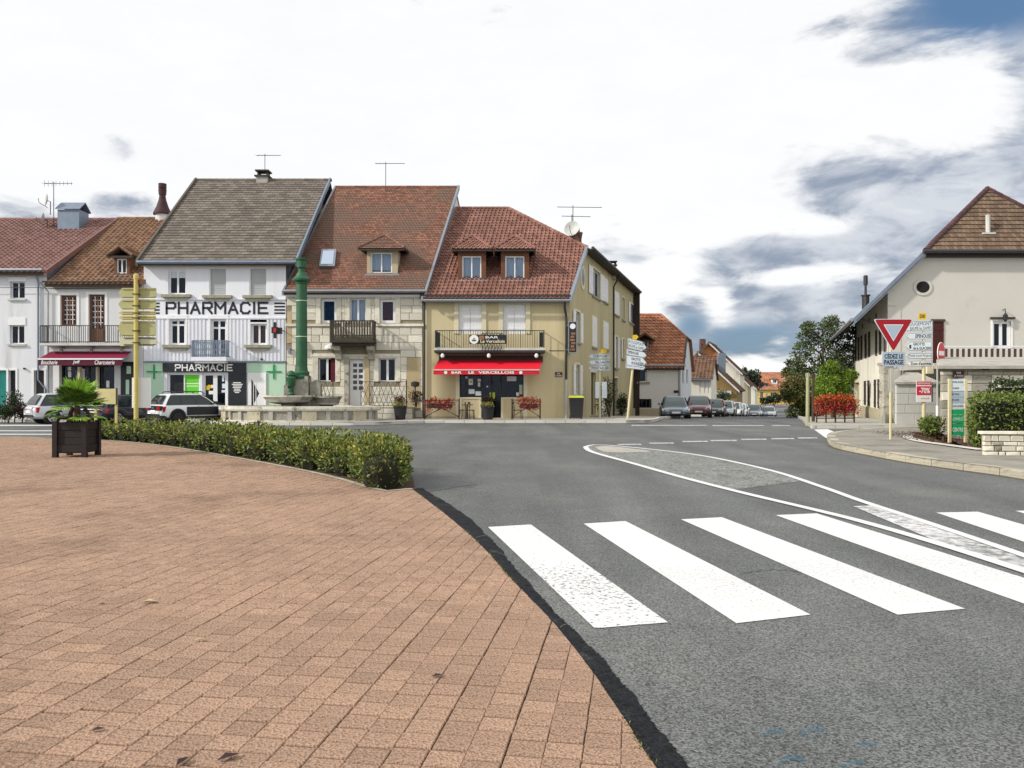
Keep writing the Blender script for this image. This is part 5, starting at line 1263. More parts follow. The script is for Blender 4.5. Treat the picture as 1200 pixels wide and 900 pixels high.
    for a, b, z0 in ((539.9, 564, zs+.07), (565.4, 575.5, .3), (576.9, 586.5, .2), (587.9, 612.6, zs+.07)): k = MB(); k.fbox(FR, X(a), X(b), -.17, -.16, z0, shop[3]-.1); k.build('pane', M.glass, f)
    k = MB(); k.fbox(FR, u0-.02, u1+.02, -2.2, -2.18, .1, shop[3]+.1); k.build('room_lining', M.room, f)
    for a, b in ((538.6, 564), (587.2, 613.4)): k = MB(); k.fbox(FR, X(a), X(b), -.12, .02, .16, zs); pn = k.build('stall_riser', M.ochre_wall, t); k = MB(); k.fbox(FR, X(a), X(b), -.1, .06, zs-.06, zs+.02); k.fbox(FR, X(a), X(a)+.12, .02, .045, .16, zs-.06); k.fbox(FR, X(b)-.12, X(b), .02, .045, .16, zs-.06); k.build('stall_riser_trim', M.cream_trim, pn)
    for a, b, y0, y1, m_ in ((549, 554, 444, 451, M.letter_white), (559.5, 563.5, 444, 447, M.letter_white), (560, 562.6, 448, 453, M.letter_white), (549, 556, 456, 461.5, M.sign_white), (557, 563.8, 458.5, 463.5, M.sign_white), (543.5, 546.5, 448, 454, M.dark_metal), (545, 548, 441, 443.5, M.sign_white), (570, 572, 452, 454, M.sign_white), (594, 605, 441, 446.5, M.sign_white), (608.6, 612.3, 451, 462, M.green_pale), (574.5, 579.5, 447, 448.5, M.curtain_red), (605, 608, 460, 464, M.letter_white)):
        k = MB(); k.fbox(FR, X(a), X(b), -.158, -.15, Z(y1), Z(y0)); k.build('poster', m_, f)
    k = MB(); k.fbox(FR, X(550), X(553.2), -.15, -.145, Z(448.5), Z(446)); k.fbox(FR, X(573.5), X(580), -.157, -.15, Z(467), Z(460)); k.build('poster', M.green_lime if False else mat('lime_yellow_notice', (.5, .6, .05), .1, 3, .6), f)
    # street name plate, services on the corner, projecting sign
    k = MB(); k.fbox(FR, X(650.5), X(659), 0, .03, Z(441.7), Z(436)); pl = k.build('street_plate', M.plate_brown, t); text(pl, FR, 'RUE', X(653), X(656.5), Z(438.5), Z(437), M.letter_white, .034); text(pl, FR, 'DE JERUSALEM'[:2]+' LA GRANDE', X(651.2), X(658.4), Z(441), Z(439.4), M.letter_white, .034)
    pipe(t, [FR.P(X(661.5), .5, Ze-.3), FR.P(X(661.5), .2, Ze-.75), FR.P(X(663.4), .08, Ze-1.2), FR.P(X(663.4), .08, 2.2)], M.dark_metal, .06); pipe(t, [FR.P(X(663.4), .08, 2.2), FR.P(X(663.4), .08, .15)], M.post_grey, .075)
    for px, yt in ((718.3, 331), (742.8, 356)):
        u, z = FS.at(px, yt); pipe(t, [FS.P(u, .5, zE), FS.P(u, .06, z-.3), FS.P(u, .06, gz(D0+u*.96)-.1)], M.dark_metal, .06)
    k = MB(); k.fbox(FR, X(643), X(661), 0, .02, Z(411.3), Z(410.6)); k.build('cable', M.dark_metal, t)
    z0, z1 = Z(413), Z(378); k = MB(); yb = D0-.25; k.box(3.02, 3.40, yb-.04, yb+.04, z0, z1); ps = k.build('projecting_sign', M.black, t)
    c = MB(); c.box(2.98, 3.02, yb-.05, yb+.05, z0-.05, z1+.05); c.box(3.40, 3.44, yb-.05, yb+.05, z0-.05, z1+.05); c.box(3.02, 3.40, yb-.05, yb+.05, z1, z1+.05); c.box(3.02, 3.40, yb-.05, yb+.05, z0-.05, z0); c.box(2.9, 2.98, yb-.02, yb+.3, z1-.2, z1-.15); c.box(2.9, 2.98, yb-.02, yb+.3, z0+.1, z0+.15); c.build('sign_frame', M.zinc, ps)
    Fp = Frame((0, yb-.04), (1, 0)); c = MB(); c.fprism(Fp, [(3.21+.15*math.cos(a), z1-.22+.15*math.sin(a)) for a in [i*.3927 for i in range(16)]], .0, .006); c.build('logo_disc', M.letter_white, ps)
    c = MB()
    for i in range(6): c.fbox(Fp, 3.07+.03*(i % 3), 3.35-.03*((i+1) % 3), .0, .005, z0+.08+.17*i, z0+.19+.17*i)
    c.build('sign_picture', M.letter_brown, ps)
    # side windows
    for q in W3+W2+[W1[0]]:
        window(t, FS, q, M.pvc, 2, rec=.1, fr=.07); surround(t, FS, q, .12, .03, M.cream_trim)
        k = MB(); k.fbox(FS, q[0]-.15, q[1]+.15, 0, .1, q[2]-.12, q[2]); k.build('sill', M.sill, t)
    for q in S3+S2:
        shutter(t, FS, q[0], q[1], q[2], q[3], M.white, .01); surround(t, FS, q, .1, .02, M.cream_trim); k = MB(); k.fbox(FS, q[0]-.1, q[1]+.1, 0, .1, q[2]-.12, q[2]); k.build('sill', M.sill, t)
    for q, sides in ((W3[0], 3), (W3[2], 3), (W2[0], 3), (W2[1], 3), (W2[2], 1), (W1[0], 3)):
        w_ = (q[1]-q[0])*.52
        if sides & 1: shutter(t, FS, q[0]-.02-w_, q[0]-.02, q[2], q[3], M.white, .035)
        if sides & 2: shutter(t, FS, q[1]+.02, q[1]+.02+w_, q[2], q[3], M.white, .035)
    for q in W1[1:]:
        k = MB(); k.fbox(FS, q[0], q[1], -.25, -.18, q[2], q[3]); d = k.build('door', M.wood_dark, t); surround(t, FS, q, .12, .04, M.cream_trim, name='door_surround')
        k = MB(); k.fbox(FS, q[0]+.1, q[1]-.1, -.18, -.17, q[2]+1.1, q[3]-.15); k.build('pane', M.glass, d)
        k = MB(); k.fbox(FS, q[0]-.2, q[1]+.2, .05, .8, q[2]-.35, q[2]); k.build('step', M.stone_grey, t)
    q = sq(703.5, 715, 447, 487); shutter(t, FS, q[0]+.3, q[0]+1.3, q[2], q[3], M.white, .02); 
    u, z = FS.at(682.5, 325); k = MB(); k.fprism(FS, [(u+.62*math.cos(a), z+.72*math.sin(a)) for a in [i*.2618 for i in range(24)]], .0, .05); ov = k.build('oval_window', M.cream_trim, t)
    k = MB(); k.fprism(FS, [(u+.36*math.cos(a), z+.5*math.sin(a)) for a in [i*.2618 for i in range(24)]], .05, .058); k.build('pane', M.car_glass, ov)
    # chimneys, aerial, dish
    k = MB(); x, y = 3.75, 46.9; k.box(x-.32, x+.32, y-.32, y+.32, 9.5, 10.9)
    for i in range(3): k.box(x-.34-.02*i, x+.34+.02*i, y-.34-.02*i, y+.34+.02*i, 10.55+.12*i, 10.63+.12*i)
    ch = k.build('chimney', M.brick, t); k = MB(); k.lathe((x+.05, y, 10.9), [(.2, 0), (.17, .35)], 12); k.build('chimney_pot', M.wood_black, ch)
    k = MB(); x, y = 7.0, 56; k.box(x-.27, x+.27, y-.3, y+.3, 9.4, 10.35); ch = k.build('chimney', M.tan_wall, t); k = MB(); k.box(x-.36, x+.36, y-.4, y+.4, 10.35, 10.42); k.box(x-.3, x-.22, y-.3, y+.3, 10.42, 10.62); k.box(x+.22, x+.3, y-.3, y+.3, 10.42, 10.62); k.box(x-.36, x+.36, y-.4, y+.4, 10.62, 10.68); k.build('chimney_cap', M.wood_dark, ch)
    antenna('long double aerial beside the brick chimney of the ochre bar', (3.55, 46.4, 9.9), 2.5, 2.6, .05, 12)
    antenna('short tilted aerial mounted below the long one on the ochre bar', (3.5, 46.55, 10.0), 1.9, 1.7, .1, 5)
    dish('large grey dish on the hip of the ochre bar roof', (3.5, 46.1, 10.95), .46, (-.4, -1, .3))
bar()
# ============ houses down the side street
def small_house(label, D, px0, px1, y_eave, y_ridge, wallm, tm, depth, sr=.34, openings=(), tw=.35, th=.36, capx=None, xl=None, zb=None):
    s = D/FPX; x0 = (px0-600)*s if xl is None else xl; x1 = (px1-600)*s; Ze = EYE+(HOR-y_eave)*s; h = depth/2; zr = EYE+(HOR-y_ridge)*(D+h)/FPX; m = (zr-Ze)/h
    g = gz(D)-.3 if zb is None else zb
    t = thing('house', label, 'house', ((x0+x1)/2, D, gz(D))); F = Frame((0, D), (1, 0)); ops = [F.rc(*o) for o in openings]
    mb = MB(); wall(mb, F, x0, x1, g, Ze, ops, .2); mb.build('wall', wallm, t)
    gable_body(t, x0, x1, h, Ze, m, wallm, sr, sr, D, g)
    for q in ops: window(t, F, q, M.pvc, 2, rec=.08, fr=.06)
    r = gable_roof(t, x0-.2, x1+.2, h, Ze, m, tm, tw, th, 'roll', .4, sr, sr, D); gutter(t, F, x0, x1, Ze-.25, .42, M.zinc, .06)
    return t, F, m, Ze, h
def house_c():
    D = 66; s = D/FPX; F = Frame((0, D), (1, 0)); x0, x1 = 9.0, (798-600)*s; g = -.95
    Ze = EYE+(HOR-427)*s; m = 1.16; fz = lambda d: Ze+.1+m*d; h = 3.75; sr = .34
    t = thing('house', 'white house with orange tiled half hipped roof behind parked cars', 'house', ((x0+x1)/2, D, -.55))
    w, b = F.rc(749, 758.5, 430, 447.5), F.rc(746.5, 763.5, 467.5, 478)
    mb = MB(); wall(mb, F, x0, x1, g, Ze, [w, b], .2); mb.build('wall', M.grey_wall, t)
    window(t, F, w, M.pvc, 1, rec=.08, curtain=None); window(t, F, b, M.wood_dark, 3, rec=.1)
    k = MB(); k.fbox(F, w[0]-.2, w[1]+.2, 0, .12, w[2]-.14, w[2]); k.build('sill', M.sill, t)
    k = MB(); k.fbox(F, x0, x1+.02, 0, .05, g, F.at(0, 478.5)[1]); k.build('plinth', M.tan_wall, t)
    FS = Frame((x1, D), (sr, 1)); uE = 7.5*1.056; zm = fz(1.9)
    sw = [FS.rc(799.6, 801.6, 432, 450), FS.rc(804.3, 806.2, 433, 450), FS.rc(801.6, 803.6, 405, 419)]
    mb = MB(); wall(mb, FS, 0, uE, g, Ze, sw[:2], .15); mb.quad([FS.P(0, 0, Ze), FS.P(uE, 0, Ze), FS.P(5.6*1.056, 0, zm), FS.P(1.9*1.056, 0, zm)]); mb.build('side_wall', M.white_wall, t)
    for q in sw[:2]: window(t, FS, q, M.pvc, 1, rec=.06)
    k = MB(); q = sw[2]; k.fbox(FS, q[0], q[1], 0, .03, q[2], q[3]); k.build('window', M.wood_dark, t)
    P = lambda x, d: (x+sr*d, D+d, fz(d)); xr = x1+.25
    a, b_ = P(xr, 1.9), (xr+sr*5.6, D+5.6, fz(1.9)); c = (13.05, D+h, fz(h))
    r = roof_plane(t, [P(x0, -.4), P(xr, -.4), a, c, P(x0, h)], M.tile_orange, .34, .36, 'roll', tk=.05)
    r3 = roof_plane(t, [a, b_, c], M.tile_orange, .34, .36, 'roll')
    roof_plane(t, [(xr+sr*7.9, D+7.9, fz(-.4)), (x0+2, D+7.9, fz(-.4)), P(x0, h), c, b_], M.tile_orange, tiles=False, under=M.tile_orange)
    cap(r, P(x0, h), c, M.tile_orange, .14); cap(r, a, c, M.tile_orange, .14); verge(r, P(xr+.02, -.4), Vector(a), M.dark_metal, .06, .14)
    gutter(t, F, x0, xr, Ze-.1, .5, M.zinc, .08); pipe(t, [F.P(x1-.15, .4, Ze-.15), F.P(x1-.15, .06, Ze-.5), F.P(x1-.15, .06, g)], M.zinc, .06)
    dormer(t, 749, 761, 412.5, 399, 391.5, fz, M.tile_dark, M.wood_dark, M.white, ov=.4, wpx=(750, 760, 399.5, 411.5), D=D, gable=True, kind='roll', tw=.3, th=.3)
    q = F.rc(789.5, 795, 457.5, 460.5); k = MB(); k.fbox(F, *q[:2], 0, .03, *q[2:]); k.build('house_sign', M.black, t)
house_c()
t, F_, *_ = small_house('low beige annexe with three slit windows and a brown roof', 76, 808.5, 833.5, 441.5, 419, M.ivory_wall, M.tile_dark, 6, openings=[(819.5, 821.3, 446, 461), (825, 827, 446, 461), (829.7, 831, 446.5, 460.5)])
def gable_front(label, D, pxa, ya, pxr, yr, pxl, wallm, uppm, ysplit, tm, depth, sr=.36, extra=None):
    s = D/FPX; F = Frame((0, D), (1, 0)); xa, za = F.at(pxa, ya); xr, zr = F.at(pxr, yr); xl = 2*xa-xr if pxl is None else F.at(pxl, 0)[0]; g = gz(D)-.6
    mm = (za-zr)/(xr-xa); zl = za-mm*(xa-xl)
    t = thing('house', label, 'house', ((xl+xr)/2, D, gz(D))); k = MB(); zs = F.at(0, ysplit)[1]; xs = min(xr-.3, xa+(za-zs)/mm); xo = xa-(za-zs)/mm if uppm else 0
    w = xr-.35
    k.quad([(xl, D, g), (w, D, g), (w, D, za-mm*(w-xa)-.1), (xa, D, za-.1), (xl, D, zl-.1)]); k.build('wall', wallm, t)
    if uppm: k = MB(); k.prism([(max(xl, xa-(za-zs)/mm)+.1, D, zs), (xs-.1, D, zs), (xa, D, za-.12)], (0, -.04, 0)); k.build('upper_wall', uppm, t)
    k = MB(); k.quad([(w, D, g), (w+sr*depth, D+depth, g), (w+sr*depth, D+depth, za-mm*(w-xa)-.1), (w, D, za-mm*(w-xa)-.1)]); k.build('side_wall', wallm, t)
    q = lambda x, z, d: (x+sr*d, D+d, z)
    r = roof_plane(t, [q(xr, zr, -.5), q(xr, zr, depth), q(xa, za, depth), q(xa, za, -.5)], tm, .36, .36, 'roll', tk=.04)
    roof_plane(t, [q(xl, zl, depth), q(xl, zl, -.5), q(xa, za, -.5), q(xa, za, depth)], tm, .36, .36, 'roll')
    cap(r, q(xa, za, -.5), q(xa, za, depth), tm, .14)
    k = MB(); a = Vector(q(xa, za, -.52)); b = Vector(q(xr, zr, -.52)); k.prism([a, a+Vector((0, 0, -.22)), a+Vector((0, .06, -.22)), a+Vector((0, .06, 0))], tuple(b-a)); k.build('verge_board', M.white_wall, t)
    return t, F
t, F_ = gable_front('brown roofed barn house with ochre gable and climbing greenery', 88, 818.5, 413, 867, 458, 800, M.brown_wall, None, 440, M.tile_dark, 9)
k = MB(); q = F_.rc(834.5, 856, 458, 462); k.fbox(F_, q[0], q[1], 0, .3, q[2], q[3]); k.build('canopy', M.white_wall, t)
q = F_.rc(848, 855, 462, 479); k = MB(); k.fbox(F_, *q[:2], 0, .04, *q[2:]); k.build('door', M.ivory_wall, t)
q = F_.rc(834, 846, 463, 479); k = MB(); k.fbox(F_, *q[:2], 0, .04, *q[2:]); k.build('garage_door', mat('ochre_boards', (.33, .24, .04), .2, 5, .8), t)
k = MB(); x, y = 24.2, 92; k.box(x-.4, x+.4, y-.35, y+.35, 3.2, 5.9); k.build('chimney', M.zinc_blue, t)
t, F_ = gable_front('tall house with orange upper gable and pale wall below', 102, 831.5, 401.5, 870.5, 438, 812, M.ivory_wall, M.orange_wall, 424, M.tile_dark, 8)
k = MB(); x, y = (822-600)*.112, 104; k.box(x-.35, x+.35, y-.35, y+.35, 5.5, 8.3); k.build('chimney', M.brick, t)
gable_front('pale terraced house with a brown verge next along the street', 116, 858, 431, 879, 452, 850, M.tan_wall, None, 440, M.tile_dark, 8, .36)
gable_front('last small cream house of the row before the bend', 132, 870, 441, 887, 456, 862, M.ivory_wall, None, 440, M.tile_dark, 9, .36)
def yellow_house():
    t, F, m, Ze, h = small_house('yellow house with wide orange roof closing the street view', 196, 884, 945, 455.5, 437, M.yellow_wall, M.tile_orange, 10, .1, [(891, 894.5, 459, 466), (903, 907, 460, 467), (898, 900, 461, 471)], .6, .6)
    dormer(t, 893, 899, 453, 449, 446.5, lambda d: Ze+.1+m*d, M.tile_orange, M.wood_dark, M.white, ov=.3, wpx=(894, 898, 449.5, 452.5), D=196)
    dormer(t, 905, 911, 450, 444, 441.5, lambda d: Ze+.1+m*d, M.tile_orange, M.white, M.white, ov=.3, wpx=(906, 910, 445, 449), D=196)
yellow_house()
# ============ long house on the right
def long_house():
    D = 40; F = Frame((0, D), (1, 0)); xl, xr = 18.86, 31.0; sr = .335; dep = 17.3
    FS = Frame((xl, D), (-sr, -1))           # street side, seen from the street
    t = thing('house', 'long pale house with beige tiled hipped gable and dark shutters', 'house', ((xl+xr)/2, D, 0))
    zt = 6.85; w = F.rc(1163.5, 1184.5, 376.5, 407.5); dq = F.rc(1093, 1105.5, 377, 425.5)
    mb = MB(); wall(mb, F, xl, xr, -.3, zt, [w], .25)
    e0, m = (17.0, 39.6, 5.2), .96
    rl = lambda x: 5.2+m*(x-17.0)-.12
    mb.quad([F.P(xl, 0, zt), F.P(xr, 0, zt), F.P(29.3, 0, 8.5), F.P(20.6, 0, 8.5), F.P(xl, 0, rl(xl))]); mb.build('wall', M.beige_wall, t)
    window(t, F, w, M.pvc, 2, rec=.1, fr=.12, bar=.14); surround(t, F, w, .1, .03, M.white)
    k = MB(); k.fbox(F, w[0]-.15, w[1]+.15, 0, .14, w[3]+.1, w[3]+.2); k.build('lintel', M.wood_dark, t)
    k = MB(); u, z = F.at(1175, 367); k.lathe(F.P(u, .22, z-.25), [(.03, -.2), (.1, -.1), (.12, .12), (.02, .25)], 8); k.tube([F.P(u, 0, z+.15), F.P(u, .22, z+.2), F.P(u, .22, z)], .02); k.build('wall_lamp', M.iron, t)
    u, z = F.at(1081, 336.5); k = MB(); k.fprism(F, [(u+.47*math.cos(a), z+.42*math.sin(a)) for a in [i*.2618 for i in range(24)]], 0, .05); oc = k.build('oculus', M.beige_wall, t)
    k = MB(); k.fprism(F, [(u+.33*math.cos(a), z+.29*math.sin(a)) for a in [i*.2618 for i in range(24)]], .05, .056); k.build('pane', M.room, oc)
    shutter(t, F, dq[0], dq[1], dq[2], dq[3], M.shutter_red, .01)
    k = MB(); k.fbox(F, dq[0]-.1, dq[1]+.05, 0, .1, dq[3], dq[3]+.12); k.build('lintel', M.wood_dark, t)
    for i in range(7): k = MB(); z = 1.2+i*.78; k.fbox(F, xl, xl+(.65 if i % 2 else .42), 0, .03, z, z+.72); k.build('quoin', M.beige_wall, t)
    # street side wall: narrow windows between dark shutters
    def sq(x0, x1, yt, yb): u0 = FS.at(x0, 0)[0]; u1, z1 = FS.at(x1, yt); return (u0, u1, FS.at(x1, yb)[1], z1)
    up = [(999.7, 1001, 1002.5, 1004, 396.5, 423), (1005.8, 1007.4, 1009, 1010.8, 394, 421.5), (1013.8, 1015.8, 1018, 1020, 389.5, 418.5), (1026.4, 1028.2, 1030.8, 1033, 385, 415.5)]
    lo_ = [(1013, 1015, 1017.2, 1019.2, 446, 475), (1024.8, 1026.8, 1029, 1031.2, 444.5, 478)]
    qs = [sq(b, c, yt, yb) for a, b, c, d, yt, yb in up+lo_]; dr = sq(1001.5, 1007.5, 448, 490)
    ue = -dep*1.0546; mb = MB(); wall(mb, FS, ue, 0, -1, 6.6, qs+[dr], .25); mb.build('side_wall', M.ivory_wall, t)
    for (a, b, c, d, yt, yb), q in zip(up+lo_, qs):
        window(t, FS, q, M.pvc, 2, rec=.1, fr=.07)
        for x0, x1 in ((a, b), (c, d)): s = sq(x0, x1, yt, yb); shutter(t, FS, s[0]+.02, s[1]-.02, q[2], q[3], M.shutter_red if False else M.wood_dark, .01)
    k = MB(); k.fbox(FS, dr[0], dr[1], -.2, -.14, dr[2], dr[3]); k.build('door', M.tan_wall, t); surround(t, FS, dr, .2, .04, M.cream_trim, name='door_surround')
    k = MB(); k.fbox(FS, FS.at(1008.5, 0)[0], -.02, 0, .06, -1, .62); k.build('plinth', M.tan_wall, t)
    for px in (1003, 1011, 1019, 1027): u = FS.at(px, 0)[0]; k = MB(); k.fbox(FS, u-.15, u+.15, 0, .03, 5.65, 5.95); k.build('vent', M.wood_dark, t)
    mb = MB(); mb.quad([FS.P(ue, 0, -1), (xr+5.5, D+dep, -1), (xr+5.5, D+dep, 6), (30.3, D+dep, 11.9), FS.P(ue, 0, 6.6)]); mb.quad([(xr, D, -1), (xr+sr*dep, D+dep, -1), (xr+sr*dep, D+dep, 6.8), (xr, D, 6.8)]); mb.build('back_wall', M.ivory_wall, t)
    d0, d1 = -.4, dep+.6; q = lambda x, z, d: (x+sr*d, D+d, z)
    hb, ap = (20.57, 39.6, 5.2+m*3.55), (25.1, 42.05, 12.28); hr = (29.5, 39.6, 5.2+m*3.55)
    rf = q(24.4, 12.28, d1)
    far = (e0[0]+sr*(d1+.4), D+d1, 5.2)
    r = roof_plane(t, [far, e0, hb, ap, (ap[0]+sr*(D+d1-ap[1]), D+d1, ap[2])], M.tile_beige, .3, .3, 'flat', thick=.16)
    r2 = roof_plane(t, [hb, hr, ap], M.tile_beige, .21, .285, 'flat', tk=.045, offs=0.0)
    er = (33.05, 39.6, 5.2); roof_plane(t, [er, (er[0]+sr*(d1+.4), D+d1, 5.2), (ap[0]+sr*(D+d1-ap[1]), D+d1, ap[2]), ap, hr], M.tile_beige, .3, .3, 'flat')
    capm = mat('burgundy_ridge_tiles', (.085, .042, .042), .2, 3, .8, tint=.2)
    cap(r2, hb, ap, capm, .13, .4); cap(r2, hr, ap, capm, .13, .4); cap(r, ap, (ap[0]+sr*(D+d1-ap[1]), D+d1, ap[2]), capm, .13, .4)
    k = MB(); a, b = Vector(e0)+Vector((0, -.03, .04)), Vector(hb)+Vector((0, -.03, .04)); k.prism([a, a+Vector((0, 0, -.34)), a+Vector((0, .08, -.34)), a+Vector((0, .08, 0))], tuple(b-a)); k.build('verge_board', M.zinc_blue, t)
    gutter(t, F, 20.4, 29.7, hb[2]-.08, .5, M.dark_metal, .10); k = MB(); k.fbox(F, 20.6, 29.4, 0, .36, hb[2]-.32, hb[2]-.2); k.build('soffit', M.wood_black, t)
    k = MB(); o1 = Vector((sr, 1, 0)).normalized(); mb = MB(); mb.tube([Vector(e0)+Vector((-.1, 0, -.05)), Vector(far)+Vector((-.1, 0, -.05))], .09, 8); mb.build('gutter', M.zinc, t)
    k = MB(); k.quad([tuple(Vector(e0)+Vector((.1, .05, -.2))), tuple(Vector(far)+Vector((.1, 0, -.2))), FS.P(ue, 0, 6.35), FS.P(0, 0, 6.6)]); k.build('soffit', M.wood_dark, t)
    pipe(t, [FS.P(-.3, 1.4, 5.3), FS.P(-.25, .1, 4.9), FS.P(-.25, .1, .1)], M.dark_metal, .06)
    # vent pipe and chimneys
    n = Vector((0, -.83, .55)); p = Vector((24.05, 40.25, 9.55)); k = MB(); k.tube([p, p+Vector((0, 0, .95))], .11, 8); v = k.build('vent_pipe', M.concrete_w, t); k = MB(); k.box(p.x-.32, p.x+.32, p.y-.15, p.y+.15, p.z-.05, p.z+.04); k.build('flashing', M.concrete_w, v)
    k = MB(); x, y = 20.2, 45.5; k.lathe((x, y, 6.9), [(.2, -.8), (.2, .1), (.26, .12), (.26, .18), (.07, .2), (.065, .75), (.12, .75), (.12, 1.25), (.08, 1.3)], 10); k.build('flue', M.dark_metal, t)
    # terrace with its slatted balustrade
    k = MB(); k.box(19.4, 31.0, 33.4, 39.9, 2.62, 2.88); ter = k.build('terrace', M.concrete, t)
    for x in (19.8, 24, 28): k = MB(); k.box(x, x+.35, 33.6, 33.95, 0, 2.6); k.build('terrace_pillar', M.stone_grey, ter)
    Fr_ = Frame((0, 36.3), (1, 0)); a, b = Fr_.at(1107, 0)[0], 30.8; z0, z1 = 2.9, Fr_.at(0, 405.3)[1]
    k = MB()
    for z in (z1-.05, z1-.2, z0+.06): k.fbox(Fr_, a, b, -.04, .0, z, z+.05)
    rl_ = k.build('balustrade', M.white_wall, ter); i = 0; u = a
    while u < b: 
        k = MB(); k.fbox(Fr_, u, u+.115, .0, .03, z0, z1-.13); k.build('slat', M.rust_iron, rl_); u += .262; i += 1
long_house()
# ============ walls in front of it
COURSE = [unit_stone('stone_block', mm, .05, .09, .03, 20+i) for i, mm in enumerate((M.stone_grey, M.stone_grey, M.stone, M.stone_grey))]
def stone_wall():
    D = 30; F = Frame((0, D), (1, 0)); u0 = F.at(1103, 0)[0]; t = thing('stone_wall', 'tall wall of squared stones capped by a sloping concrete slab', 'wall', (u0+5, D, .1))
    k = MB(); k.prism([(u0, D, 0), (28, D, 0), (28, D+4, 0), (u0+2.3, D+4, 0)], (0, 0, 2.4)); k.build('core', M.mortar, t)
    lay_blocks(t, F, u0, 24, .1, 2.36, [], .31, .62, COURSE, .04, seed=4)
    k = MB(); za, zb = 2.44, 2.92; k.prism([(u0-.25, D-.3, za), (28, D-.3, za), (28, D+3.6, zb), (u0+1.9, D+3.6, zb), (u0+.1, D+.5, za+.06)], (0, 0, .12)); k.build('coping', M.concrete, t)
    z, u = F.at(0, 439)[1], F.at(1122, 0)[0]; q = F.rc(1115.5, 1128.5, 434.5, 442.5)
    k = MB(); k.fbox(F, q[0], q[1], .06, .09, q[2], q[3]); p = k.build('street_plate', M.plate_brown, t)
    text(p, F, 'RUE', q[0]+.13, q[1]-.13, q[2]+.15, q[3]-.04, M.letter_white, .092); text(p, F, 'DE LA FONTAINE'[3:5]+' MAIRIE', q[0]+.03, q[1]-.03, q[2]+.03, q[2]+.1, M.letter_white, .092)
stone_wall()
def block_wall():
    D = 35; F = Frame((0, D), (1, 0)); a, b = F.at(1050, 0)[0], F.at(1099, 0)[0]; t = thing('block_wall', 'pale concrete block wall with a sloping slab beside the stone pier', 'wall', ((a+b)/2, D, .15))
    k = MB(); k.prism([(a, D, .1), (b, D, .1), (b, D+3.4, .1), (a*(D+3.4)/D+.1, D+3.4, .1)], (0, 0, 1.8)); k.build('core', M.concrete_w, t)
    me = unit_stone('concrete_block', M.concrete_w, .02, .03, .006, 3)
    lay_blocks(t, F, a, b, .15, 1.88, [], .43, .62, [me], .02, seed=2)
    k = MB(); k.prism([(a-.1, D-.12, 1.9), (b+.05, D-.12, 1.9), (b+.05, D+1.8, 2.36), (a+1.3, D+1.8, 2.36), (a+.05, D+.3, 1.95)], (0, 0, .1)); k.build('coping', M.concrete, t)
    k = MB(); k.box(a+2.2, a+2.5, D+1.6, D+1.9, 2.4, 2.75); k.build('stub', M.cream_trim, t)
    Dp = 36.2; x0, x1 = (1036-600)*Dp/FPX, (1047.5-600)*Dp/FPX; p = thing('stone_pier', 'dark weathered stone pier in front of the house corner', 'pillar', ((x0+x1)/2, Dp, .15))
    z = .15; i = 0
    while z < 2.7:
        k = MB(); e = .02*(i % 2); k.box(x0+e, x1-e, Dp+e, Dp+.5, z, z+.36); k.build('stone_block', M.stone_grey, p); z += .375; i += 1
    k = MB(); k.box(x0-.06, x1+.06, Dp-.06, Dp+.56, z, z+.12); k.build('cap_stone', M.stone_grey, p)
    for dx in (-.35, .62): k = MB(); k.lathe(((x0+x1)/2+dx, Dp-.2, .15), [(.2, 0), (.17, .3), (.08, .5)], 8); st = k.build('guard_stone', M.stone_grey, None); tag(st, 'small guard stone left of the weathered pier' if dx < 0 else 'small guard stone right of the weathered pier', 'stone')
block_wall()
def low_wall():
    a = G(1153, 533, .15); b = (a[0]+5.5, a[1]-.6); F = Frame(a, (b[0]-a[0], b[1]-a[1])); L = 5.5; zt = 1.65-(505.5-457)*a[1]/FPX
    t = thing('low_stone_wall', 'low dry stone wall with flat capping below the clipped hedge', 'wall', (a[0]+2.7, a[1], .15))
    k = MB(); k.fprism(F, [(.02, .1), (L, .1), (L, zt-.06), (.02, zt-.06)], -.16, -.03); k.build('core', M.mortar, t)
    me = [unit_stone('stone_block', mm, .06, .1, .05, 40+i) for i, mm in enumerate((M.stone, M.stone, M.stone_grey, M.stone))]
    lay_blocks(t, F, 0, 3.6, .14, zt-.07, [], .115, .24, me, .02, seed=8)
    k = MB(); u = -.05
    while u < L: w = rnd.uniform(.5, .9); k = MB(); k.fbox(F, u, u+w-.015, -.20, .05, zt-.06, zt); k.build('cap_stone', M.stone, t); u += w
low_wall()
# ------------------------------------------------------------------ street furniture
def post(t, x, y, z0, z1, r, m, name='post', lean=(0, 0)):
    k = MB(); k.tube([(x, y, z0), (x+lean[0], y+lean[1], z1)], r, 10); o = k.build(name, m, t)
    return o
def plate(t, F, pts, o, m, th=.025, name='plate', par=None):
    k = MB(); k.fprism(F, pts, o, o+th); return k.build(name, m, par or t)
def arrow_pts(u0, u1, z0, z1, d, tip=None, tilt=0.0):
    tip = tip or (z1-z0)*.45; zm = (z0+z1)/2; f = lambda u, z: (u, z+tilt*(u-(u0+u1)/2))
    return [f(*p) for p in ([(u0+tip, z0), (u1, z0), (u1, z1), (u0+tip, z1), (u0, zm)] if d < 0 else [(u0, z0), (u1-tip, z0), (u1, zm), (u1-tip, z1), (u0, z1)])]
def inset(pts, e):
    cx = sum(p[0] for p in pts)/len(pts); cz = sum(p[1] for p in pts)/len(pts); hx = max(abs(p[0]-cx) for p in pts); hz = max(abs(p[1]-cz) for p in pts)
    return [(cx+(p[0]-cx)*(1-e/hx), cz+(p[1]-cz)*(1-e/hz)) for p in pts]
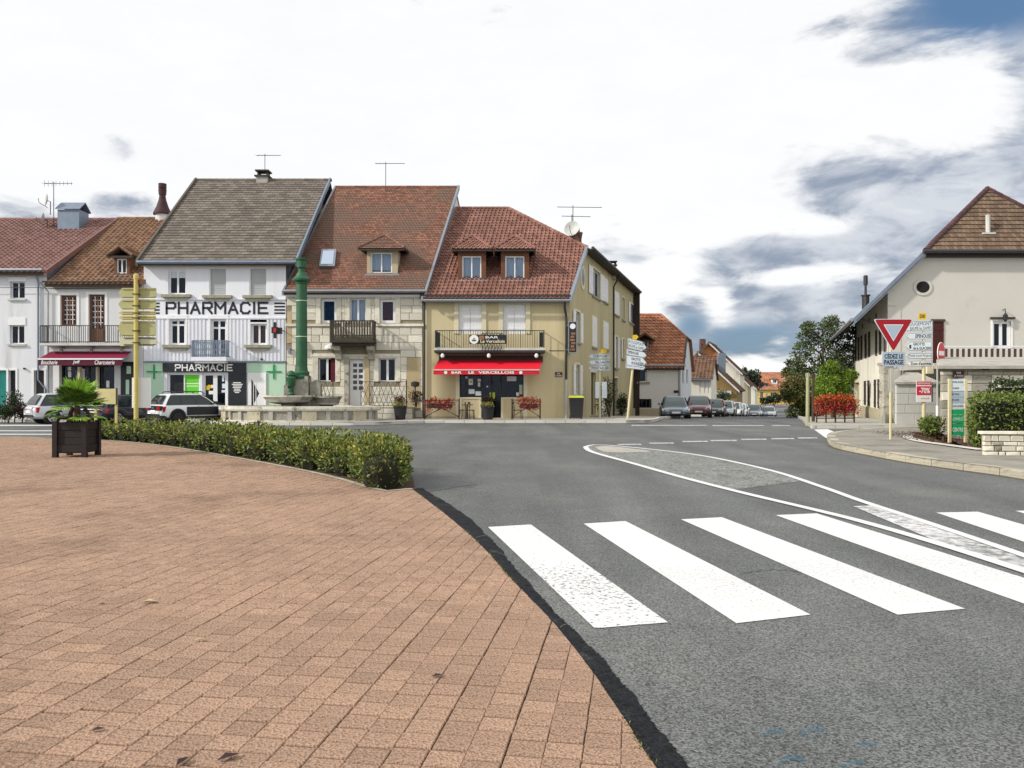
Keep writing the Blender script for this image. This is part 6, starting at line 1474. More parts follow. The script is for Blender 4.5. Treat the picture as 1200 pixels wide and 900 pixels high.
def sign_plate(t, F, px, d, lines, tilt=0.0, m=None, o=.05):
    u0, u1, z0, z1 = F.rc(*px); pts = arrow_pts(u0, u1, z0, z1, d, tilt=tilt) if d else [(u0, z0), (u1, z0), (u1, z1), (u0, z1)]
    p = plate(t, F, pts, o, M.sign_white)
    plate(t, F, inset(pts, .018), o+.025, M.letter_dark, .002, 'border', p); plate(t, F, inset(pts, .034), o+.027, m or M.sign_white, .002, 'face', p)
    for (a, b, c, e, s) in lines:       # fractions of the plate
        du = (u1-u0)
        sh = tilt*((u0+du*(a+b)/2)-(u0+u1)/2)
        text(p, F, s, u0+du*a, u0+du*b, z0+(z1-z0)*c+sh, z0+(z1-z0)*e+sh, M.letter_dark, o+.031, .025, tilt=tilt)
    return p
# give way sign
x, y = G(1043.5, 515, .15); F = Frame((0, y), (1, 0))
t = thing('road_sign', 'red and white downward triangle on a tall post with a text panel', 'traffic sign', (x, y, .15))
post(t, x, y, .15, F.at(0, 380)[1], .035, M.post_cream); u, z = F.at(1045.5, 0)[0], F.at(0, 450)[1]
k = MB(); k.fbox(F, x-.06, x+.07, .0, .03, F.at(0, 459)[1], F.at(0, 430)[1]); k.build('post_plate', M.post_grey, t)
a, b, c = F.at(1022.5, 374), F.at(1069, 374), F.at(1045.7, 413); tri = [c, b, a]
def rounded(pts, r):
    out = []
    for i, p in enumerate(pts):
        P, A, B = Vector(p), Vector(pts[i-1]), Vector(pts[(i+1) % len(pts)])
        q0, q1 = P+(A-P).normalized()*r, P+(B-P).normalized()*r
        out += [tuple(q0*(1-s)**2+P*2*s*(1-s)+q1*s*s) for s in (0, .33, .66, 1)]
    return out
p = plate(t, F, rounded(tri, .10), .04, M.sign_white, .03)
cen = Vector(((a[0]+b[0]+c[0])/3, (a[1]+b[1]+c[1])/3)); sc = lambda f: [tuple(cen+(Vector(q)-cen)*f) for q in tri]
plate(t, F, rounded(sc(.955), .08), .07, M.sign_red, .003, 'red_border', p); plate(t, F, sc(.50), .073, M.letter_white, .002, 'inner_edge', p); plate(t, F, sc(.45), .075, M.sign_grey, .002, 'face', p)
u0, u1, z0, z1 = F.rc(1033, 1059.5, 412.5, 429.5); p = plate(t, F, rounded([(u0, z0), (u1, z0), (u1, z1), (u0, z1)], .06), .04, M.sign_grey)
hz_ = z1-z0; text(p, F, 'CÉDEZ LE', u0+.06, u1-.06, z0+hz_*.54, z1-hz_*.08, M.letter_dark, .068, .03); text(p, F, 'PASSAGE', u0+.05, u1-.05, z0+hz_*.12, z0+hz_*.46, M.letter_dark, .068, .03)
# direction signs behind it
x, y = G(1082.5, 498.5, .15); F = Frame((0, y), (1, 0))
t = thing('direction_sign', 'stack of five white left pointing road signs on a cream post', 'direction sign', (x, y, .15))
post(t, x, y, .15, F.at(0, 376)[1], .07, M.post_cream)
sign_plate(t, F, (1058, 1092, 376, 388.5), 0, [(.12, .95, .55, .88, 'ROUGEMONT'), (.22, .95, .12, .45, 'BAUME les DAMES')], tilt=.03)
sign_plate(t, F, (1060.5, 1091.5, 390, 398), -1, [(.36, .95, .22, .78, 'EPENOUSE')], tilt=.02)
sign_plate(t, F, (1059.5, 1091.5, 400, 411.5), -1, [(.30, .72, .56, .86, 'GROTTE'), (.30, .96, .14, .44, 'de la GLACIERE')])
sign_plate(t, F, (1061, 1091.5, 413.5, 420.8), -1, [(.08, .95, .25, .8, 'Musée Louis Pergaud')])
sign_plate(t, F, (1061, 1091.5, 422.6, 429.8), -1, [(.16, .95, .25, .8, "Zone d'activités")], tilt=.01, m=M.letter_white)
q = F.rc(1075.5, 1084.5, 367, 374.5); p = plate(t, F, rounded([(q[0], q[2]), (q[1], q[2]), (q[1], q[3]), (q[0], q[3])], .05), .05, M.cartouche); text(p, F, 'D50', q[0]+.05, q[1]-.06, q[2]+.06, q[3]-.06, M.letter_dark, .078, .03)
q = F.rc(1071, 1080, 403.5, 409); 
k = MB(); u0, u1, z0, z1 = F.rc(1064.5, 1066.7, 404.3, 408.5); k.fbox(F, u0, u1, .08, .084, z0, z1); k.build('pictogram', M.letter_dark, t)
q = F.rc(1072.5, 1090, 446.5, 471); ad = thing('sale_board', 'white and red sale board fixed to the post under the road signs', 'advert board', F.P((q[0]+q[1])/2, .1, q[2]))
k = MB(); k.fbox(F, q[0], q[1], .075, .10, q[2], q[3]); bd = k.build('board', M.letter_white, ad)
zt = q[3]; k = MB(); k.fbox(F, q[0]+.01, q[1]-.01, .10, .103, zt-.17, zt-.02); k.fbox(F, q[0]+.01, q[1]-.01, .10, .103, zt-.60, zt-.22); k.build('red_field', M.pink_red, bd)
text(bd, F, '-70%', q[0]+.12, q[1]-.06, zt-.52, zt-.28, M.letter_white, .106, .035); text(bd, F, 'DESTOCKAGE', q[0]+.05, q[1]-.05, zt-.13, zt-.06, M.letter_white, .106, .02); text(bd, F, 'du 1er au 30', q[0]+.2, q[1]-.1, q[2]+.12, q[2]+.18, M.letter_dark, .103, .01)
k = MB(); k.fbox(F, q[0]+.05, q[1]+.12, -.02, .0, q[2], q[3]-.08); k.build('back_board', M.zinc_blue, bd)
# no entry sign, turned aside
x, y = G(1098.5, 499.5, .15); t = thing('road_sign', 'round red no entry sign turned sideways on a thin grey post', 'traffic sign', (x, y, .15)); 
z1 = EYE+(HOR-401)*y/FPX; z0 = EYE+(HOR-427)*y/FPX; post(t, x, y, .15, z0+.2, .035, M.post_grey); k = MB(); k.tube([(x, y, 1.0), (x, y, .15)], .06, 8); k.build('post_sleeve', M.white, t)
F = Frame((x+.1, y), (.714, .70)); zc, rr_ = (z0+z1)/2, (z1-z0)/2; circ = lambda r: [(r*math.cos(i*.2618), zc+r*math.sin(i*.2618)) for i in range(24)]
p = plate(t, F, circ(rr_), .04, M.letter_white); plate(t, F, circ(rr_*.95), .065, M.sign_red2, .003, 'face', p); plate(t, F, [(-rr_*.7, zc-.09), (rr_*.7, zc-.09), (rr_*.7, zc+.09), (-rr_*.7, zc+.09)], .068, M.letter_white, .003, 'bar', p)
# information totem
x, y = G(1122, 519.5, .15); F = Frame((0, y), (1, 0)); t = thing('information_board', 'slim totem of white and green name plates between cream posts', 'sign board', (x, y, .15))
for px in (1112.8, 1131.5): u = F.at(px, 0)[0]; k = MB(); k.fbox(F, u-.035, u+.035, -.035, .035, .1, F.at(0, 444)[1]); k.build('post', M.post_cream, t)
ua, ub = F.at(1114.2, 0)[0], F.at(1130.2, 0)[0]
rows = [(444.5, 451, M.sign_white, 'HOTEL DE VILLE'), (451.8, 458, M.sign_white, 'GARE'), (458.8, 465, M.sign_grey, 'ECOLE'), (465.8, 472, M.sign_grey, 'POSTE'), (472.8, 479, M.sign_white, 'GENDARMERIE'), (479.8, 485.5, M.green_sign, ''), (486, 496, M.green_sign, 'COMMERCES'), (496.8, 510, M.green_sign, 'CENTRE')]
for yt, yb, m_, s in rows:
    z1, z0 = F.at(0, yt)[1], F.at(0, yb)[1]; k = MB(); k.fbox(F, ua, ub, -.015, .015, z0, z1); p = k.build('name_plate', m_, t)
    if s: text(p, F, s, ua+.04, ub-.04-(.12 if len(s) < 6 else 0), z0+(z1-z0)*.32, z0+(z1-z0)*.68, M.letter_white if m_ is M.green_sign else M.letter_dark, .018, .015)
# signposts before the bar
x, y = G(702.5, 489.5, .15); F = Frame((0, y), (1, 0)); t = thing('direction_sign', 'three white left pointing road signs on a post by the bar corner', 'direction sign', (x, y, .15))
post(t, F.at(703, 0)[0], y, .15, F.at(0, 413)[1], .055, M.post_cream)
for yt, yb, s, a in ((414.8, 420.5, 'CHEVIGNEY', .22), (421.6, 427.8, 'VALDAHON', .30), (428.8, 434.4, 'PONTARLIER', .14)): sign_plate(t, F, (689.5, 714.7, yt, yb), -1, [(a, .96, .25, .78, s)], o=.06)
p = plate(t, F, arrow_pts(*F.rc(704, 711.5, 409, 414), 1), .06, M.cartouche); 
for px0, px1 in ((697.5, 702.3), (705, 711)):
    q = F.rc(px0, px1, 447.5, 466.5); k = MB(); k.fbox(F, q[0], q[1], .06, .09, q[2], q[3]); k.build('blank_panel', M.sign_white, t)
x, y = G(735.5, 490.5, .15); F = Frame((0, y), (1, 0)); t = thing('direction_sign', 'leaning post with four tilted white right pointing road signs', 'direction sign', (x, y, .15))
post(t, x, y, .15, F.at(0, 398)[1], .065, M.post_cream, lean=(.42, 0))
sign_plate(t, F, (735.5, 757.5, 399, 410.5), 1, [(.06, .85, .54, .86, 'ROUGEMONT'), (.06, .85, .12, .44, 'BAUME les DAMES')], tilt=-.25, o=.08)
sign_plate(t, F, (734, 757.5, 411.2, 417.5), 1, [(.08, .6, .25, .75, 'EPENOUSE')], tilt=-.2, o=.08)
sign_plate(t, F, (733.5, 757.5, 418, 428.5), 1, [(.25, .7, .54, .84, 'GROTTE'), (.25, .85, .14, .44, 'de la GLACIERE')], tilt=-.16, o=.08)
sign_plate(t, F, (733, 756, 426.8, 432.6), 1, [(.05, .9, .25, .75, 'Musée Louis Pergaud')], tilt=-.12, o=.08)
p = plate(t, F, arrow_pts(*F.rc(741, 748, 392.5, 398), 1, tilt=.1), .08, M.cartouche)
# signs seen from behind at the hedge
x, y = G(159.5, 508); F = Frame((0, y), (1, 0)); t = thing('direction_sign', 'thick yellow post with six olive arrow signs seen from behind', 'direction sign', (x, y, 0))
post(t, x, y, 0, F.at(0, 323)[1], .085, M.post_yellow); k = MB(); k.lathe((x, y, F.at(0, 323)[1]), [(.095, -.12), (.095, .03), (.04, .07)], 12); k.build('post_cap', M.post_yellow, t)
for i, (a, b, yt, yb, d, m_) in enumerate(((137, 181.5, 337, 348.7, -1, M.sign_olive), (136.8, 181.3, 350.5, 362.3, -1, M.sign_olive), (137, 181, 364, 368.8, -1, M.sign_yellow), (137, 181, 369.6, 374.6, -1, M.sign_yellow), (136, 180.7, 375.8, 393.4, -1, M.sign_olive), (139, 183, 394.5, 405.2, 1, mat('pale_sign_back', (.55, .54, .36), .08, 3, .6)))):
    u0, u1, z0, z1 = F.rc(a, b, yt, yb); p = plate(t, F, rounded(arrow_pts(u0, u1, z0, z1, d, .14), .03), -.13, m_, .03)
    k = MB(); k.fbox(F, u0+.16, u1-.05, -.098, -.07, z0+.03, z0+.06); k.fbox(F, u0+.16, u1-.05, -.098, -.07, z1-.06, z1-.03); k.build('rail', M.wood_dark if i == 5 else m_, p)
    k = MB(); k.fbox(F, x-.11, x+.11, -.10, .1, z0+(z1-z0)*.3, z0+(z1-z0)*.3+.03); k.build('clamp', M.dark_metal, p)
q = F.rc(153, 175, 442.5, 478); k = MB(); k.fbox(F, q[0], q[1], -.14, -.11, q[2], q[3]); k.build('blank_panel', M.letter_white, t)
q = F.rc(165.3, 170.5, 327.5, 333); k = MB(); k.fbox(F, q[0]-.1, q[1], -.03, .03, q[2], q[3]); k.build('small_sign', M.wood, t)
x, y = G(124, 514.5, .05); F = Frame((0, y), (1, 0)); t = thing('notice_board', 'faded yellow board on two yellow legs beside the palm', 'notice board', (x, y, .05))
for px in (112.3, 136.3): u = F.at(px, 0)[0]; k = MB(); k.fbox(F, u-.035, u+.035, -.035, .035, .03, F.at(0, 456)[1]); k.build('leg', M.sign_yellow, t)
q = F.rc(110.8, 138, 455.5, 473.5); k = MB(); k.fbox(F, q[0], q[1], .04, .07, q[2], q[3]); bd = k.build('board', mat('pale_yellow_board', (.58, .53, .27), .1, 3, .6), t)
k = MB(); k.fbox(F, q[1]-.03, q[1]+.01, .035, .075, q[2]-.02, q[3]+.02); k.build('edge_trim', M.dark_metal, bd)
# ------------------------------------------------------------------ fountain
def fountain():
    cx, cy = (352-600)*39.4/FPX, 39.45; ry = .5; t = thing('fountain', 'old round stone fountain with bowls and a tall green iron column', 'fountain', (cx, cy, .15))
    S = 39.4/FPX; ZF = lambda py: EYE+(HOR-py)*S
    k = MB(); k.lathe((cx, cy, .15), [(3.75, -.1), (3.75, .52), (3.45, .52), (3.45, .0)], 64, ry); k.build('basin_wall', M.stone_grey, t)
    k = MB(); k.lathe((cx, cy, .15), [(3.72, .5), (3.95, .5), (4.0, .58), (3.96, .70), (3.5, .72), (3.42, .55)], 64, ry, cap=False); k.build('basin_rim', M.fount_pale, t, smooth=False)
    k = MB(); k.lathe((cx, cy, .15), [(3.9, -.05), (3.9, .07), (3.7, .07)], 64, ry); k.build('plinth', M.fount_pale, t)
    k = MB(); k.lathe((cx, cy, .55), [(3.46, 0)], 48, ry); k.v = k.v; k.build('water', M.water, t)
    for i in range(13):                      # panels and pilasters round the basin
        a = math.pi+math.pi*(i+.5)/13.0; x_, y_ = cx+3.78*math.cos(a), cy+3.78*ry*math.sin(a); tx, ty = -math.sin(a), math.cos(a)*ry; l = math.hypot(tx, ty); tx, ty = tx/l, ty/l
        Fp = Frame((x_, y_), (tx, ty)) if (ty*0+tx) else None
        k = MB(); w = .34 if i % 3 == 1 else .10; k.fbox(Fp, -w, w, -.08, .06, .2, .64); k.build('pilaster' if w < .2 else 'panel', M.fount if i % 3 == 1 else M.concrete, t)
    # lower bowls on their feet
    def bowl(x_, y_, r, z, m_=M.fount_pale):
        k = MB(); k.lathe((x_, y_, z), [(.3, -.62), (.34, -.42), (.62, -.38), (r*.8, -.3), (r*.97, -.06), (r*1.03, -.05), (r*1.03, .03), (r*.94, .03), (r*.86, -.1), (.2, -.16)], 36, .8); b = k.build('bowl', m_, t)
        k = MB(); k.lathe((x_, y_, z-.04), [(r*.88, 0)], 24, .8); k.build('water', M.water, b)
    bowl(cx-.4, cy-.75, 1.24, ZF(463.8)); bowl(cx+1.25, cy+.15, .75, ZF(465), M.stone_grey)
    # pedestal
    xc = (354-600)*S; k = MB(); k.box(xc-.36, xc+.36, cy-.36, cy+.36, .3, ZF(441)); k.box(xc-.48, xc+.48, cy-.48, cy+.48, .3, 1.25); ped = k.build('pedestal', M.stone_grey, t)
    for dx, w, zt in ((-.62, .24, 2.0), (.68, .26, 2.1)):
        k = MB(); k.box(xc+dx-w, xc+dx+w, cy-.2, cy+.2, .4, zt-.15); k.prism([(xc+dx-w, cy-.2, zt-.15), (xc+dx+w, cy-.2, zt-.15), (xc+dx, cy-.2, zt+.06)], (0, .4, 0)); k.build('side_block', M.stone_grey, t)
    k = MB(); xs = xc-.42; yf = cy-.5; k.lathe((xs, yf, ZF(463)), [(.10, -.05), (.19, .04), (.12, .14), (.13, .35), (.22, .7), (.25, .85), (.16, .93), (.22, .98), (.2, 1.08), (.08, 1.2)], 14, .8); sp = k.build('mask_spout', M.green_iron, t)
    k = MB(); k.tube([(xs, yf-.22, ZF(452)), (xs, yf-.4, ZF(454))], .06, 8); k.build('nozzle', M.dark_metal, sp)
    # column
    r = 6.4*S; xc = (353.2-600)*S; P = [(r*1.55, ZF(444)), (r*1.6, ZF(441)), (r*1.35, ZF(439.5)), (r*1.4, ZF(436.5)), (r*1.12, ZF(434.5)), (r*1.03, ZF(430)), (r*1.0, ZF(396.3)), (r*1.0, ZF(394.8)), (r*.95, ZF(333.5)), (r*1.05, ZF(332)), (r*1.05, ZF(330.8)), (r*1.6, ZF(329.2)), (r*1.66, ZF(327.2)), (r*1.1, ZF(323.6)), (r*.85, ZF(320.5)), (r*.62, ZF(318.6)), (r*.62, ZF(315.2)), (r*.85, ZF(313.5)), (r*.92, ZF(306)), (r*1.1, ZF(304.6)), (r*1.12, ZF(302.8))]
    k = MB(); k.lathe((xc, cy, 0), P, 28); col = k.build('column', M.green_iron, t)
    k = MB()
    for yy in (352.5, 394.5): k.lathe((xc, cy, 0), [(r*1.015, ZF(yy+.5)), (r*1.015, ZF(yy-.5))], 28, cap=False)
    k.build('ring', mat('pale_ring', (.55, .62, .5), .1, 3, .6), col)
fountain()
# ------------------------------------------------------------------ planter with palm
def planter():
    x, y = G(88.5, 536.5, .05); y += .36; x -= .16; t = thing('planter_box', 'square dark timber planter holding a small fan palm', 'planter', (x, y, .055), rz=R(3))
    W, Hh = .335, .86
    for sx in (-1, 1):
        for sy in (-1, 1): k = MB(); k.box(sx*W-.055, sx*W+.055, sy*W-.055, sy*W+.055, .0, Hh); k.build('corner_post', M.wood_black, t)
    for side_ in range(4):
        for j in range(4):
            z0 = .13+j*.175; k = MB(); b = W+(.0 if j % 3 == 0 else -.02)
            if side_ == 0: k.box(-W+.055, W-.055, -b-.02, -b+.015, z0, z0+.165)
            elif side_ == 1: k.box(-W+.055, W-.055, b-.015, b+.02, z0, z0+.165)
            elif side_ == 2: k.box(-b-.02, -b+.015, -W+.055, W-.055, z0, z0+.165)
            else: k.box(b-.015, b+.02, -W+.055, W-.055, z0, z0+.165)
            k.build('board', M.wood_black, t)
    k = MB(); k.box(-W+.03, W-.03, -W+.03, W-.03, .1, Hh-.08); k.build('soil', M.soil, t)
    p = thing('palm', 'small fan palm with bright new leaves growing in the dark planter', 'palm', (x-.0, y, .85), rz=0.0)
    for dx, dy, r0, h in ((0, 0, .06, .42), (-.17, .05, .045, .38), (.2, .1, .045, .36), (.05, -.1, .04, .3)):
        k = MB(); k.tube([(dx, dy, -.1), (dx*1.1, dy*1.1, h*.6), (dx*.7, dy*.8, h)], [r0*1.3, r0*1.15, r0], 7); k.build('trunk', M.bark, p)
    rr = random.Random(4)
    def frond(az, el, stem, sz, m_, base, fold=.25):
        mb = MB(); d = Vector((math.cos(az)*math.cos(el), math.sin(az)*math.cos(el), math.sin(el))); b = Vector(base); c = b+d*stem-Vector((0, 0, .05*stem))
        mb.tube([b, b+d*stem*.5+Vector((0, 0, .03)), c], [.010, .008, .006], 4)
        s = d.cross(Vector((0, 0, 1))); s = s.normalized() if s.length > .05 else Vector((1, 0, 0)); up = s.cross(d).normalized(); n = 19
        for i in range(n):
            a = -1.75+3.5*i/(n-1); dr = (d*math.cos(a)+s*math.sin(a)).normalized(); L = sz*(1-.18*abs(a)/1.75)*rr.uniform(.92, 1.06)
            nd = (up+dr*.0).normalized(); w = .042*sz/.55; tp = rr.random()
            side_ = dr.cross(nd).normalized(); p0 = c; p1 = c+dr*L*.55+nd*fold*.12*L; p2 = c+dr*L-Vector((0, 0, .10*L*rr.uniform(.4, 1.6)))
            for sg in (-1, 1):
                mb.add([tuple(p0), tuple(p1+side_*w*sg-nd*.012), tuple(p2), tuple(p1+nd*.01)], [(0, 1, 2, 3)], 0, tp)
        mb.build('frond', m_, p)
    for i in range(34):
        az = i*2.39996; q = i/34; el = R(84-92*q+rr.uniform(-16, 16)); m_ = M.frond_lime if i < 9 or i % 7 == 0 else M.frond
        frond(az, el, .24+.14*rr.random(), .33+.07*rr.random() if i > 5 else .46, m_, (.05*math.cos(az), .05*math.sin(az), .42))
    for i in range(5): az = i*1.257+.3; frond(az, R(-2+rr.uniform(-10, 12)), .22, .3, M.frond if i % 2 else M.frond_lime, (.18*math.cos(az), .18*math.sin(az), .2))
planter()
# ------------------------------------------------------------------ barriers, pots, bins, chairs before the bar
def barrier(px0, px1, label, seed):
    D = 40.6; F = Frame((0, D), (1, 0)); u0, u1 = F.at(px0, 0)[0], F.at(px1, 0)[0]; z1 = F.at(0, 467)[1]; t = thing('pavement_barrier', label, 'barrier', ((u0+u1)/2, D, .15), 'iron barriers with flower boxes')
    for u in (u0, u1): k = MB(); k.tube([F.P(u, 0, .15), F.P(u, 0, z1)], .035, 8); k.build('post', M.rust_iron, t)
    k = MB(); k.tube([F.P(u0, 0, .27), F.P(u1, 0, .27)], .018, 5); k.tube([F.P(u0, 0, z1-.08), F.P(u1, 0, z1-.08)], .018, 5)
    k.tube([F.P(u0, 0, .27), F.P((u0+u1)/2, 0, .75), F.P(u1, 0, .27)], .018, 5); k.tube([F.P(u0, 0, .3), F.P(u1, 0, z1-.1)], .012, 5); k.tube([F.P(u1, 0, .3), F.P(u0, 0, z1-.1)], .012, 5); k.build('rail', M.rust_iron, t)
    a, b = u0+(.1 if seed == 1 else .4), u1-(.35 if seed == 1 else .1)
    fb = thing('flower_box', 'flower box of trailing red blooms on the barrier '+('left of the dark pot' if seed == 1 else 'right of the dark pot'), 'flower box', F.P((a+b)/2, .1, .75), 'red flower boxes on the barriers')
    k = MB(); k.fbox(F, a, b, .04, .26, .72, .95); k.build('box', M.wood_dark, fb)
    rs = random.Random(seed); mb = MB(); mb2 = MB()
    for i in range(9):
        u = a+(b-a)*(i+.5)/9; c = F.P(u, .16, .92+rs.uniform(-.1, .12))
        leaf_cloud(mb, c, (.2, .24, .33), 90, .08, .055, 0, rs, .3); leaf_cloud(mb2, c, (.19, .22, .28), 34, .09, .045, 0, rs, .3, up=.6, zmin=.85 if seed == 1 else 1.0)
    mb.build('flowers', M.flower_red, fb, kind='stuff'); mb2.build('leaves', M.plant_dark if seed == 1 else M.leaf_olive, fb, kind='stuff')
barrier(498, 538, 'brown iron barrier with crossed rails left of the dark pot', 1)
barrier(600, 633, 'brown iron barrier with crossed rails right of the dark pot', 2)
def pot(px, label, plant, m_top, m_low, seed, D=40.3, r=.36):
    F = Frame((0, D), (1, 0)); x = F.at(px, 0)[0]; t = thing('flower_pot', label, 'plant pot', (x, D, .15), 'dark round plant pots on the pavement')
    k = MB(); k.lathe((x, D, .15), [(r*.68, 0), (r*.72, .08), (r*.93, .62), (r*1.02, .64), (r*1.02, .72), (r*.9, .72), (r*.86, .62)], 20); k.build('pot', M.black_plastic, t, smooth=False)
    p = thing('potted_plant', plant, 'plant', (x, D, .8), 'plants in the dark pots'); rs = random.Random(seed); mb = MB(); mb2 = MB()
    for i in range(7): leaf_cloud(mb, (x+rs.uniform(-.2, .2), D+rs.uniform(-.2, .2), 1.05+rs.uniform(-.02, .15)), (.22, .2, .2), 60, .09, .05, 0, rs, .3)
    for i in range(7): leaf_cloud(mb2, (x+rs.uniform(-.32, .32), D-.15+rs.uniform(-.15, .15), .9), (.2, .18, .14), 60, .07, .05, 0, rs, .3)
    mb.build('foliage', m_top, p, kind='stuff'); mb2.build('blooms', m_low, p, kind='stuff')
pot(571.5, 'dark round pot standing in front of the bar door', 'dark red foliage plant in the pot before the bar door', M.plant_dark, M.hedge_yellow, 5)
pot(469, 'dark round pot beside the fountain and stone house railing', 'purplish plant with yellow edges in the pot near the fountain', mat('purple_leaves', (.09, .025, .03), .3, 5, .8, tint=.5), M.hedge_yellow, 6)
def bin_():
    D = 41.2; F = Frame((0, D), (1, 0)); a, b = F.at(667, 0)[0], F.at(683.5, 0)[0]; zt = F.at(0, 466)[1]; y = D; t = thing('wheelie_bin', 'black wheeled rubbish bin with yellow lid at the bar corner', 'bin', ((a+b)/2, D, .15))
    k = MB(); m_ = (a+b)/2; w = (b-a)/2; k.hexa([(m_-w*.82, y-.28, .2), (m_+w*.82, y-.28, .2), (m_+w*.82, y+.28, .2), (m_-w*.82, y+.28, .2), (m_-w, y-.36, zt), (m_+w, y-.36, zt), (m_+w, y+.36, zt), (m_-w, y+.36, zt)]); k.build('body', M.black_plastic, t)
    k = MB(); k.hexa([(m_-w*1.04, y-.4, zt), (m_+w*1.04, y-.4, zt), (m_+w*1.04, y+.4, zt), (m_-w*1.04, y+.4, zt), (m_-w*.95, y-.34, zt+.07), (m_+w*.95, y-.34, zt+.07), (m_+w*.95, y+.36, zt+.11), (m_-w*.95, y+.36, zt+.11)]); k.build('lid', mat('yellow_green_lid', (.45, .48, .05), .1, 3, .5), t)
    for sx in (-.8, .8): k = MB(); k.tube([(m_+w*sx-.03, y+.3, .25), (m_+w*sx+.03, y+.3, .25)], .1, 10); k.build('wheel', M.rubber, t)
    k = MB(); k.box(m_-w*.9, m_+w*.9, y-.37, y-.33, zt-.12, zt-.04); k.build('grip', M.black_plastic, t)
bin_()
def chair(px, D, rz, label):
    x = (px-600)*D/FPX; t = thing('bistro_chair', label, 'chair', (x, D, .15), 'bistro chairs outside the bar', rz=rz)
    for sx in (-.19, .19):
        for sy in (-.19, .19): k = MB(); k.tube([(sx*1.15, sy*1.2, 0), (sx, sy, .45)]+([(sx*.95, .24, .86)] if sy > 0 else []), .018, 6); k.build('leg', M.wood_dark, t)
    k = MB(); k.box(-.22, .22, -.22, .22, .44, .475); k.build('seat', M.wood_dark, t)
    k = MB(); k.box(-.2, .2, .22, .25, .76, .88); k.box(-.2, .2, .215, .24, .6, .64); k.build('backrest', M.wood_dark, t)
chair(544.5, 41.4, R(-70), 'dark chair nearest the bar window posters'); chair(550.5, 41.2, R(100), 'dark chair next to the stall riser left of the bar door'); chair(606.5, 41.2, R(80), 'dark chair behind the right hand flower barrier')
k = thing('bistro_table', 'small round table between the dark chairs outside the bar', 'table', ((547.5-600)*41.7/FPX, 41.75, .15)); mb = MB(); c = ((547.5-600)*41.7/FPX, 41.75, .15)
mb.lathe(c, [(.3, .7), (.3, .74)], 16); mb.build('table_top', M.wood_dark, k); mb = MB(); mb.lathe(c, [(.2, 0), (.04, .05), (.03, .7)], 10); mb.build('pedestal', M.iron, k)
mb = MB(); mb.lathe(((486-600)*41/FPX, 41.2, .75), [(.02, 0), (.03, 1.05), (.22, 1.1), (.22, 1.3), (.05, 1.35)], 10); o = mb.build('mailbox', M.black_plastic, None); tag(o, 'black letter box on a stem beside the stone house downpipe', 'letter box')
# flower trough and railing before the long house
def right_flowers():
    F = Frame((0, 36.5), (1, 0)); u0, u1 = F.at(957, 0)[0], F.at(1001, 0)[0]; t = thing('pavement_barrier', 'dark iron barrier carrying orange and red geraniums by the long house', 'barrier', ((u0+u1)/2, 36.5, .15))
    for i in range(5): u = u0+(u1-u0)*i/4; k = MB(); k.tube([F.P(u, 0, .15), F.P(u, 0, 1.05)], .035, 6); k.build('post', M.rust_iron, t)
    k = MB(); k.tube([F.P(u0, 0, 1.0), F.P(u1, 0, 1.0)], .025, 5); k.tube([F.P(u0, 0, .35), F.P(u1, 0, .35)], .02, 5); k.build('rail', M.rust_iron, t)
    fb = thing('flower_box', 'long trough of orange and red geraniums on the dark barrier', 'flower box', F.P((u0+u1)/2, 0, .9)); k = MB(); k.fbox(F, u0, u1, -.12, .14, .75, .98); k.build('box', M.wood_dark, fb)
    rs = random.Random(3); mb, m2, m3 = MB(), MB(), MB()
    for i in range(15):
        u = u0+(u1-u0)*(i+.5)/15; z = 1.0+rs.uniform(-.05, .22)
        leaf_cloud(mb, F.P(u, .1, z-.18), (.22, .28, .34), 110, .09, .06, 0, rs, .3); leaf_cloud(m2, F.P(u, .05, z+.14), (.2, .25, .2), 70, .09, .06, 0, rs, .3); leaf_cloud(m3, F.P(u, .05, z+.05), (.24, .25, .3), 50, .1, .06, 0, rs, .4)
    mb.build('flowers', M.flower_red, fb, kind='stuff'); m2.build('flowers', M.flower_orange, fb, kind='stuff'); m3.build('leaves', M.leaf_olive, fb, kind='stuff')
right_flowers()
def lamp_post(px, yb, yt, z, label, m_, r):
    x, y = G(px, yb, z); zt = EYE+(HOR-yt)*y/FPX; t = thing('utility_pole', label, 'pole', (x, y, z)); k = MB(); k.tube([(x, y, z-.3), (x, y, zt)], [r*1.2, r*.85], 8); k.build('pole', m_, t)
    k = MB(); k.box(x-.09, x+.09, y-.05, y+.05, zt-.16, zt-.02); k.build('pole_cap', m_, t)
lamp_post(946.5, 495, 437, .15, 'pale greenish pole standing in front of the street trees', mat('pale_pole', (.36, .36, .22), .12, 4, .7), .085); lamp_post(953, 494, 439, .15, 'thin brown pole just right of the pale greenish pole', M.bark, .07)
# wire across the left houses
k = MB(); k.tube([(-34, D0-.25, Z(338)), (X(45), D0-.2, Z(337.5)), (X(66), D0-.15, Z(338.6)), (X(166), D0-.2, Z(337.8))], .018, 5); tag(k.build('cable', M.dark_metal, None), 'thin dark cable strung along the fronts of the left houses', 'cable')
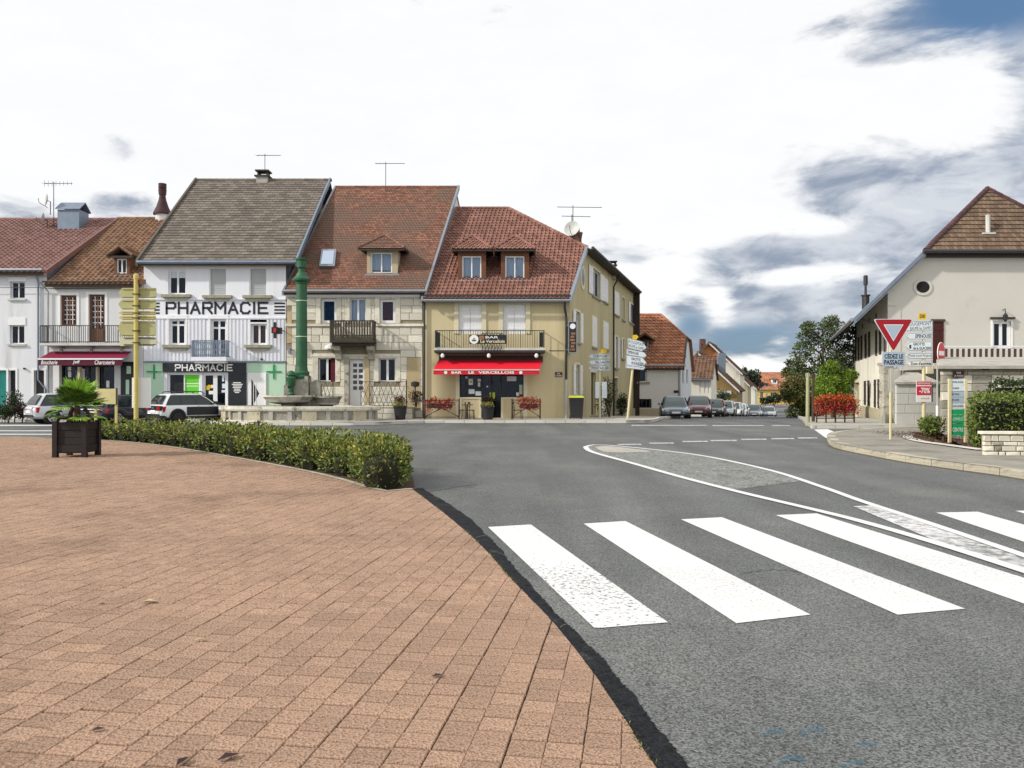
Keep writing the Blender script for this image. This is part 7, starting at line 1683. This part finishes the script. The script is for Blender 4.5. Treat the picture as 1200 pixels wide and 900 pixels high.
# planters and rails before the white house
def left_garden():
    D = 39.6; F = Frame((0, D), (1, 0)); t = thing('garden_railing', 'dark iron railing with plants before the white house at left', 'railing', (F.at(4, 0)[0], D, .0))
    k = MB(); a, b = F.at(-40, 0)[0], F.at(9, 0)[0]
    for z in (.2, .95): k.tube([F.P(a, 0, z), F.P(b, 0, z)], .02, 5)
    for i in range(16): u = a+(b-a)*i/15; k.tube([F.P(u, 0, 0), F.P(u, 0, .98)], .014, 4)
    k.build('rail', M.iron, t)
    rs = random.Random(9)
    for px, w, h, D_, m_, lab in ((10, .55, .5, 39.3, M.hedge_dark, 'low dark shrub by the railing of the white house'), (17, .55, .95, 40.6, M.hedge_dark, 'tall dark shrub against the white house wall'), (26, .5, .55, 39.9, M.plant_dark, 'reddish brown shrub behind the silver car'), (50, .6, .75, 41.2, M.plant_dark, 'brownish shrub at the white house door behind the silver car')):
        x = (px-600)*D_/FPX; s = thing('shrub', lab, 'shrub', (x, D_, 0), 'shrubs before the white house'); mb = MB()
        for i in range(6): leaf_cloud(mb, (x+rs.uniform(-w, w)*.5, D_+rs.uniform(-.2, .2), h*.6+rs.uniform(-.2, .5)*h+.2), (w*.5, .35, h*.45), 130, .12, .06, 0, rs, .3)
        mb.build('foliage', m_, s, kind='stuff'); mb = MB(); mb.tube([(x, D_, 0), (x+.05, D_, h)], .03, 5); mb.build('stem', M.bark, s)
left_garden()
# ------------------------------------------------------------------ hedges and trees
def hedge():
    p = [a for a in BED[18:]]; back = []
    t = thing('hedge', 'long clumpy green hedge with yellowing tips along the brick plaza', 'hedge', (p[20][0], p[20][1], .03)); rs = random.Random(21)
    mb, m2, st = MB(), MB(), MB()
    pts = resample(p, 300); d = [0]
    for a, b in zip(pts, pts[1:]): d.append(d[-1]+math.dist(a, b))
    L = d[-1]
    # clumps set back from the edging
    s = 0.0; cl = []
    while s < L-.75:
        i = min(range(300), key=lambda q: abs(d[q]-s)); a = pts[max(0, i-3)]; b = pts[min(299, i+3)]; tx, ty = b[0]-a[0], b[1]-a[1]; l = math.hypot(tx, ty); nx, ny = -ty/l, tx/l
        if ny < 0: nx, ny = -nx, -ny
        for k_, off in ((0, .52), (1, 1.05)):
            h = rs.uniform(.56, .74)*(1.0 if pts[i][1] < 22 else .82)
            f = 1.08 if s > L-2.2 else 1.0
            r_ = rs.uniform(.42, .56); y_ = pts[i][1]+ny*off+rs.uniform(-.1, .1); x_ = min(pts[i][0]+nx*off+rs.uniform(-.1, .1), -.131*y_-r_*.85)
            cl.append((x_, y_, h*f*(1+.13*math.sin(s*4.6)), r_))
        s += rs.uniform(.42, .58)
    for x, y, h, r in cl:
        dist = y; n = int(520 if dist < 17 else 360 if dist < 21 else 240); lf = .068 if dist < 17 else .085
        for kk, (zc, rz_, frac, sh) in enumerate(((h*.62, h*.42, .62, .55), (h*.30, h*.34, .38, .6))):
            leaf_cloud(mb, (x, y, zc+.05), (r, r*.9, rz_), int(n*frac), lf, lf*.6, 0, rs, sh, up=.5, tb=rs.uniform(-.15, .12), zmin=.05)
        leaf_cloud(m2, (x+rs.uniform(-.1, .1), y-.05, h*.72), (r*.95, r*.9, h*.36), int(n*.19), lf, lf*.55, 0, rs, .85, up=.9, zmin=h*.55)
        for q in range(3): e = Vector((rs.uniform(-.25, .25), rs.uniform(-.25, .25), 0)); st.tube([(x, y, .02), tuple(Vector((x, y, h*.7))+e)], .012, 4)
        st.lathe((x, y, .03), [(r*.5, 0), (r*.62, h*.35), (r*.5, h*.62), (.05, h*.72)], 8)
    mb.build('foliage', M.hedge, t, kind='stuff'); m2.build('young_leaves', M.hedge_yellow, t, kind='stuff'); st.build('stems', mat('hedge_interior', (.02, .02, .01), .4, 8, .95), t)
hedge()
def clipped_hedge(name, label, boxes, dens, lf, mt, seed):
    x0, x1, y0, y1, z0, z1 = boxes[0]; t = thing(name, label, 'hedge', ((x0+x1)/2, (y0+y1)/2, z0)); rs = random.Random(seed); mb = MB(); st = MB()
    for x0, x1, y0, y1, z0, z1 in boxes:
        kx = x0/y0; st.prism([(x0+.15, y0+.15, z0), (x1, y0+.15, z0), (x1+kx*(y1-y0), y1-.1, z0), (x0+.15+kx*(y1-y0), y1-.1, z0)], (0, 0, z1-.14-z0))
        area = [((x1-x0)*(z1-z0), 0), ((x1-x0)*(y1-y0), 1), ((y1-y0)*(z1-z0), 2)]
        for A, w in area:
            for _ in range(int(A*dens)):
                a, b = rs.random(), rs.random(); bmp = .07*math.sin(a*9+b*5)+rs.gauss(0, .05)
                p = (Vector((x0+(x1-x0)*a, y0+bmp, z0+(z1-z0)*b)), Vector((x0+(x1-x0)*a, y0+(y1-y0)*b, z1+bmp)), Vector((x0+bmp, y0+(y1-y0)*a, z0+(z1-z0)*b)))[w]
                p.x += kx*(p.y-y0)
                n_ = (Vector((0, -1, 0)), Vector((0, 0, 1)), Vector((-1, 0, 0)))[w]
                dd = n_+Vector((rs.gauss(0, .7), rs.gauss(0, .7), rs.gauss(.3, .7))); s = rs.uniform(.6, 1.2)
                mb.leaf(p, dd, Vector((rs.gauss(0, 1), rs.gauss(0, 1), rs.gauss(.5, 1))), lf*s, lf*.6*s, 0, rs.random())
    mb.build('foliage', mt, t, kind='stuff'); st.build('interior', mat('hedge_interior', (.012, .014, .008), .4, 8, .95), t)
hx = lambda px, D: (px-600)*D/FPX
clipped_hedge('hedge', 'dark clipped hedge standing behind the low stone wall', [(hx(1141, 20.8), 15.5, 20.8, 22.2, .15, 1.44)], 420, .085, M.hedge, 5)
clipped_hedge('hedge', 'upper clipped hedge growing above and behind the larger one', [(hx(1164, 24), 17, 24, 25.4, .15, 1.86)], 340, .085, M.hedge_dark, 6)
def bush(label, x, y, z, w, h, mt, seed, n=5, lf=.09):
    t = thing('shrub', label, 'shrub', (x, y, z)); rs = random.Random(seed); mb = MB(); st = MB()
    for i in range(n): leaf_cloud(mb, (x+rs.uniform(-w, w)*.45, y+rs.uniform(-w, w)*.3, z+h*rs.uniform(.35, .7)), (w*.5, w*.45, h*.35), 220, lf, lf*.6, 0, rs, .4)
    for i in range(6): st.tube([(x, y, z), (x+rs.uniform(-w, w)*.5, y+rs.uniform(-w, w)*.3, z+h*.8)], .02, 4)
    mb.build('foliage', mt, t, kind='stuff'); st.build('stem', M.bark, t)
bush('yellow green bush at the foot of the totem, left side', hx(1104, 25), 25.4, .15, .55, .75, M.hedge, 31)
bush('leafy bush between the totem and the clipped hedge', hx(1140, 24.2), 24.2, .15, .6, .95, M.hedge, 32)
bush('straggling plant hung on the wall by the stone house downpipe', hx(488, 41), 41.1, .75, .5, .9, M.plant_dark, 33, 4, .07)
bush('climbing plant on the side wall of the ochre bar', hx(713, 46), 45.6, .0, .9, 2.3, M.hedge_dark, 34, 6, .1)
bush('dark shrub beside the last doorway of the ochre bar', hx(728, 55), 54.8, -.3, .7, 1.7, M.hedge_dark, 35, 5, .12)
bush('small climbing evergreen against the ochre barn door', hx(848, 86), 86.5, -1.6, 1.0, 3.2, M.hedge_dark, 36, 6, .22)
def litter():
    rs = random.Random(2); mb = MB()
    for i in range(1500):
        a = rs.random(); p = BEDR[int(a*23)]; x, y = p[0]+rs.uniform(.15, 2.2), p[1]+rs.uniform(.1, 3.0)
        mb.leaf(Vector((x, y, .175)), Vector((rs.gauss(0, 1), rs.gauss(0, 1), rs.uniform(0, .5))), Vector((0, 0, 1)), .07, .035, 0, rs.random())
    mb.build('mulch', mat('bark_mulch', (.12, .07, .045), .3, 8, .95, tint=.7), None, kind='stuff')
litter()
def tree(label, x, y, z, H, blobs, mt, seed, leaf, n, tr=.22, mt2=None, name='tree', nlimb=None, shell=.35):
    t = thing(name, label, 'tree', (x, y, z)); rs = random.Random(seed); tk = MB(); cr = MB(); c2 = MB()
    tk.tube([(x, y, z-.3), (x+rs.uniform(-.1, .1), y, z+H*.25), (x+rs.uniform(-.2, .2), y, z+H*.55), (x+rs.uniform(-.3, .3), y, z+H*.85)], [tr*1.3, tr, tr*.6, tr*.15], 8)
    for bx, by, bz, r in blobs:
        c = Vector((x+bx, y+by, z+bz)); st = Vector((x, y, z+max(H*.18, bz-r*1.6))); mid = st.lerp(c, .5)+Vector((rs.uniform(-.2, .2), rs.uniform(-.2, .2), -.1))
        tk.tube([st, mid, c], [tr*.4, tr*.25, tr*.06], 6)
        for q in range(5):
            e = c+Vector((rs.gauss(0, 1), rs.gauss(0, 1), rs.gauss(.2, .8))).normalized()*r*rs.uniform(.7, 1.05); tk.tube([mid.lerp(c, .6), e], [tr*.12, tr*.03], 4)
            leaf_cloud(cr, e, (r*.42, r*.42, r*.34), n//6, leaf, leaf*.55, 0, rs, .2, tb=rs.uniform(-.2, .2))
        leaf_cloud(cr, c, (r, r, r*.8), n, leaf, leaf*.55, 0, rs, shell, tb=rs.uniform(-.2, .2))
        if mt2: leaf_cloud(c2, c, (r*1.02, r*1.02, r*.85), n//3, leaf, leaf*.55, 0, rs, .7, zmin=c.z)
    tk.build('trunk', M.bark, t); cr.build('crown', mt, t, kind='stuff')
    if mt2: c2.build('young_leaves', mt2, t, kind='stuff')
rs_ = random.Random(77)
D = 57; bl = []
for px, py, r in ((986, 388, .85), (972, 378, .6), (968, 393, .9), (950, 396, .7), (944, 384, .45), (983, 408, 1.0), (962, 410, .95), (942, 412, .75), (930, 428, .55), (948, 428, .9), (972, 428, 1.0), (990, 430, 1.0), (935, 440, .6), (996, 412, .7), (995, 392, .55), (925, 436, .35), (955, 440, .8)):
    bl.append(((px-962)*D/FPX, rs_.uniform(-.7, .7), 1.65+(HOR-py)*D/FPX+.3, r))
tree('tall airy tree with sky showing through beside the long house', 962*D/FPX-600*D/FPX, D, gz(D), 7.2, bl, M.leaf_tree, 5, .18, 300, .18, M.leaf_olive, shell=.25)
D = 54; bl = []
for px, py, r in ((935, 450, .85), (942, 462, .9), (930, 468, .7), (947, 476, .9), (937, 483, .7), (927, 455, .6), (953, 452, .8), (945, 488, .6), (922, 462, .45), (955, 470, .8)): bl.append(((px-942)*D/FPX, rs_.uniform(-.5, .5), 1.65+(HOR-py)*D/FPX-gz(D), r))
tree('dense olive green tree under the airy tree at the roadside', (942-600)*D/FPX, D, gz(D), 3.4, bl, M.leaf_olive, 8, .17, 340, .12, M.leaf_tree)
D = 47.5; bl = []
for px, py, r in ((976, 440, .8), (966, 449, .7), (986, 446, .7), (960, 460, .6), (976, 460, .9), (990, 460, .7), (970, 474, .7), (984, 472, .7), (975, 433, .5), (993, 440, .4)): bl.append(((px-976)*D/FPX, rs_.uniform(-.5, .5), 1.65+(HOR-py)*D/FPX-gz(D), r))
tree('bright lime green round tree in front of the long house', (976-600)*D/FPX, D, gz(D), 2.8, bl, M.leaf_lime, 9, .13, 520, .1, None)
D = 61; bl = [((px-990)*D/FPX, rs_.uniform(-.4, .4), 1.65+(HOR-py)*D/FPX-gz(D), r) for px, py, r in ((986, 428, .9), (996, 440, 1.0), (1000, 425, .8), (980, 445, .8), (1004, 455, 1.0))]
tree('dark evergreen tree close behind the lime green one', (990-600)*D/FPX, D, gz(D), 3.6, bl, M.leaf_far, 12, .2, 320, .12)
D = 165; bl = [((px-875)*D/FPX, rs_.uniform(-1, 1), 1.65+(HOR-py)*D/FPX-gz(D), r) for px, py, r in ((872, 441, 1.9), (880, 444, 2.0), (875, 451, 2.2), (868, 448, 1.6), (884, 451, 1.6))]
tree('dark rounded tree far down the street before the yellow house', (875-600)*D/FPX, D, gz(D), 6, bl, M.leaf_far, 14, .55, 260, .25)
D = 172; bl = [((px-907)*D/FPX, rs_.uniform(-.4, .4), 1.65+(HOR-py)*D/FPX-gz(D), r) for px, py, r in ((895, 470, .8), (902, 469, .8), (910, 467, 1.0), (918, 466, 1.0), (925, 465, 1.0))]
tree('low dark roadside bushes in front of the yellow house', (907-600)*D/FPX, D, gz(D), 1.6, bl, M.leaf_far, 15, .4, 240, .1, name='bush')
def far_wood():
    rs = random.Random(6); mb = MB()
    for i in range(260):
        x = -220+640*i/260+rs.uniform(-2, 2); y = 420+rs.uniform(-30, 60); h = 7+4*math.sin(x*.04)+rs.uniform(-2, 3)
        leaf_cloud(mb, (x, y, -1.4+h*.5), (4, 4, h*.55), 46, 2.0, 1.3, 0, rs, .5)
    mb.build('wood', M.leaf_far, None, kind='stuff')
far_wood()
# ------------------------------------------------------------------ cars
def car(label, x, y, z, rz, L, W, H, pm, style='hatch', extra=None, cat='car', group='cars parked along the street', dark_trim=False):
    """x forward, y left, z up; the origin lies on the ground under the middle of the car"""
    t = thing('car', label, cat, (x, y, z), group, rz=rz); h = L/2; w = W/2
    suv = style == 'suv'; zb = H*(.60 if not suv else .64); zl = .22 if not suv else .27; hood = H*(.52 if not suv else .58)
    # station, width factor, low edge, belt height
    rear_top = zb if style != 'sedan' else zb*.98
    st = [(-h, .80, zl+.16, zb*.78), (-h+.05, .90, zl+.06, zb*.93), (-h+.22, .97, zl, rear_top), (-h*.45, 1, zl-.04, zb), (0, 1, zl-.05, zb*.985), (h*.42, 1, zl-.04, zb*.955), (h*.62, .985, zl-.03, hood), (h-.35, .95, zl, hood*.93), (h-.10, .87, zl+.03, hood*.80), (h, .72, zl+.12, hood*.62)]
    sec = lambda f, lo, hi: [(w*f*.86, lo), (w*f*.985, lo+.10), (w*f, lo+(hi-lo)*.50), (w*f*.985, hi-(hi-lo)*.16), (w*f*.91, hi-.02), (w*f*.55, hi+.02)]
    vs = []; n = 12
    for sx, f, lo, hi in st:
        s = sec(f, lo, hi); vs += [(sx, yy, zz) for yy, zz in s]+[(sx, -yy, zz) for yy, zz in reversed(s)]
    mb = MB(); fs = [(i*n+k, i*n+(k+1) % n, (i+1)*n+(k+1) % n, (i+1)*n+k) for i in range(len(st)-1) for k in range(n)]+[tuple(range(n)), tuple(range(len(vs)-1, len(vs)-n-1, -1))]
    mb.add(vs, fs); body = mb.build('body', pm, t, smooth=True, origin=(0, 0, 0)); md = body.modifiers.new('soft', 'SUBSURF'); md.levels = md.render_levels = 2
    # cabin
    xr0, xf0 = -h+(.08 if style != 'sedan' else .75), h*(.40 if not suv else .44); xr1, xf1 = -h+(.50 if style != 'sedan' else 1.15), h*.04
    if suv: xr1 = -h+.46
    wb, wt = w*.93, w*.72
    lv = [(0, xr0, xf0, wb, zb*.90), (.5, xr0+(xr1-xr0)*.5, xf0+(xf1-xf0)*.5, wb+(wt-wb)*.5, zb+(H-.07-zb)*.5), (.92, xr1-.02, xf1+.02, wt, H-.07), (1, xr1+.16, xf1-.18, wt*.84, H-.005)]
    vs = []
    for _, a, b, ww, zz in lv: vs += [(a, -ww*.93, zz), (a+.08, -ww, zz), (b-.12, -ww, zz), (b, -ww*.86, zz), (b, ww*.86, zz), (b-.12, ww, zz), (a+.08, ww, zz), (a, ww*.93, zz)]
    mb = MB(); n = 8; mb.add(vs, [(i*n+k, i*n+(k+1) % n, (i+1)*n+(k+1) % n, (i+1)*n+k) for i in range(3) for k in range(n)]+[tuple(range(3*n, 4*n))]); rf = mb.build('roof', pm, t, smooth=True, origin=(0, 0, 0)); md = rf.modifiers.new('soft', 'SUBSURF'); md.levels = md.render_levels = 2
    def lerp_ring(f):
        for (fa, *A), (fb, *B) in zip(lv, lv[1:]):
            if fa <= f <= fb: q = (f-fa)/(fb-fa); return [a+(b-a)*q for a, b in zip(A, B)]
    def glass(name, fn, f0, f1, m_=None):
        mb = MB(); q = [fn(f0+(f1-f0)*k/4) for k in range(5)]
        for k in range(4): mb.quad(q[k]+q[k+1][::-1])
        mb.build('window' if name is None else name, m_ or M.car_glass, t, origin=(0, 0, 0))
    def rearw(f): a, b, ww, zz = lerp_ring(f); o = .012+.05*math.sin(math.pi*min(1, f*1.1)); return [(a-o, -ww*.84, zz+.004), (a-o, ww*.84, zz+.004)]
    def frontw(f): a, b, ww, zz = lerp_ring(f); o = .012+.05*math.sin(math.pi*min(1, f*1.1)); return [(b+o, -ww*.80, zz+.004), (b+o, ww*.80, zz+.004)]
    glass('rear_window', rearw, .16 if style != 'sedan' else .08, .85, M.car_glass); glass('windscreen', frontw, .06, .9, M.car_glass_lt)
    for sy in (-1, 1):
        def band(f, sy=sy):
            a, b, ww, zz = lerp_ring(f); a += .10; b -= .16; return [(a+(b-a)*.02, sy*(ww+.008), zz), (a+(b-a)*.97, sy*(ww+.008), zz)]
        glass('window_band', band, .10, .88, M.black_plastic)
        for (p, q) in ((.04, .30), (.315, .62), (.635, .95)):
            def sidew(f, p=p, q=q, sy=sy, e=.016):
                a, b, ww, zz = lerp_ring(f); a += .10; b -= .16; return [(a+(b-a)*p, sy*(ww+e), zz), (a+(b-a)*q, sy*(ww+e), zz)]
            glass('side_window', sidew, .12, .86, M.car_glass)
    # wheels
    r = .315 if not suv else .34; xa = h*.615
    for sx in (-xa+.02, xa-.02):
        for sy in (-1, 1):
            mb = MB(); yy = sy*(w+.004); mb.tube([(sx, yy, r+.03), (sx, yy-sy*.25, r+.03)], r*1.17, 20); mb.build('wheel_arch', M.black_plastic, t, origin=(0, 0, 0))
            mb = MB(); mb.tube([(sx, sy*(w+.016), r), (sx, sy*(w-.21), r)], r, 22); wh = mb.build('wheel', M.rubber, t, origin=(0, 0, 0))
            mb = MB(); mb.tube([(sx, sy*(w+.022), r), (sx, sy*(w+.005), r)], r*.66, 18)
            for k_ in range(5): a = k_*1.2566+.3
            mb.build('rim', M.rim if not dark_trim else M.black_plastic, wh, origin=(0, 0, 0)); ORG[wh.name] = Vector((0, 0, 0))
            mb = MB()
            for k_ in range(5):
                a = k_*1.2566+.6; c, s_ = math.cos(a), math.sin(a); mb.tube([(sx+c*r*.38, sy*(w+.024), r+s_*r*.38), (sx+c*r*.38, sy*(w+.014), r+s_*r*.38)], r*.13, 8)
            mb.build('rim_opening', M.rubber, wh, origin=(0, 0, 0))
    # lamps, plates, trim
    for sy in (-1, 1):
        mb = MB(); a, b = (.60, .86); zt = zb*.90
        mb.hexa([(-h+.02, sy*w*.60, zt-.26), (-h+.20, sy*w*.965, zt-.26), (-h+.26, sy*w*.985, zt), (-h+.02, sy*w*.62, zt), (-h-.005, sy*w*.60, zt-.25), (-h+.12, sy*w*.955, zt-.25), (-h+.13, sy*w*.965, zt-.01), (-h-.003, sy*w*.62, zt-.01)]); mb.build('tail_lamp', M.tail, t, origin=(0, 0, 0))
        mb = MB(); zt = hood*.82; mb.hexa([(h-.16, sy*w*.50, zt-.12), (h-.32, sy*w*.93, zt-.10), (h-.46, sy*w*.955, zt+.06), (h-.22, sy*w*.52, zt+.03), (h-.03, sy*w*.50, zt-.13), (h-.15, sy*w*.90, zt-.10), (h-.30, sy*w*.95, zt+.07), (h-.08, sy*w*.54, zt+.03)]); mb.build('headlight', M.lamp, t, origin=(0, 0, 0))
        mb = MB(); mb.box(xf0-.42, xf0-.28, sy*(w+.02) if sy > 0 else -w-.17, w+.17 if sy > 0 else -w-.02, zb+.0, zb+.13); mb.build('mirror', M.black_plastic if dark_trim else pm, t, origin=(0, 0, 0))
        mb = MB(); mb.box(-h*.42, h*.42, sy*(w+.004)-.006, sy*(w+.004)+.006, zl+.02, zl+.12); mb.build('sill_trim', M.black_plastic, t, origin=(0, 0, 0))
        for dx in (-h*.12, h*.34): mb = MB(); mb.box(dx-.006, dx+.006, sy*(w+.001)-.004, sy*(w+.001)+.004, zl+.12, zb-.06); mb.build('door_gap', M.rubber, t, origin=(0, 0, 0))
        for dx in (-h*.06, h*.0-.55): mb = MB(); mb.box(dx-.10, dx+.06, sy*(w+.001)-.012, sy*(w+.001)+.012, zb-.17, zb-.13); mb.build('door_handle', pm if not dark_trim else M.black_plastic, t, origin=(0, 0, 0))
    mb = MB(); mb.box(-h-.012, -h+.1, -w*.78, w*.78, zl+.12, zl+.24); mb.build('rear_bumper_strip', M.black_plastic, t, origin=(0, 0, 0))
    mb = MB(); mb.box(-h-.02, -h+.05, -.26, .26, zb*.60, zb*.60+.11); mb.build('number_plate', M.letter_white, t, origin=(0, 0, 0))
    mb = MB(); mb.box(h-.06, h+.02, -.26, .26, zl+.16, zl+.27); mb.build('number_plate', M.letter_white, t, origin=(0, 0, 0))
    mb = MB(); mb.hexa([(h-.2, -w*.45, hood*.52), (h-.2, w*.45, hood*.52), (h-.25, w*.42, hood*.74), (h-.25, -w*.42, hood*.74), (h+.012, -w*.45, hood*.52), (h+.012, w*.45, hood*.52), (h-.045, w*.40, hood*.74), (h-.045, -w*.40, hood*.74)]); mb.build('grille', M.black_plastic, t, origin=(0, 0, 0))
    mb = MB(); mb.hexa([(h-.2, -w*.6, zl+.02), (h-.2, w*.6, zl+.02), (h-.2, w*.6, zl+.12), (h-.2, -w*.6, zl+.12), (h-.01, -w*.5, zl+.05), (h-.01, w*.5, zl+.05), (h+.006, w*.52, zl+.15), (h+.006, -w*.52, zl+.15)]); mb.build('air_intake', M.black_plastic, t, origin=(0, 0, 0))
    if extra: extra(t, h, w, zb, zl, H)
    return t
def cactus_extra(t, h, w, zb, zl, H):
    O = dict(origin=(0, 0, 0))
    for sy in (-1, 1):
        mb = MB(); y0 = sy*(w+.008); mb.box(-h*.40, h*.36, min(y0, y0+sy*.025), max(y0, y0+sy*.025), zl+.17, zb-.12); mb.build('door_bump_panel', M.black, t, **O)
        mb = MB(); zz = H+.02; mb.tube([(-h+.65, sy*w*.62, H-.03), (-h+.75, sy*w*.63, zz+.04), (h*.02, sy*w*.63, zz+.05), (h*.1, sy*w*.62, H-.05)], .025, 6); mb.build('roof_rail', M.dark_metal, t, **O)
    mb = MB(); mb.box(-h-.016, -h+.12, -w*.90, w*.90, zb*.70, zb*.93); pn = mb.build('tailgate_panel', M.black, t, **O)
    mb = MB(); mb.box(-h-.024, -h+.05, -w*.86, -w*.5, zb*.74, zb*.88); mb.box(-h-.024, -h+.05, w*.5, w*.86, zb*.74, zb*.88); mb.build('tail_lamp', M.tail, pn, **O)
    mb = MB(); mb.box(-h-.024, -h, -.1, .1, zb*.80, zb*.85); mb.build('emblem', M.rim, pn, **O)
    mb = MB(); mb.box(-h-.03, -h+.3, -w*.92, w*.92, zl-.02, zl+.16); mb.build('bumper_guard', M.black_plastic, t, **O)
P_silver = paint('silver_paint', (.60, .62, .66), .15); P_white = paint('pearl_white_paint', (.80, .81, .83), .0); P_dark = paint('dark_blue_paint', (.022, .026, .045)); P_blue = paint('blue_grey_paint', (.10, .14, .18)); P_burg = paint('burgundy_paint', (.13, .018, .03)); P_black = paint('black_paint', (.018, .02, .022)); P_grey = paint('grey_paint', (.20, .23, .26)); P_lt = paint('light_silver_paint', (.55, .57, .6))
def gp(px, D, z=0): return ((px-600)*D/FPX, D)
FR_CARS = 'cars parked before the shops'
x, y = gp(229, 39.6); car('white crossover with black door panels parked before the pharmacy', x, y, .0, R(47), 4.16, 1.74, 1.50, P_white, 'suv', cactus_extra, group=FR_CARS, dark_trim=True)
x, y = gp(86, 39.9); car('silver hatchback parked before the white house behind the palm', x, y, .0, R(48), 4.05, 1.70, 1.52, P_silver, 'hatch', group=FR_CARS)
x, y = gp(144, 39.9); car('dark blue estate car with red tail lamps parked before the butcher', x, y, .0, R(76), 4.4, 1.78, 1.44, P_dark, 'hatch', group=FR_CARS)
# down the street, noses towards us
def street_car(px, D, label, pm, style='hatch', L=4.2, W=1.76, H=1.46, rz=-112, dz=0): 
    x, y = gp(px, D); return car(label, x, y, gz(y)+.004+dz, R(rz), L, W, H, pm, style)
street_car(790.5, 51.5, 'blue grey saloon car first in the parked row by the white house', P_blue, 'hatch', 4.4, 1.82, 1.45, -99)
street_car(818.5, 57, 'burgundy car parked second in the row', P_burg, 'suv', 4.3, 1.8, 1.58, -103)
street_car(837, 64, 'black car parked third in the row behind the burgundy one', P_black, 'hatch', 4.1, 1.74, 1.45, -108)
street_car(850.5, 71, 'light silver car parked fourth in the row', P_lt, 'hatch', 3.9, 1.7, 1.45, -110)
street_car(860, 78.5, 'white hatchback parked fifth in the row', P_white, 'hatch', 3.9, 1.7, 1.5, -112)
street_car(867.5, 85.5, 'small white car at the end of the parked row', P_white, 'hatch', 3.8, 1.68, 1.5, -112)
street_car(883.5, 90, 'blue grey car driving up the street towards the junction', P_grey, 'hatch', 4.4, 1.85, 1.5, -106)
street_car(891, 108, 'dark grey car following behind the blue grey one', P_blue, 'hatch', 4.2, 1.8, 1.48, -108)
street_car(902, 112, 'white car coming up the right lane of the street', P_white, 'hatch', 4.1, 1.78, 1.48, -108)
